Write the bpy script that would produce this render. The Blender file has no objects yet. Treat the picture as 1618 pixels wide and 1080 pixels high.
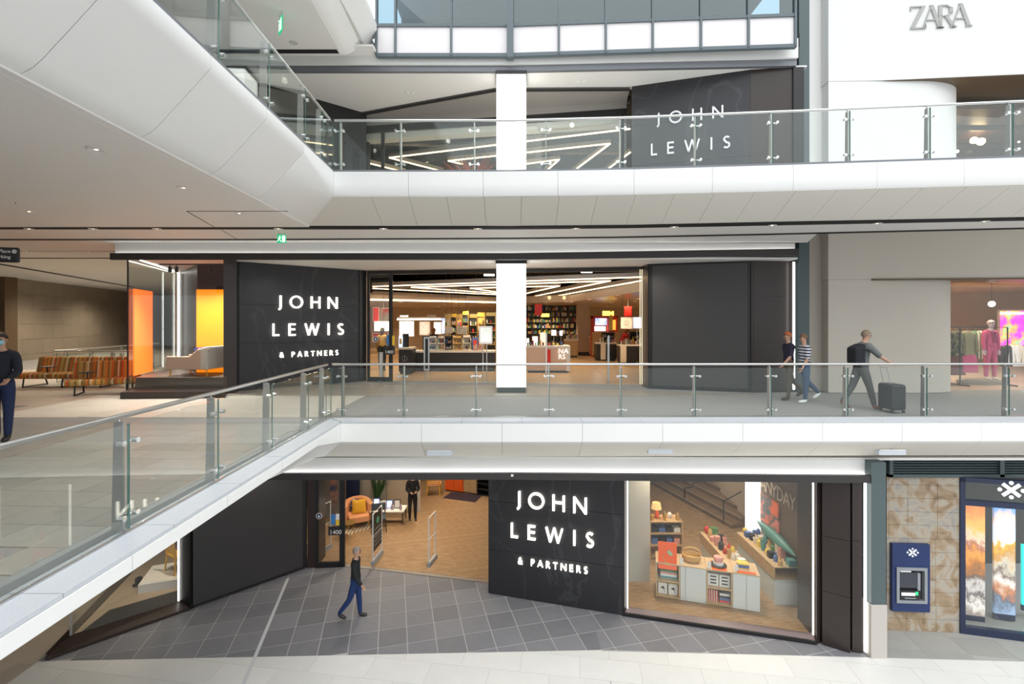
import bpy, bmesh, math, random
from mathutils import Vector, Matrix
random.seed(11)
S = bpy.context.scene
COL = S.collection
PI = math.pi
# ------------------------------------------------------------------ camera, world, exposure
EYE = 7.0                       # lens height above the ground floor (m)
F = 765.0; CX = 809.0; HY = 507.0
cam_d = bpy.data.cameras.new('camera'); cam = bpy.data.objects.new('camera', cam_d); COL.objects.link(cam)
cam.location = (0, 0, EYE); cam.rotation_euler = (PI/2, 0, 0)
cam_d.sensor_width = 36; cam_d.lens = F/1618*36; cam_d.shift_y = -(540-HY)/1618
cam_d.clip_start = 0.05; cam_d.clip_end = 300
S.camera = cam
S.view_settings.view_transform = 'Standard'; S.view_settings.look = 'None'
S.view_settings.gamma = 1; S.view_settings.use_curve_mapping = False
S.view_settings.exposure = 0.6
w = bpy.data.worlds.new('sky'); S.world = w; w.use_nodes = True
wt = w.node_tree; bg = wt.nodes['Background']
tcw = wt.nodes.new('ShaderNodeTexCoord'); sxw = wt.nodes.new('ShaderNodeSeparateXYZ'); mrw = wt.nodes.new('ShaderNodeMapRange')
wt.links.new(tcw.outputs['Generated'], sxw.inputs[0]); wt.links.new(sxw.outputs['Z'], mrw.inputs['Value'])
mrw.inputs['From Min'].default_value = 0; mrw.inputs['From Max'].default_value = 1; mrw.inputs['To Min'].default_value = .55; mrw.inputs['To Max'].default_value = 2.2   # overcast sky: three times brighter overhead
wt.links.new(mrw.outputs[0], bg.inputs['Strength']); bg.inputs[0].default_value = (.93, .97, 1, 1)
sl = bpy.data.lights.new('sun', 'SUN'); sl.energy = .4; sl.angle = math.radians(50); sl.color = (1, .98, .95)
so = bpy.data.objects.new('sun', sl); COL.objects.link(so); so.rotation_euler = (math.radians(38), math.radians(8), 0)

# ------------------------------------------------------------------ measuring helpers (real distances from the photo)
def G(px, py, z=0.0):
    D = F*(EYE-z)/(py-HY); return Vector(((px-CX)*D/F, D, z))
def W(px, py, D): return Vector(((px-CX)*D/F, D, EYE+(HY-py)*D/F))
def XX(px, D): return (px-CX)*D/F
def ZZ(py, D): return EYE+(HY-py)*D/F
def hit(px, py, A, B):
    dx = (px-CX)/F; ex, ey = B[0]-A[0], B[1]-A[1]
    # A + u e = t (dx,1)
    den = ex - dx*ey; u = (dx*A[1]-A[0])/den; t = A[1]+u*ey
    return u*math.hypot(ex, ey), EYE+(HY-py)*t/F

# ------------------------------------------------------------------ materials
MATS = {}
def mat(name, col, rough=.5, metal=0.0, emit=0, var=0.0, noise=0.0, nscale=6.0, bump=0.0, coat=0.0, ecol=None, spec=.5):
    if name in MATS: return MATS[name]
    m = bpy.data.materials.new(name); m.use_nodes = True; MATS[name] = m
    nt = m.node_tree; b = nt.nodes['Principled BSDF']
    b.inputs['Base Color'].default_value = (*col, 1); b.inputs['Roughness'].default_value = rough
    b.inputs['Metallic'].default_value = metal; b.inputs['Coat Weight'].default_value = coat
    b.inputs['Specular IOR Level'].default_value = spec
    if emit:
        b.inputs['Emission Color'].default_value = (*(ecol or col), 1); b.inputs['Emission Strength'].default_value = emit
    if var or noise:
        tc = nt.nodes.new('ShaderNodeTexCoord'); nz = nt.nodes.new('ShaderNodeTexNoise'); nz.inputs['Scale'].default_value = nscale
        nz.inputs['Detail'].default_value = 6
        nt.links.new(tc.outputs['Object'], nz.inputs['Vector'])
        oi = nt.nodes.new('ShaderNodeObjectInfo')
        ma = nt.nodes.new('ShaderNodeMath'); ma.operation = 'MULTIPLY_ADD'; ma.inputs[1].default_value = noise*2; ma.inputs[2].default_value = 1-noise
        nt.links.new(nz.outputs['Fac'], ma.inputs[0])
        mb = nt.nodes.new('ShaderNodeMath'); mb.operation = 'MULTIPLY_ADD'; mb.inputs[1].default_value = var*2; mb.inputs[2].default_value = 1-var
        nt.links.new(oi.outputs['Random'], mb.inputs[0])
        mc = nt.nodes.new('ShaderNodeMath'); mc.operation = 'MULTIPLY'
        nt.links.new(ma.outputs[0], mc.inputs[0]); nt.links.new(mb.outputs[0], mc.inputs[1])
        hs = nt.nodes.new('ShaderNodeHueSaturation'); hs.inputs['Color'].default_value = (*col, 1)
        nt.links.new(mc.outputs[0], hs.inputs['Value']); nt.links.new(hs.outputs[0], b.inputs['Base Color'])
        if bump:
            bp = nt.nodes.new('ShaderNodeBump'); bp.inputs['Strength'].default_value = bump; bp.inputs['Distance'].default_value = .01
            nt.links.new(nz.outputs['Fac'], bp.inputs['Height']); nt.links.new(bp.outputs[0], b.inputs['Normal'])
    return m
def glass_mat(name, tint=(.95, .975, .965), ior=1.5, rough=0.0):
    m = bpy.data.materials.new(name); m.use_nodes = True; MATS[name] = m; nt = m.node_tree
    nt.nodes.clear(); o = nt.nodes.new('ShaderNodeOutputMaterial'); mx = nt.nodes.new('ShaderNodeMixShader')
    t = nt.nodes.new('ShaderNodeBsdfTransparent'); t.inputs[0].default_value = (*tint, 1)
    g = nt.nodes.new('ShaderNodeBsdfGlossy'); g.inputs['Roughness'].default_value = rough; g.inputs[0].default_value = (.95, 1, .98, 1)
    fr = nt.nodes.new('ShaderNodeFresnel'); fr.inputs[0].default_value = ior
    ge = nt.nodes.new('ShaderNodeNewGeometry'); md = nt.nodes.new('ShaderNodeMapRange')   # same reflectance from both faces
    md.inputs['To Min'].default_value = ior; md.inputs['To Max'].default_value = 1/ior
    nt.links.new(ge.outputs['Backfacing'], md.inputs['Value']); nt.links.new(md.outputs[0], fr.inputs[0])
    nt.links.new(fr.outputs[0], mx.inputs[0]); nt.links.new(t.outputs[0], mx.inputs[1]); nt.links.new(g.outputs[0], mx.inputs[2])
    nt.links.new(mx.outputs[0], o.inputs[0]); return m
def ramp_mat(name, stops, scale=4, dist=0, rough=.5, kind='noise', emit=0, sx=(1, 1, 1), coords='Object', band=None):
    """procedural colour-ramp material over noise / wave / gradient"""
    m = bpy.data.materials.new(name); m.use_nodes = True; MATS[name] = m; nt = m.node_tree
    b = nt.nodes['Principled BSDF']; b.inputs['Roughness'].default_value = rough
    tc = nt.nodes.new('ShaderNodeTexCoord'); mp = nt.nodes.new('ShaderNodeMapping'); mp.inputs['Scale'].default_value = sx
    nt.links.new(tc.outputs[coords], mp.inputs[0])
    if kind == 'noise':
        t = nt.nodes.new('ShaderNodeTexNoise'); t.inputs['Scale'].default_value = scale; t.inputs['Detail'].default_value = 8; t.inputs['Distortion'].default_value = dist; out = t.outputs['Fac']
    elif kind == 'wave':
        t = nt.nodes.new('ShaderNodeTexWave'); t.inputs['Scale'].default_value = scale; t.inputs['Distortion'].default_value = dist; t.inputs['Detail'].default_value = 3; out = t.outputs['Fac']
        if band: t.bands_direction = band
    else:
        t = nt.nodes.new('ShaderNodeTexVoronoi'); t.inputs['Scale'].default_value = scale; out = t.outputs['Distance']
    nt.links.new(mp.outputs[0], t.inputs['Vector'])
    r = nt.nodes.new('ShaderNodeValToRGB'); e = r.color_ramp.elements
    while len(e) < len(stops): e.new(.5)
    for k, (p, c) in enumerate(stops): e[k].position = p; e[k].color = (*c, 1)
    nt.links.new(out, r.inputs[0]); nt.links.new(r.outputs[0], b.inputs['Base Color'])
    if emit: nt.links.new(r.outputs[0], b.inputs['Emission Color']); b.inputs['Emission Strength'].default_value = emit
    return m

white = mat('white_panel', (.80, .80, .78), .42, noise=.015, nscale=1.5)
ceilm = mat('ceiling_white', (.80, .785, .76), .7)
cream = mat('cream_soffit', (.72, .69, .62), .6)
beige = mat('beige_render', (.60, .55, .48), .7, noise=.03, nscale=1.2)
whitewall = mat('white_render', (.70, .70, .69), .65, noise=.02, nscale=1)
black = mat('black_metal', (.012, .011, .012), .4)
slot = mat('slot_black', (.006, .006, .006), .8)
beamm = mat('bronze_beam', (.045, .041, .04), .45, metal=.2)
greybeam = mat('grey_steel_beam', (.19, .20, .22), .4, metal=.3)
brown = mat('dark_brown_cladding', (.030, .020, .018), .35)
screen = mat('dark_grey_screen', (.040, .037, .037), .55)
teal = mat('teal_grey_steel', (.075, .105, .11), .45)
steel = mat('brushed_steel', (.62, .62, .61), .28, metal=1)
steeld = mat('satin_steel_post', (.50, .50, .49), .38, metal=.9)
chrome = mat('chrome', (.8, .8, .8), .08, metal=1)
glass = glass_mat('balustrade_glass', (.955, .975, .965))
sglass = glass_mat('shop_glass', (.97, .98, .975))
gedge = mat('glass_edge_green', (.07, .15, .13), .15)
granite = mat('granite_kerb', (.50, .52, .55), .55, noise=.12, nscale=60)
grout = mat('pale_grout', (.42, .41, .40), .9)
darktile = mat('dark_stone_tile', (.19, .19, .205), .42, var=.14, noise=.10, nscale=5)
paletile = mat('pale_stone_tile', (.66, .65, .62), .5, var=.04, noise=.05, nscale=3)
tantile = mat('tan_stone_tile', (.50, .43, .35), .5, var=.05, noise=.06, nscale=3)
midtile = mat('limestone_tile', (.68, .64, .57), .4, var=.05, noise=.06, nscale=3)
warmtile = mat('warm_grey_tile', (.34, .30, .255), .4, var=.07, noise=.08, nscale=4)
greytile = mat('grey_stone_tile', (.34, .335, .31), .42, var=.09, noise=.08, nscale=4)
groutd = mat('grey_grout', (.30, .29, .28), .9)
led = mat('led_white', (1, .97, .93), .5, emit=3)
ledwarm = mat('led_warm', (1, .86, .66), .5, emit=2.8, ecol=(1, .74, .45))
letterlit = mat('letter_lit', (1, .95, .86), .5, emit=2.4, ecol=(1, .93, .80))
letterwhite = mat('letter_white', (.86, .88, .92), .35)
lightbox = mat('column_lightbox', (1, 1, .97), .5, emit=1.5, ecol=(1, .99, .95))
wood = ramp_mat('oak_floor', [(.25, (.22, .13, .065)), (.5, (.34, .22, .12)), (.75, (.45, .31, .18))], scale=3, dist=.6, rough=.4, sx=(1, 6, 1))
oak = ramp_mat('oak_veneer', [(.3, (.46, .30, .15)), (.7, (.62, .44, .25))], scale=5, dist=.5, rough=.5, sx=(1, 1, 6))
tanfloor = mat('store_tan_floor', (.55, .38, .22), .3, noise=.06, nscale=1)
slate = ramp_mat('black_veined_slate', [(.0, (.016, .016, .019)), (.485, (.022, .022, .026)), (.5, (.045, .045, .05)), (.515, (.022, .022, .026)), (1, (.016, .016, .018))], scale=.55, dist=1.2, rough=.45, sx=(1, 1, .6))
rust = ramp_mat('rust_slate', [(.3, (.22, .15, .09)), (.45, (.36, .26, .165)), (.55, (.42, .37, .30)), (.7, (.30, .28, .26))], scale=2.2, dist=1.5, rough=.6)

# ------------------------------------------------------------------ mesh builder
ORG = {}
class MB:
    def __init__(s): s.v = []; s.f = []
    def add(s, vs, fs):
        n = len(s.v); s.v += [Vector(v) for v in vs]; s.f += [tuple(i+n for i in f) for f in fs]; return s
    def box(s, x0, x1, y0, y1, z0, z1):
        return s.prism([(x0, y0), (x1, y0), (x1, y1), (x0, y1)], z0, z1)
    def prism(s, poly, z0, z1, zt=None):
        n = len(poly); vs = [(p[0], p[1], z0 if not zt else zt[k][0]) for k, p in enumerate(poly)] + [(p[0], p[1], z1 if not zt else zt[k][1]) for k, p in enumerate(poly)]
        fs = [tuple(range(n))[::-1], tuple(range(n, 2*n))] + [(i, (i+1) % n, (i+1) % n+n, i+n) for i in range(n)]
        return s.add(vs, fs)
    def obox(s, c, ang, sx, sy, z0, z1):
        ca, sa = math.cos(ang), math.sin(ang)
        P = [(c[0]+a*sx/2*ca-b*sy/2*sa, c[1]+a*sx/2*sa+b*sy/2*ca) for a, b in ((-1, -1), (1, -1), (1, 1), (-1, 1))]
        return s.prism(P, z0, z1)
    def plate(s, poly3, vec):
        n = len(poly3); vec = Vector(vec); vs = [Vector(p) for p in poly3]; vs += [p+vec for p in vs[:n]]
        return s.add(vs, [tuple(range(n))[::-1], tuple(range(n, 2*n))] + [(i, (i+1) % n, (i+1) % n+n, i+n) for i in range(n)])
    def bar(s, a, b, w, h=None, up=(0, 0, 1)):
        a = Vector(a); b = Vector(b); h = h or w; d = (b-a).normalized(); u = Vector(up)
        if abs(d.dot(u)) > .99: u = Vector((0, 1, 0))
        r = d.cross(u).normalized()*w/2; q = r.cross(d).normalized()*h/2
        vs = [a-r-q, a+r-q, a+r+q, a-r+q, b-r-q, b+r-q, b+r+q, b-r+q]
        return s.add(vs, [(3, 2, 1, 0), (4, 5, 6, 7), (0, 1, 5, 4), (1, 2, 6, 5), (2, 3, 7, 6), (3, 0, 4, 7)])
    def tube(s, pts, r, n=10, closed=False):
        pts = [Vector(p) for p in pts]; rs = r if isinstance(r, (list, tuple)) else [r]*len(pts); vs = []; fs = []
        ref = None
        for i, p in enumerate(pts):
            if closed: d = (pts[(i+1) % len(pts)]-pts[i-1]).normalized()
            else: d = (pts[min(i+1, len(pts)-1)]-pts[max(i-1, 0)]).normalized()
            if ref is None: ref = Vector((0, 0, 1)) if abs(d.z) < .9 else Vector((1, 0, 0))
            a = d.cross(ref).normalized(); b2 = a.cross(d).normalized(); ref = b2
            vs += [p+a*math.cos(2*PI*k/n)*rs[i]+b2*math.sin(2*PI*k/n)*rs[i] for k in range(n)]
        m = len(pts)
        for i in range(m if closed else m-1):
            j = (i+1) % m
            fs += [(i*n+k, i*n+(k+1) % n, j*n+(k+1) % n, j*n+k) for k in range(n)]
        if not closed: fs += [tuple(range(n))[::-1], tuple(range((m-1)*n, m*n))]
        return s.add(vs, fs)
    def lathe(s, prof, c=(0, 0, 0), n=18, sx=1, sy=1):
        vs = []; m = len(prof)
        for r, z in prof: vs += [(c[0]+max(r, 1e-4)*sx*math.cos(2*PI*k/n), c[1]+max(r, 1e-4)*sy*math.sin(2*PI*k/n), c[2]+z) for k in range(n)]
        fs = [(i*n+k, i*n+(k+1) % n, (i+1)*n+(k+1) % n, (i+1)*n+k) for i in range(m-1) for k in range(n)]
        fs += [tuple(range(n))[::-1], tuple(range((m-1)*n, m*n))]
        return s.add(vs, fs)
    def ball(s, c, r, n=12, sz=1.0, sx=1.0, sy=1.0):
        return s.lathe([(r*math.sin(PI*k/8), -r*sz*math.cos(PI*k/8)) for k in range(9)], c, n, sx, sy)
    def cyl(s, a, b, r, n=14): return s.tube([a, b], r, n)
    def build(s, name, m, parent=None, world=False, smooth=False, bevel=0, top=False):
        org = Vector((0, 0, 0))
        if parent is not None and world: org = ORG.get(parent.name, Vector((0, 0, 0)))
        loc = None
        if parent is None:
            xs = [v.x for v in s.v]; ys = [v.y for v in s.v]; org = Vector(((min(xs)+max(xs))/2, (min(ys)+max(ys))/2, min(v.z for v in s.v))); loc = org
        me = bpy.data.meshes.new(name); me.from_pydata([tuple(v-org) for v in s.v], [], s.f)
        bm = bmesh.new(); bm.from_mesh(me); bmesh.ops.recalc_face_normals(bm, faces=bm.faces)
        bm.to_mesh(me); bm.free()
        if m: me.materials.append(m)
        if smooth:
            for p in me.polygons: p.use_smooth = True
            if smooth == 'auto':
                try: me.set_sharp_from_angle(angle=math.radians(40))
                except Exception: pass
        o = bpy.data.objects.new(name, me); COL.objects.link(o)
        if parent is not None: o.parent = parent; ORG[o.name] = org
        else: o.location = loc; ORG[o.name] = loc
        if bevel:
            md = o.modifiers.new('b', 'BEVEL'); md.width = bevel; md.segments = 2; md.limit_method = 'ANGLE'
        return o
def tag(o, label=None, cat=None, group=None, kind=None):
    if label: o['label'] = label
    if cat: o['category'] = cat
    if group: o['group'] = group
    if kind: o['kind'] = kind
    return o
def empty(name, loc, rz=0, label=None, cat=None, group=None, kind=None):
    o = bpy.data.objects.new(name, None); COL.objects.link(o); o.location = loc; o.rotation_euler.z = rz
    o.empty_display_size = .1; ORG[o.name] = Vector(loc)
    return tag(o, label, cat, group, kind)
def kids(o): return [c for c in bpy.data.objects if c.parent == o]
def dup(root, loc, rz=None, label=None, group=None, scale=None):
    r = root.copy(); COL.objects.link(r); r.location = loc; ORG[r.name] = Vector(loc)
    if rz is not None: r.rotation_euler.z = rz
    if scale: r.scale = (scale,)*3
    if label: r['label'] = label
    if group: r['group'] = group
    for ch in kids(root):
        c = ch.copy(); COL.objects.link(c); c.parent = r
        for g in kids(ch):
            d = g.copy(); COL.objects.link(d); d.parent = c
    return r
def struct(name, mb, m, parent=None, world=True, **k):
    o = mb.build(name, m, parent, world=world, **k)
    if parent is None: o['kind'] = 'structure'
    return o
def line2(a, b, t): return (a[0]+(b[0]-a[0])*t, a[1]+(b[1]-a[1])*t)
def strip(A, B, th, back=1):
    """2D footprint of a wall from A to B, thickness th going away from the camera"""
    d = Vector((B[0]-A[0], B[1]-A[1])).normalized(); n = Vector((-d.y, d.x))
    if n.y < 0: n = -n
    n *= back
    return [A[:2], B[:2], (B[0]+n.x*th, B[1]+n.y*th), (A[0]+n.x*th, A[1]+n.y*th)]
def wallmb(A, B, th, z0, z1, mb=None): return (mb or MB()).prism(strip(A, B, th), z0, z1)
def sub(A, B, u0, u1, off=0):
    """segment of wall line between distances u0,u1, moved towards the viewer by off"""
    d = Vector((B[0]-A[0], B[1]-A[1])).normalized(); n = Vector((-d.y, d.x))
    if n.y > 0: n = -n
    a = Vector(A[:2])+d*u0+n*off; b = Vector(A[:2])+d*u1+n*off
    return (a.x, a.y), (b.x, b.y)
def length(A, B): return math.hypot(B[0]-A[0], B[1]-A[1])

# ------------------------------------------------------------------ lettering
def arc(cx, cy, rx, ry, a0, a1, n=10): return [(cx+rx*math.cos(math.radians(a0+(a1-a0)*k/n)), cy+ry*math.sin(math.radians(a0+(a1-a0)*k/n))) for k in range(n+1)]
T = .066
GL = {
 'J': (.26, [[(.20, 1), (.20, .08)], arc(.02, .06, .18, .20, 0, -75, 6)]),
 'O': (1.04, [arc(.52, .5, .455, .455, 0, 360, 28)]),
 'H': (.78, [[(T, 0), (T, 1)], [(.78-T, 0), (.78-T, 1)], [(T, .53), (.78-T, .53)]]),
 'N': (.84, [[(T, 0), (T, 1)], [(T, .97), (.84-T, .03)], [(.84-T, 0), (.84-T, 1)]]),
 'L': (.50, [[(T, 0), (T, 1)], [(T, T), (.5, T)]]),
 'E': (.54, [[(T, 0), (T, 1)], [(T, T), (.54, T)], [(T, .52), (.5, .52)], [(T, 1-T), (.53, 1-T)]]),
 'W': (1.22, [[(T, 1), (.34, .02)], [(.34, .02), (.61, 1)], [(.61, 1), (.88, .02)], [(.88, .02), (1.16, 1)]]),
 'I': (.13, [[(T, 0), (T, 1)]]),
 'S': (.54, [arc(.28, .735, .205, .20, 40, 190, 9)+arc(.255, .265, .215, .205, 90, -140, 12)]),
 'P': (.54, [[(T, 0), (T, 1)], [(T, 1-T), (.26, 1-T)]+arc(.26, .70, .21, .235, 90, -90, 10)+[(T, .465)]]),
 'A': (.80, [[(.03, 0), (.40, 1)], [(.40, 1), (.77, 0)], [(.17, .33), (.63, .33)]]),
 'R': (.62, [[(T, 0), (T, 1)], [(T, 1-T), (.26, 1-T)]+arc(.26, .71, .20, .225, 90, -90, 10)+[(T, .485)], [(.27, .48), (.58, .0)]]),
 'T': (.66, [[(.33, 0), (.33, 1)], [(0, 1-T), (.66, 1-T)]]),
 '&': (.72, [arc(.30, .76, .15, .18, -60, 240, 12)+[(.30, .48), (.66, .02)], arc(.28, .27, .22, .22, 120, 370, 12)+[(.62, .50)]]),
 'Y': (.72, [[(.36, 0), (.36, .48)], [(.36, .48), (.03, 1)], [(.36, .48), (.69, 1)]]),
 'D': (.78, [[(T, 0), (T, 1)], [(T, 1-T), (.3, 1-T)]+arc(.3, .5, .40, .435, 90, -90, 14)+[(T, T)]]),
}
def glyph_mb(strokes, O, U, V, N, h, w, depth):
    """strokes in cap units drawn on plane O + u U + v V, raised along N"""
    mb = MB()
    for pl in strokes:
        for a, b in zip(pl[:-1], pl[1:]):
            a = Vector(a); b = Vector(b); d = (b-a)
            if d.length < 1e-5: continue
            d.normalize(); p = Vector((-d.y, d.x))*w/2
            e = d*w*.08 if len(pl) > 2 else Vector((0, 0))
            q = [a-e-p, b+e-p, b+e+p, a-e+p]
            mb.plate([O+U*(c.x*h)+V*(c.y*h) for c in q], N*depth)
    return mb
def sign_text(root, text, A, B, pL, pR, yTop, yBot, m, depth=.05, w=.13, off=.01):
    """letters on wall A-B spanning photo columns pL..pR; yTop/yBot are cap rows at the left end"""
    uL, zt = hit(pL, yTop, A, B); _, zb = hit(pL, yBot, A, B); uR, _ = hit(pR, yTop, A, B); h = zt-zb
    d = Vector((B[0]-A[0], B[1]-A[1], 0)).normalized(); n = Vector((-d.y, d.x, 0))
    if n.y > 0: n = -n
    ws = [GL[c][0]*h if c != ' ' else .35*h for c in text]; tot = sum(ws)
    gap = (uR-uL-tot)/(len(text)-1); u = uL
    for c, wd in zip(text, ws):
        if c != ' ':
            O = Vector((A[0], A[1], zb))+d*u+n*off
            glyph_mb(GL[c][1], O, d, Vector((0, 0, 1)), n, h, w, depth).build('letter', m, root, world=True)
        u += wd+gap
def font_text(txt, size, m, name, parent, loc, rot, depth=.004, center=False, shear=0):
    cu = bpy.data.curves.new('t', 'FONT'); cu.body = txt; cu.size = size; cu.extrude = depth; cu.resolution_u = 3
    if center: cu.align_x = 'CENTER'
    to = bpy.data.objects.new('t', cu); COL.objects.link(to)
    dg = bpy.context.evaluated_depsgraph_get(); me = bpy.data.meshes.new_from_object(to.evaluated_get(dg))
    bpy.data.objects.remove(to); me.materials.clear(); me.materials.append(m)
    o = bpy.data.objects.new(name, me); COL.objects.link(o); o.parent = parent
    o.location = Vector(loc)-(ORG.get(parent.name, Vector((0, 0, 0))) if parent else Vector((0, 0, 0))); o.rotation_euler = rot
    return o
# ================================================================== SETTING
# ---- footprints (metres; x right, y away from the lens)
gA = G(75, 1043); gB = G(300, 963); gC = G(486, 897); gD = G(545, 894.5); gE = G(772, 921); gF = G(773, 937); gG = G(984, 972); gH = G(1290, 1018); gI = G(1366, 1033)
FL = [(-9.75, 9.98), (1.9, 10.32), (7.75, 10.08)]          # line where dark paving meets pale paving
ZM, ZU, ZT = 5.0, 10.1, 15.1                                # floor levels

# ---- clipped paving
def clip(poly, a, b):
    """keep the side left of a->b"""
    out = []; n = len(poly)
    def sd(p): return (b[0]-a[0])*(p[1]-a[1])-(b[1]-a[1])*(p[0]-a[0])
    for i in range(n):
        p, q = poly[i], poly[(i+1) % n]; sp, sq = sd(p), sd(q)
        if sp >= 0: out.append(p)
        if (sp >= 0) != (sq >= 0): t = sp/(sp-sq); out.append(line2(p, q, t))
    return out
def area(p): return abs(sum(p[i][0]*p[(i+1) % len(p)][1]-p[(i+1) % len(p)][0]*p[i][1] for i in range(len(p))))/2
def pave(parent, conv, o, ang, sx, sy, gap, zt, m, th=.02, stagger=0, name='tile', vis=None, cap=290):
    ca, sa = math.cos(ang), math.sin(ang)
    us = [((p[0]-o[0])*ca+(p[1]-o[1])*sa) for p in conv]; vs = [(-(p[0]-o[0])*sa+(p[1]-o[1])*ca) for p in conv]
    full = None; cnt = 0
    for j in range(math.floor(min(vs)/sy)-1, math.ceil(max(vs)/sy)+1):
        for i in range(math.floor(min(us)/sx)-2, math.ceil(max(us)/sx)+1):
            u = i*sx+(stagger*sx*(j % 2)); v = j*sy
            q = [(u+gap/2, v+gap/2), (u+sx-gap/2, v+gap/2), (u+sx-gap/2, v+sy-gap/2), (u+gap/2, v+sy-gap/2)]
            q = [(o[0]+a*ca-b*sa, o[1]+a*sa+b*ca) for a, b in q]; c = line2(q[0], q[2], .5)
            if vis and not vis(c): continue
            k = q
            for a, b in zip(conv, conv[1:]+conv[:1]):
                k = clip(k, a, b)
                if len(k) < 3: break
            if len(k) < 3 or area(k) < .01: continue
            if cnt >= cap: return cnt
            if area(k) > area(q)*.999:
                if full is None:
                    mb = MB().prism([(a[0]-c[0], a[1]-c[1]) for a in q], -th, 0); full = mb.build(name, m, parent); t = full
                else: t = full.copy(); COL.objects.link(t)
                t.location = Vector((c[0], c[1], zt))-ORG[parent.name]
            else:
                MB().prism([(a[0], a[1]) for a in k], zt-th, zt).build(name, m, parent, world=True)
            cnt += 1
    return cnt
def inview(z, m=60):
    def f(c):
        if c[1] < .5: return False
        px = CX+c[0]*F/c[1]; py = HY+(EYE-z)*F/c[1]
        return -m < px < 1618+m and py < 1080+m
    return f
floor = struct('floor', MB().box(-32, 40, -16, 40, -.3, -.004), grout)
a_dir = math.atan2(.24, .97)-.0
org = G(458.8, 1016.3)
a_dir = math.radians(13.9)
vg = inview(0)
pave(floor, [(-9.75, 9.98), (1.9, 10.32), (1.9, 14.5), (-9.75, 14.5)], org, a_dir, .617, .60, .02, 0, darktile, vis=lambda c: vg(c) and c[1] < 14.6 and not (c[0] < -5.9 and c[1] > 10.0+(c[0]+9.7)*.97+1.3))
pave(floor, [(1.9, 10.32), (7.75, 10.08), (7.75, 13), (1.9, 13)], org, a_dir, .617, .60, .02, 0, darktile, vis=lambda c: vg(c) and c[1] < 12.9-(c[0]-0)*.30+.3)
pave(floor, [(-9.75, 6.5), (1.9, 6.5), (1.9, 10.31), (-9.75, 9.97)], (0, 0), math.radians(-8), 1.2, .6, .006, 0, paletile, stagger=.5, vis=vg, name='paving_slab')
pave(floor, [(1.9, 6.5), (14, 6.5), (14, 9.85), (7.75, 10.07), (1.9, 10.31)], (0, 0), math.radians(-8), 1.2, .6, .006, 0, paletile, stagger=.5, vis=vg, name='paving_slab')
pave(floor, [(7.75, 10.08), (14, 9.86), (14, 11.6), (7.75, 11.6)], (0, 0), math.radians(-8), .9, .6, .008, 0, greytile, vis=vg)
pave(floor, [(-16, 6.5), (-9.76, 6.5), (-9.76, 16), (-16, 16)], (0, 0), math.radians(-8), 1.2, .6, .006, 0, tantile, stagger=.5, vis=vg, name='paving_slab')
p0, p1 = G(455, 913, .004), G(380, 1092, .004)
struct('movement_joint', MB().bar(p0, p1, .07, .006), mat('pale_joint_strip', (.55, .56, .58), .5), floor)

# ---- generic fascia loft
def loft(stations, name, m, parent, th=.03, gap=.004):
    """stations: (point2d, inward2d, profile[(off,z)]) -> closed shell panel between two stations"""
    vs = []; fs = []; (p, i, A), (q, j, B) = stations
    n = len(A)
    d = Vector((q[0]-p[0], q[1]-p[1])).normalized()*gap
    for (pt, inn, prof, dd) in ((p, i, A, d), (q, j, B, -d)):
        o = [Vector((pt[0]+dd.x+inn[0]*a, pt[1]+dd.y+inn[1]*a, z)) for a, z in prof]
        b = [Vector((pt[0]+dd.x+inn[0]*(a+th), pt[1]+dd.y+inn[1]*(a+th), z+(0 if k == 0 else th*.6))) for k, (a, z) in enumerate(prof)]
        vs += o+b
    N = 2*n
    for k in range(n-1): fs += [(k, k+1, N+k+1, N+k), (n+k, N+n+k, N+n+k+1, n+k+1)]
    fs += [(0, N, N+n, n), (n-1, n+n-1, N+n+n-1, N+n-1)]
    fs += [tuple(list(range(n))+list(range(2*n-1, n-1, -1))), tuple([N+k for k in range(n)]+[N+k for k in range(2*n-1, n-1, -1)])]
    return MB().add(vs, fs).build(name, m, parent, world=True, smooth='auto')
def profL(f): return [(0, f), (0, f-.15), (.05, f-.21), (.36, f-.55), (.62, f-.83), (.70, f-.90), (.80, f-.955), (.93, f-.98)]
def profF(f): return [(0, f), (0, f-.25), (0, f-.46), (.03, f-.51), (.10, f-.56), (.5, f-.76), (.75, f-.88), (.95, f-.98)]
def resam(P, Q, t): return [(a[0]*(1-t)+b[0]*t, a[1]*(1-t)+b[1]*t) for a, b in zip(P, Q)]

# ---- upper deck (level above the camera)
LX = lambda Y, c, y0, s_=.042: c-s_*(Y-y0)
UC = (-3.70, 10.05)                                         # corner of the void, upper deck
UF = [UC, (0, 10.05), (2.47, 9.9), (5.74, 9.59), (9.7, 9.17), (14.5, 8.7)]
deck2 = empty('trim_1', (-3.7, 10.05, ZU), kind='structure')
tag(deck2, 'white panelled fascia wrapping the upper deck edge')
ys = [-6, -3.2, -1.4, 0, 1.4, 2.8, 4.2, 5.65, 7.05, 8.45]
for a, b in zip(ys[:-1], ys[1:]):
    loft([((LX(a, UC[0], UC[1]), a), (-1, 0), profL(ZU)), ((LX(b, UC[0], UC[1]), b), (-1, 0), profL(ZU))], 'fascia_panel', white, deck2)
loft([((LX(8.45, UC[0], UC[1]), 8.45), (-1, 0), profL(ZU)), (UC, (-1, 1), profF(ZU))], 'fascia_panel', white, deck2)
def polyat(P, s):
    for a, b in zip(P[:-1], P[1:]):
        L = length(a, b)
        if s <= L: return line2(a, b, s/L)
        s -= L
    return P[-1]
tot = sum(length(a, b) for a, b in zip(UF[:-1], UF[1:]))
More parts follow.
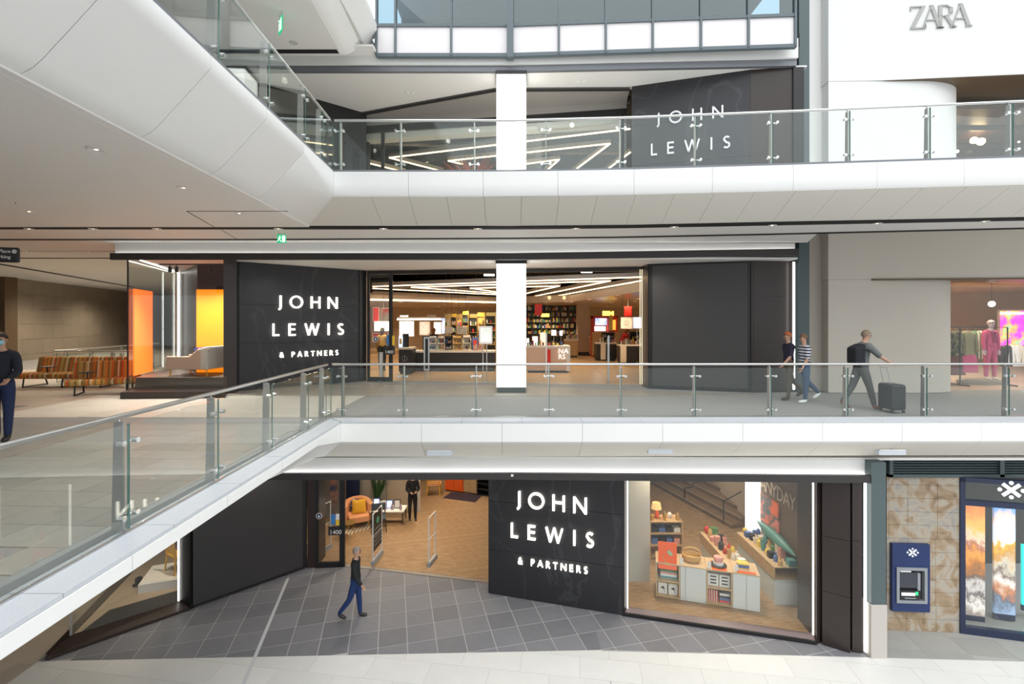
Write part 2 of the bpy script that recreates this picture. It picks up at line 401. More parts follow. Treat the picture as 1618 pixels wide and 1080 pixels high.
def farpanels(P, z, step, prof, name, m, parent, first=(-1, 1)):
    s = 0
    while s < tot-.3:
        e = min(s+step, tot)
        p = polyat(P, s); q = polyat(P, e)
        loft([(p, first if s == 0 else (0, 1), prof), (q, (0, 1), prof)], name, m, parent, gap=.003)
        s = e
farpanels(UF, ZU, 1.55, profF(ZU)[:4], 'fascia_panel', white, deck2)
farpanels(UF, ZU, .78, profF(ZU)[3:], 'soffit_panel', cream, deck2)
core = struct('floor_upper', MB().prism([(-30, -16), (-3.75, -16), (-3.95, 10.2), (0, 10.2), (2.47, 10.05), (5.74, 9.74), (9.7, 9.32), (14.5, 8.85), (16, 8.8), (16, 40), (-30, 40)], ZU-.30, ZU-.03), paletile)

# ---- middle ceiling at z=9.12 with black slots
ZC = 9.12
ceil2 = struct('ceiling', MB().prism([(-30, -16), (-3.35, -16), (-4.58, 10.98), (-30, 10.98)], ZC+.002, ZC+.05), ceilm)
S1 = [(-30, 11.0), (-4.65, 11.0), (0, 11.0), (2.6, 10.85), (6.1, 10.5), (10.5, 10.05), (16, 9.6)]
S2 = [(-30, 12.65), (-7.0, 12.65), (0, 12.45), (2.6, 12.3), (6.1, 11.9), (11.8, 11.1), (16, 10.6)]
def ribbon(P, Q, z0, z1):
    mb = MB()
    for (a, b), (c, d) in zip(zip(P[:-1], P[1:]), zip(Q[:-1], Q[1:])): mb.prism([a, b, d, c], z0, z1)
    return mb
off = lambda P, d: [(x, y+d) for x, y in P]
struct('ceiling', ribbon(off(S1, .20), off(S2, -.16), ZC, ZC+.05), ceilm)
struct('trim_2', ribbon(off(S1, -.06), off(S1, .20), ZC-.004, ZC+.04), slot)
struct('trim_2', ribbon(off(S2, -.16), off(S2, .08), ZC-.002, ZC+.06), slot)
# ceiling strip between slot and light cove, left corridor ceiling, right recess
struct('ceiling', MB().prism([(-10.8, 12.7), (0, 12.49), (7.5, 11.9), (8.05, 13.2), (0, 13.2), (-10.8, 13.2)], ZC+.02, ZC+.07), ceilm)
struct('ceiling', MB().prism([(-30, 12.69), (-10.82, 12.69), (-10.82, 45), (-30, 45)], ZC, ZC+.05), ceilm)
struct('trim_3', MB().bar((-30, 16.3, ZC-.002), (-13.2, 16.3, ZC-.002), .16, .02).bar((-18.4, 16.3, ZC-.002), (-23.5, 30, ZC-.002), .22, .02).bar((-30,14.7,ZC-.002),(-10.85,14.7,ZC-.002),.03,.01), slot)
struct('ceiling', MB().prism([(8.05, 11.75), (16, 10.65), (16, 14), (8.05, 14)], 9.5, 9.55), ceilm)
# access-panel joints in the near left ceiling
c1, c2, c3 = G(295, 333.5, ZC-.001), G(455, 333.5, ZC-.001), G(340, 359.5, ZC-.001)
MB().bar(c1, c2, .014, .006).bar(c1, c3, .014, .006).build('access_joint', slot, ceil2, world=True)
c1, c2 = G(350, 363, ZC-.001), G(374, 377.5, ZC-.001)
MB().bar(c1, c2, .014, .006).build('access_joint', slot, ceil2, world=True)

# ---- mid level shopfront beam, cove, soffit
BM = [(-10.8, 13.0), (0.0, 13.0), (XX(1262, 13.2), 13.2)]
zl, zr = (ZZ(410, 13.0), ZZ(399.5, 13.0)), (ZZ(403.5, 13.2), ZZ(392.5, 13.2))
def band(P, zs, th, name, m, parent=None, kind='structure'):
    mb = MB()
    for (a, b), (za, zb) in zip(zip(P[:-1], P[1:]), zip(zs[:-1], zs[1:])):
        mb.prism([a, b, (b[0], b[1]+th), (a[0], a[1]+th)], 0, 0, zt=[za, zb, zb, za])
    o = mb.build(name, m, parent, world=True)
    if kind and parent is None: o['kind'] = kind
    return o
band(BM, [zl, zl, zr], .10, 'trim_4', beamm)
zl2 = (zl[1]-.02, ZC+.03); zr2 = (zr[1]-.02, ZC+.03)
band([(x, y+.17) for x, y in BM], [zl2, zl2, zr2], .05, 'trim_5', whitewall)
cv = band([(x, y+.105) for x, y in BM], [(zl[1]-.035, zl[1]-.015), (zl[1]-.035, zl[1]-.015), (zr[1]-.035, zr[1]-.015)], .05, 'cove_light', led)
tag(cv, 'white light line lying behind the top of the middle shopfront beam', 'light'); del cv['kind']
uA = (-7.85, 13.8); uB = (-4.9, 16.3); uC = (-.45, 14.95); uD = (XX(1013, 15.0), 15.0); uE = (XX(1024, 14.4), 14.4); uF = (XX(1187, 13.62), 13.62); uG = (XX(1262, 13.9), 13.9)
ZS = 8.70
struct('ceiling', MB().prism([(-10.75, 13.22), (7.85, 13.3), (7.85, 14.4), (3.9, 15.2), (-4.9, 16.6), (-7.9, 14.2), (-10.75, 14.2)], ZS, ZS+.05), ceilm)
# left wing of the soffit over the display bay
# ---- upper level beam, soffit, white band
UBm = [(-9.5, 13.5), (-.05, 13.5), (XX(1259, 13.2), 13.2)]
zb1, zb2, zb3 = (ZZ(112.5, 13.5), ZZ(103, 13.5)), (ZZ(112.5, 13.5), ZZ(102.5, 13.5)), (ZZ(103.5, 13.2), ZZ(92, 13.2))
band(UBm, [zb1, zb2, zb3], .12, 'trim_6', greybeam)
band([(x, y-.07) for x, y in UBm], [(zb1[1]-.02, ZZ(77, 13.6)), (zb2[1]-.02, ZZ(77, 13.6)), (zb3[1]-.02, ZZ(66, 13.3))], .10, 'trim_7', white)
struct('ceiling', MB().prism([(-12, 13.6), (0, 13.6), (8.1, 13.3), (8.3, 14.6), (3.6, 14.6), (-.5, 14.6), (-5.2, 16.4), (-7.9, 14.2), (-12, 14.2)], zb1[0]+.02, zb1[0]+.06), ceilm)
struct('ceiling', MB().prism([(-30, -16), (-3.3, -16), (-4.55, 12.85), (-30, 12.85)], 14.122, 14.2), ceilm)
struct('trim_2', MB().box(-30, -4.6, 12.70, 12.88, 14.112, 14.121), slot)
struct('wall_back', MB().box(-12, -3.72, 13.50, 13.58, 14.10, 14.6), white)
struct('ceiling', MB().box(-30, -3.72, 12.95, 13.5, 14.35, 14.4), ceilm)
deck3 = empty('trim_8', (-3.6, 12.7, ZT), kind='structure')
ys = [-6, -2, 2, 5.5, 8.2, 10.6, 13.5]
for a, b in zip(ys[:-1], ys[1:]):
    loft([((LX(a, -3.68, 12.8), a), (-1, 0), profL(ZT)), ((LX(b, -3.68, 12.8), b), (-1, -.62 if b > 13 else 0), profL(ZT))], 'fascia_panel', white, deck3)
struct('floor_top', MB().box(-30, -4.0, -16, 40, ZT-.6, ZT-.03), paletile)
struct('floor_top', MB().prism([(-3.85, 13.55), (7.9, 13.3), (7.9, 40), (-3.85, 40)], 14.55, 14.9), slot)

# ---- top glazing bay
wl = [(-3.72, 13.3), (XX(805, 13.3), 13.3)]; wr = [(XX(805, 13.3), 13.3), (XX(1258, 12.85), 12.85)]
win = empty('window_1', ((-.07), 13.3, 14.28), kind='structure')
frm = mat('window_frame_grey', (.10, .13, .145), .4)
spand = mat('spandrel_panel', (.74, .71, .72), .3)
skyg = glass_mat('sky_glass', (.45, .56, .62), 1.7)
cols_l = [595, 625, 713, 803]; cols_r = [809, 883, 957, 1031, 1107, 1182, 1256]
def bay(A, B, cols, y0s, y1s):
    for k in range(len(cols)-1):
        t = lambda px: (px-cols[0])/(cols[-1]-cols[0])
        seg = []
        for px in (cols[k], cols[k+1]):
            u, _ = hit(px, 0, A, B); seg.append(u)
        a, b = sub(A, B, seg[0]+.03, seg[1]-.03)
        za = 14.28; zt_ = 8.07+7
        y = y0s+(y1s-y0s)*t((cols[k]+cols[k+1])/2)
        D = (a[1]+b[1])/2; zb_ = 14.31; zm = 15.10
        wallmb(a, b, .05, zb_+.04, zm-.03).build('spandrel_panel', spand, win, world=True)
        wallmb(a, b, .02, zm+.06, 17.6).build('glass_pane', skyg, win, world=True)
    for px in cols:
        u, _ = hit(px, 0, A, B); a, b = sub(A, B, u-.028, u+.028, .06)
        wallmb(a, b, .14, 14.28, 17.7).build('mullion', frm, win, world=True)
    a, b = sub(A, B, 0, length(A, B), .04)
    mb = wallmb(a, b, .12, 14.25, 14.34); wallmb(a, b, .12, 15.07, 15.15, mb); mb.build('transom', frm, win, world=True)
bay(wl[0], wl[1], cols_l, 0, 0); bay(wr[0], wr[1], cols_r, 0, 0)
MB().box(-.14, .04, 13.18, 13.4, 14.2, 17.7).build('corner_mullion', frm, win, world=True)
struct('ceiling', MB().box(-4, 8.5, 13.6, 22, 17.9, 18), mat('top_ceiling_grey', (.25, .27, .28), .6))
struct('wall_back', MB().box(-4, 8.5, 17.5, 17.7, 15.2, 18), mat('top_wall_grey', (.10, .12, .13), .6))
o = MB().obox((1.95, 15.5), .1, .9, .12, 17.6, 17.66).build('ceiling_light', led); tag(o, 'white strip light behind the top glazing', 'light')

# ---- middle deck
MC = (-3.40, 9.62)
MFo = [MC, (4, 9.64), (10.3, 9.70), (14.5, 9.74)]
floor2 = struct('floor_middle', MB().prism([(-30, -16), (-3.75, -16), (-3.9, 10.0), (14.5, 10.1), (16, 40), (-30, 40)], ZM-.45, ZM-.012), groutd)
pm = inview(ZM)
def vism(c):
    return pm(c) and not (c[0] > -3.6 and c[1] < 9.8)
pave(floor2, [(-3.95, 2.5), (-3.95, 9.5), (-11, 9.5), (-11, 2.5)], (0, 0), math.radians(-3.1), .9, .45, .006, ZM, greytile, stagger=.5, vis=vism, cap=200)
pave(floor2, [(-11, 9.5), (-3.95, 9.5), (-3.95, 10.1), (14, 10.2), (14, 13.0), (-11, 13.0)], (0, 0), math.radians(-3.1), 1.2, .6, .006, ZM, midtile, vis=vism, cap=200)
pave(floor2, [(-11, 13.0), (14, 13.0), (14, 14.8), (-.4, 15.1), (-4.9, 16.4), (-11, 16.4)], (0, 0), math.radians(-3.1), .6, .6, .006, ZM, warmtile, vis=vism, cap=290)
pave(floor2, [(-30, 9.5), (-11, 9.5), (-11, 20), (-30, 20)], (0, 0), math.radians(-3.1), 2.4, 1.2, .006, ZM, tantile, vis=vism, cap=200, name='paving_slab')
kerb = empty('trim_9', (-3.4, 9.62, ZM), kind='structure')
tag(kerb, 'pale granite kerb along the middle deck edge')
ys = [-3, -1.6, -.2, 1.2, 2.4, 3.55, 4.75, 5.95, 7.15, 8.35]
for a, b in list(zip(ys[:-1], ys[1:]))+[(8.35, 9.62)]:
    xa, xb = LX(a, MC[0], MC[1], .02)-.0, LX(b, MC[0], MC[1], .02)
    inn = .42
    MB().prism([(xa-.012, a+.004), (xb-.012, b-.004), (xb-inn, b-.004+(inn if b == 9.62 else 0)), (xa-inn, a+.004)], ZM-.03, ZM+.004).build('kerb_stone', granite, kerb, world=True)
s = 0
while s < 17.5:
    a = polyat(MFo, s+.003); b = polyat(MFo, s+1.197); 
    MB().prism([(a[0], a[1]+.012), (b[0], b[1]+.012), (b[0], b[1]+.45), (a[0]-(.42 if s == 0 else 0), a[1]+.45)], ZM-.03, ZM+.004).build('kerb_stone', granite, kerb, world=True)
    s += 1.2
deck1 = empty('trim_10', (-3.4, 9.62, ZM-.9), kind='structure')
tag(deck1, 'white panelled fascia under the middle deck edge')
def pL2(f): return [(0, f-.035), (0, f-.165), (.02, f-.18), (.42, f-.19), (.95, f-.50), (1.35, f-.91)]
def pF2(f): return [(0, f-.035), (0, f-.2), (0, f-.40), (.05, f-.45), (.52, f-.83), (.84, f-.91)]
ys = [-6, -3.2, -1.4, 0, 1.4, 2.8, 4.2, 5.65, 7.05, 8.45]
for a, b in zip(ys[:-1], ys[1:]):
    loft([((LX(a, MC[0], MC[1], .02), a), (-1, 0), pL2(ZM)), ((LX(b, MC[0], MC[1], .02), b), (-1, 0), pL2(ZM))], 'fascia_panel', white, deck1)
loft([((LX(8.45, MC[0], MC[1], .02), 8.45), (-1, 0), pL2(ZM)), (MC, (-1, 1), pF2(ZM))], 'fascia_panel', white, deck1)
tot = 17.8
farpanels(MFo, ZM, 1.6, pF2(ZM)[:4], 'fascia_panel', white, deck1)
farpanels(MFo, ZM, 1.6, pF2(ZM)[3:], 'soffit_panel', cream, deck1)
MB().prism([(-4.6, -16), (-4.7, 8.4), (-4.25, 10.5), (7.7, 10.3), (14.5, 10.3), (14.5, 10.6), (-30, 10.7), (-30, -16)], 4.04, 4.09).build('soffit_panel', ceilm, deck1, world=True)

# ---- ground level cove, beam, soffit
GBm = [(-11.5, 10.2), (0, 10.28), (XX(1378, 10.1), 10.1)]
z1, z2, z3 = (3.64, 3.768), (ZZ(757.5, 10.28), ZZ(747.5, 10.28)), (ZZ(763, 10.1), ZZ(751.5, 10.1))
band(GBm, [z1, z2, z3], .10, 'trim_11', beamm)
band([(x, y+.17) for x, y in GBm], [(z1[1]-.03, 4.06), (z2[1]-.03, 4.06), (z3[1]-.03, 4.06)], .05, 'trim_12', whitewall)
cv = band([(x, y+.105) for x, y in GBm], [(a[1]-.04, a[1]-.015) for a in (z1, z2, z3)], .05, 'cove_light', led)
tag(cv, 'white light line lying behind the top of the ground floor shopfront beam', 'light'); del cv['kind']
struct('ceiling', MB().prism([(-11.5, 10.4), (7.6, 10.2), (7.6, 10.9), (2.7, 12.3), (-.5, 13.6), (-5.9, 14.6), (-11.5, 14.4)], 3.70, 3.75), ceilm)
# ================================================================== SHOPFRONTS
# ---- ground floor
def panels(A, B, zs, m, parent, th=.06, gap=.008, name='slate_panel', cols=(0, 1), off=0):
    L = length(A, B)
    for z0, z1 in zip(zs[:-1], zs[1:]):
        for c0, c1 in zip(cols[:-1], cols[1:]):
            a, b = sub(A, B, c0*L+gap/2, c1*L-gap/2, off)
            wallmb(a, b, th, z0+gap/2, z1-gap/2).build(name, m, parent, world=True)
def backing(name, A, B, z0, z1, m, th=.3, behind=.05):
    a, b = sub(A, B, 0, length(A, B), -behind); return struct(name, wallmb(a, b, th, z0, z1), m)
wf = backing('wall_front', gF, gG, 0, 3.7, black, .22)
panels(gF, gG, [0, 1.14, 2.39, 3.69], slate, wf)
# side return of the sign wall into the doorway
struct('wall_front', MB().prism([(gF.x-.02, gF.y+.02), (gF.x+.10, gF.y+.02), (gF.x+.12, 13.1), (gF.x-.0, 13.1)], 0, 3.7), black)
wl_ = backing('wall_left', gB, gC, 0, 3.7, black, .25)
a, b = sub(gB, gC, .06, length(gB, gC)-.15, .03)
wallmb(a, b, .05, .10, 3.6).build('display_screen', screen, wl_, world=True)
struct('wall_left', MB().prism([(gC.x, gC.y), (gC.x+.25, gC.y+.02), (gC.x+.25, 14.4), (gC.x-.2, 14.6)], 0, 3.7), brown)
struct('trim_13', MB().prism(strip(gD, (gE.x, gE.y), .12), -.01, .014), steeld)
# sign on the ground floor wall
sg = empty('shop_sign', (XX(872, 12), 12, 1.2), label='illuminated white letter sign on the black slate wall of the ground floor entrance', cat='sign', group=None)
sign_text(sg, 'JOHN', gF, gG, 816.6, 927.5, 774.5, 799, letterlit)
sign_text(sg, 'LEWIS', gF, gG, 808, 938.8, 824.7, 847.3, letterlit)
sign_text(sg, '& PARTNERS', gF, gG, 819, 928.7, 879.3, 889.6, letterlit, depth=.03, w=.15)
# right window of the ground floor
wA, wB = (XX(990, 11.62), 11.62), (XX(1286, 10.62), 10.62)
w2 = empty('window_2', (wA[0], wA[1], 0), kind='structure')
MB().prism([gG[:2], gH[:2], (wB[0]+.02, wB[1]+.05), (wA[0], wA[1]+.05)], 0, 0, zt=[(0, .05), (0, .05), (0, .13), (0, .13)]).build('sill', mat('mauve_brown_sill', (.17, .125, .125), .35), w2, world=True)
MB().prism(strip(sub(gG, gH, 0, length(gG, gH), .02)[0], sub(gG, gH, 0, length(gG, gH), .02)[1], .05), -.0, .075).build('plinth', black, w2, world=True)
uu = [0, hit(1082, 900, wA, wB)[0], hit(1180, 900, wA, wB)[0], length(wA, wB)]
for k in range(3):
    a, b = sub(wA, wB, uu[k]+.006, uu[k+1]-.006); wallmb(a, b, .016, .12, 3.68).build('glass_pane', sglass, w2, world=True)
for px, z0 in ((991.5, .1), (1284.5, .1)):
    u, _ = hit(px, 900, wA, wB); a, b = sub(wA, wB, u-.010, u+.012, .03)
    o = wallmb(a, b, .03, z0+.03, 3.66).build('light_strip', mat('led_soft', (1, .96, .9), .5, emit=2.2), w2, world=True)
struct('wall_front', MB().prism([(gG.x, gG.y), (gG.x+.04, gG.y), (wA[0], wA[1]), (wA[0]-.03, wA[1]+.3), (gG.x-.05, gG.y+.3)], 0, 3.7), black)
# brown pier right of the window
wp = struct('wall_right', MB().prism([(gH.x, gH.y), (wB[0]+.03, wB[1]), (wB[0]+.1, 11.4), (gI.x+.15, 11.3), (gI.x-.02, gI.y+.10), (gH.x+.16, gH.y+.08)], 0, 3.7), brown)
panels((gH.x+.12, gH.y+.0), (gI.x-.28, gI.y+.02), [0, 1.17, 2.36, 3.68], brown, wp, .05, name='cladding_panel')
panels((gI.x-.22, gI.y+.06), (gI.x-.03, gI.y+.02), [0, 2.36, 3.68], brown, wp, .05, name='cladding_panel')
MB().box(gI.x+.005, gI.x+.028, gI.y-.02, gI.y+.03, .05, 3.62).build('light_strip', led, wp, world=True)
# teal pier, ground
pr = struct('trim_14', MB().box(XX(1377, 10.08)+.0, XX(1400, 10.08), 10.08, 10.5, 1.10, 4.06), teal)
MB().box(XX(1377, 10.08)-.03, XX(1400, 10.08)+.0, 10.05, 10.5, 0, 1.10).build('pier_base', mat('beige_stone_base', (.50, .46, .42), .6), pr, world=True)
# ---- doors of ground entrance
dA, dB = (gC.x+.22, 13.75), (gD.x, gD.y)
def door(name, A, B, z0, z1, kids_=(), fw=.09):
    d = empty(name, (A[0], A[1], z0), kind='structure')
    L = length(A, B)
    mb = MB()
    for u0, u1, a0, a1 in ((0, fw, z0, z1), (L-fw*1.6, L, z0, z1), (fw, L-fw, z0, z0+.14), (fw, L-fw, z1-.12, z1)):
        a, b = sub(A, B, u0, u1, .03); wallmb(a, b, .08, a0, a1, mb)
    mb.build('frame', black, d, world=True)
    a, b = sub(A, B, fw, L-fw*1.6, 0); wallmb(a, b, .015, z0+.14, z1-.12).build('glass_pane', sglass, d, world=True)
    return d
d1 = door('door_1', dA, dB, 0, 3.7)
# door notices
def on(A, B, px, py, off=.03):
    u, z = hit(px, py, A, B); a, _ = sub(A, B, u, u+.1, off); return Vector((a[0], a[1], z)), u
def wallrot(A, B): return (PI/2, 0, math.atan2(B[1]-A[1], B[0]-A[0]))
blackpl = mat('black_plastic', (.02, .02, .022), .5); whitepl = mat('white_plastic', (.85, .85, .83), .5)
bluep = mat('blue_print', (.05, .22, .55), .5); yellowp = mat('yellow_print', (.9, .6, .05), .5)
def notice(A, B, x0, x1, y0, y1, m, name, label, cat, parent=None, off=.02, th=.006):
    u0, zt = hit(x0, y0, A, B); u1, _ = hit(x1, y0, A, B); _, zb = hit(x0, y1, A, B)
    a, b = sub(A, B, u0, u1, off); o = wallmb(a, b, th, zb, zt).build(name, m, parent, world=True)
    if parent is None: tag(o, label, cat)
    return o
ns = notice(dA, dB, 519, 538, 831, 845, blackpl, 'number_sign', 'small black street number sign low on the ground floor glass door', 'sign')
q, _ = on(dA, dB, 521, 843, .035); font_text('1400', .17, whitepl, 'digits', ns, q, wallrot(dA, dB), .003)
nb = notice(dA, dB, 523, 530, 812, 828, bluep, 'door_notice', 'blue notice stuck on the ground floor glass door', 'sign')
ny = notice(dA, dB, 531, 538, 811, 829, yellowp, 'door_notice', 'yellow and white notice stuck on the ground floor glass door', 'sign')
notice(dA, dB, 531, 538, 811, 820, whitepl, 'white_panel', '', '', ny, .027)
q, u = on(dA, dB, 504.5, 814, .03)
dx_ = Vector((dB[0]-dA[0], dB[1]-dA[1], 0)).normalized(); nn_ = Vector((dx_.y, -dx_.x, 0))
def disc(c, r, n, m, name, parent=None, th=.006, u=None):
    u = u or Vector((-n.y, n.x, 0)); v = n.cross(u)
    return MB().plate([c+u*r*math.cos(2*PI*k/20)+v*r*math.sin(2*PI*k/20) for k in range(20)], n*th).build(name, m, parent, world=True)
rs = disc(q, .085, nn_, whitepl, 'round_sticker'); tag(rs, 'round hand symbol sticker on the ground floor glass door', 'sticker')
disc(q+nn_*.007, .072, nn_, mat('navy_print', (.02, .05, .14), .5), 'sticker_face', rs, .002)
disc(q+nn_*.011+Vector((0, 0, -.01)), .03, nn_, whitepl, 'hand_symbol', rs, .002)

# ---- ground left display bay
q1, q2, q3 = G(112, 1003, .15), G(283, 950, .15), G(240, 870, .15)
w3 = empty('window_3', (q1.x, q1.y, 0), kind='structure')
MB().prism([gA[:2], (gB.x-.0, gB.y-.02), (q2.x+.02, q2.y+.05), (q1.x, q1.y+.03)], 0, 0, zt=[(0, .07), (0, .07), (0, .15), (0, .15)]).prism([(gA.x-.05, gA.y+.02), (gA.x, gA.y), (q1.x, q1.y), (q3.x, q3.y), (q3.x-.25, q3.y)], 0, .14).build('sill', mat('dark_bronze_sill', (.035, .022, .018), .35), w3, world=True)
MB().prism([(q1.x, q1.y+.02), (q2.x, q2.y), (gC.x-.4, gC.y+1.4), (q3.x-.2, q3.y+1.2), (q3.x, q3.y)], .0, .12).build('display_base', mat('taupe_plinth', (.40, .32, .24), .5), w3, world=True)
MB().prism([(q1.x+.1, q1.y+.12), (q2.x+.0, q2.y+.03), (q2.x-.3, q2.y+.6), (q1.x+.05, q1.y+.95)], .12, .135).build('dark_inlay', screen, w3, world=True)
for a, b in ((0, .5), (.5, 1)):
    A_, B_ = line2(q1, q2, a), line2(q1, q2, b); A_, B_ = sub(A_, B_, .006, length(A_, B_)-.006)
    wallmb(A_, B_, .016, .15, 3.7).build('glass_pane', sglass, w3, world=True)
for a, b in ((0, .33), (.33, .66), (.66, 1)):
    A_, B_ = line2(q1, q3, a), line2(q1, q3, b); A_, B_ = sub(A_, B_, .006, length(A_, B_)-.006)
    wallmb(A_, B_, .016, .15, 3.7).build('glass_pane', sglass, w3, world=True)
MB().obox((q1.x, q1.y), .5, .04, .04, .15, 3.7).build('corner_post', steel, w3, world=True)
MB().obox((q2.x+.0, q2.y-.02), .7, .03, .03, .18, 3.66).build('light_strip', led, w3, world=True)
struct('wall_left', MB().prism([(q2.x+.02, q2.y+.0), (gB.x, gB.y), (gB.x+.1, gB.y+.3), (q2.x+.1, q2.y+.45)], 0, 3.7), black)
# back wall of that bay (dark skirting, tan wall)
# ---- ground right: bank wall
bA, bB = G(1401, 995), G(1516, 999); bC = G(1640, 1015)
bw = backing('wall_right', bA, bB, 0, 3.5, groutd, .3, .03)
zrow = [0, .28]+[.28+.302*k for k in range(1, 12)]
L = length(bA, bB); colA = [0, .03, .29, .70, 1]; colB = [0, .27, .68, 1]
for r in range(len(zrow)-1):
    cs = colA if r > 6 else ([0, .27, .68, 1] if r < 2 else [0, .29, .67, 1])
    for c0, c1 in zip(cs[:-1], cs[1:]):
        z0, z1 = zrow[r], min(zrow[r+1], 3.49)
        if z1-z0 < .05: continue
        a, b = sub(bA, bB, c0*L+.003, c1*L-.003, random.uniform(0, .004))
        wallmb(a, b, .03, z0+.003, z1-.003).build('stone_tile', rust, bw, world=True)
# louvres
lv = struct('trim_15', MB().box(bA.x-.05, 14, 11.05, 11.2, 3.50, 4.2), teal)
MB().box(bA.x-.02, 14, 10.86, 11.06, 3.49, 3.56).box(bA.x-.02, 14, 10.86, 11.06, 3.92, 4.1).box(bA.x-.02, bA.x+.06, 10.86, 11.06, 3.5, 4.0).box(XX(1579, 10.88), XX(1586, 10.88), 10.86, 11.06, 3.5, 4.0).build('frame', teal, lv, world=True)
for k in range(6):
    z = 3.58+k*.058
    MB().prism([(bA.x+.06, 10.9), (13.9, 10.9), (13.9, 10.98), (bA.x+.06, 10.98)], 0, 0, zt=[(z, z+.018), (z, z+.018), (z+.03, z+.048), (z+.03, z+.048)]).build('louvre_blade', teal, lv, world=True)
# cash machine
navy = mat('navy_panel', (.012, .03, .12), .35, noise=.2, nscale=8); greym = mat('grey_plastic', (.28, .30, .32), .4)
uL, zt_ = hit(1405.5, 856, bA, bB); uR, _ = hit(1464.5, 856, bA, bB); _, zb_ = hit(1405.5, 961.5, bA, bB)
atm = empty('cash_machine', (*sub(bA, bB, uL, uR)[0], zb_), label='navy wall-mounted cash machine with a white cross emblem set in the stone tiles', cat='cash machine')
def bx(u0, u1, z0, z1, o0, th, nm, m, par=atm, A=bA, B=bB, **k):
    a, b = sub(A, B, u0, u1, o0); return wallmb(a, b, th, z0, z1).build(nm, m, par, world=True, **k)
x0, x1 = hit(1411, 900, bA, bB)[0], hit(1459, 900, bA, bB)[0]; za, zb2_ = hit(1411, 947.5, bA, bB)[1], hit(1411, 892, bA, bB)[1]
bx(uL, x0, zb_, zt_, .09, .1, 'surround', navy); bx(x1, uR, zb_, zt_, .09, .1, 'surround', navy)
bx(x0, x1, zb2_, zt_, .09, .1, 'surround', navy); bx(x0, x1, zb_, za, .09, .1, 'surround', navy)
t_ = .06
bx(x0, x0+t_, za, zb2_, .12, .13, 'grey_frame', greym); bx(x1-t_, x1, za, zb2_, .12, .13, 'grey_frame', greym)
bx(x0+t_, x1-t_, za, za+t_, .12, .13, 'grey_frame', greym); bx(x0+t_, x1-t_, zb2_-t_, zb2_, .12, .13, 'grey_frame', greym)
bx(x0+t_, x1-t_, za+t_, zb2_-t_, .035, .02, 'recess_back', blackpl)
sc_ = mat('dim_screen', (.05, .055, .07), .15)
bx(x0+.09, x1-.20, za+.33, zb2_-.12, .08, .04, 'screen', sc_); bx(x0+.09, x0+.32, zb2_-.105, zb2_-.075, .10, .05, 'light_bar', whitepl)
bx(x1-.19, x1-.13, za+.22, zb2_-.13, .09, .05, 'side_buttons', greym)
bx(x0+.08, x1-.14, za+.09, za+.28, .11, .07, 'shelf', blackpl)
kp = bx(x0+.10, x1-.26, za+.17, za+.24, .12, .02, 'keypad', whitepl)
bx(x1-.25, x1-.20, za+.19, za+.26, .12, .02, 'card_slot_light', mat('green_light', (.02, .6, .15), .4, emit=1.2)); bx(x0+.17, x1-.24, za+.105, za+.125, .12, .02, 'cash_slot', greym)
def emblem(parent, c, r, d, n, m, name='emblem'):
    V = Vector((0, 0, 1)); mb = MB()
    for s in (1, -1):
        for q_ in ([(-.90, .50*s), (-.66, .78*s), (.90, -.50*s), (.66, -.78*s)],):
            mb.plate([c+d*(a*r)+V*(b*r) for a, b in q_], n*.012)
    for a, b in ((0, 1.0), (0, -1.0), (1.05, 0), (-1.05, 0)):
        mb.plate([c+d*(a*r+.21*r*math.cos(2*PI*k/12))+V*(b*r*.78+.21*r*math.sin(2*PI*k/12)) for k in range(12)], n*.012)
    return mb.build(name, m, parent, world=True)
dW = Vector((bB.x-bA.x, bB.y-bA.y, 0)).normalized(); nW = Vector((dW.y, -dW.x, 0))
c, _ = on(bA, bB, 1436.5, 869, .095); emblem(atm, c, .105, dW, nW, letterwhite)
# bank window
w4 = empty('window_4', (bB.x, bB.y, 0), kind='structure'); Lw = length(bB, bC)
ztr = hit(1520, 792, bB, bC)[1]
nf = mat('navy_frame', (.02, .03, .07), .4)
for u0, u1, z0, z1 in ((0, .10, 0, 3.5), (.1, Lw, 0, .16), (.1, Lw, ztr-.07, ztr+.05), (0, Lw, 3.40, 3.5)):
    bx(u0, u1, z0, z1, .03, .12, 'frame', nf, w4, bB, bC)
bx(.1, Lw, .16, ztr-.07, 0, .014, 'glass_pane', sglass, w4, bB, bC); bx(.1, Lw, ztr+.05, 3.4, 0, .014, 'glass_pane', sglass, w4, bB, bC)
struct('wall_back', MB().prism([(bB.x-.05, bB.y+.1), (bB.x+.1, bB.y+.1), (10.5, 14), (16, 14), (16, 14.2), (10.2, 14.2)], 0, 3.5), mat('dark_interior', (.05, .05, .048), .7))
struct('ceiling', MB().box(9.9, 16, 11.0, 14.2, 3.49, 3.55), mat('dark_interior', (.05, .05, .048), .7))
es = empty('bank_sign', (11, 10.6, 3), label='white illuminated cross and dots emblem hanging above the bank window posters', cat='sign')
c, _ = on(bB, bC, 1596, 773, .03); emblem(es, c, .20, Vector((bC.x-bB.x, bC.y-bB.y, 0)).normalized(), Vector((bC.y-bB.y, -(bC.x-bB.x), 0)).normalized(), mat('emblem_white', (.9, .9, .9), .5, emit=.5))
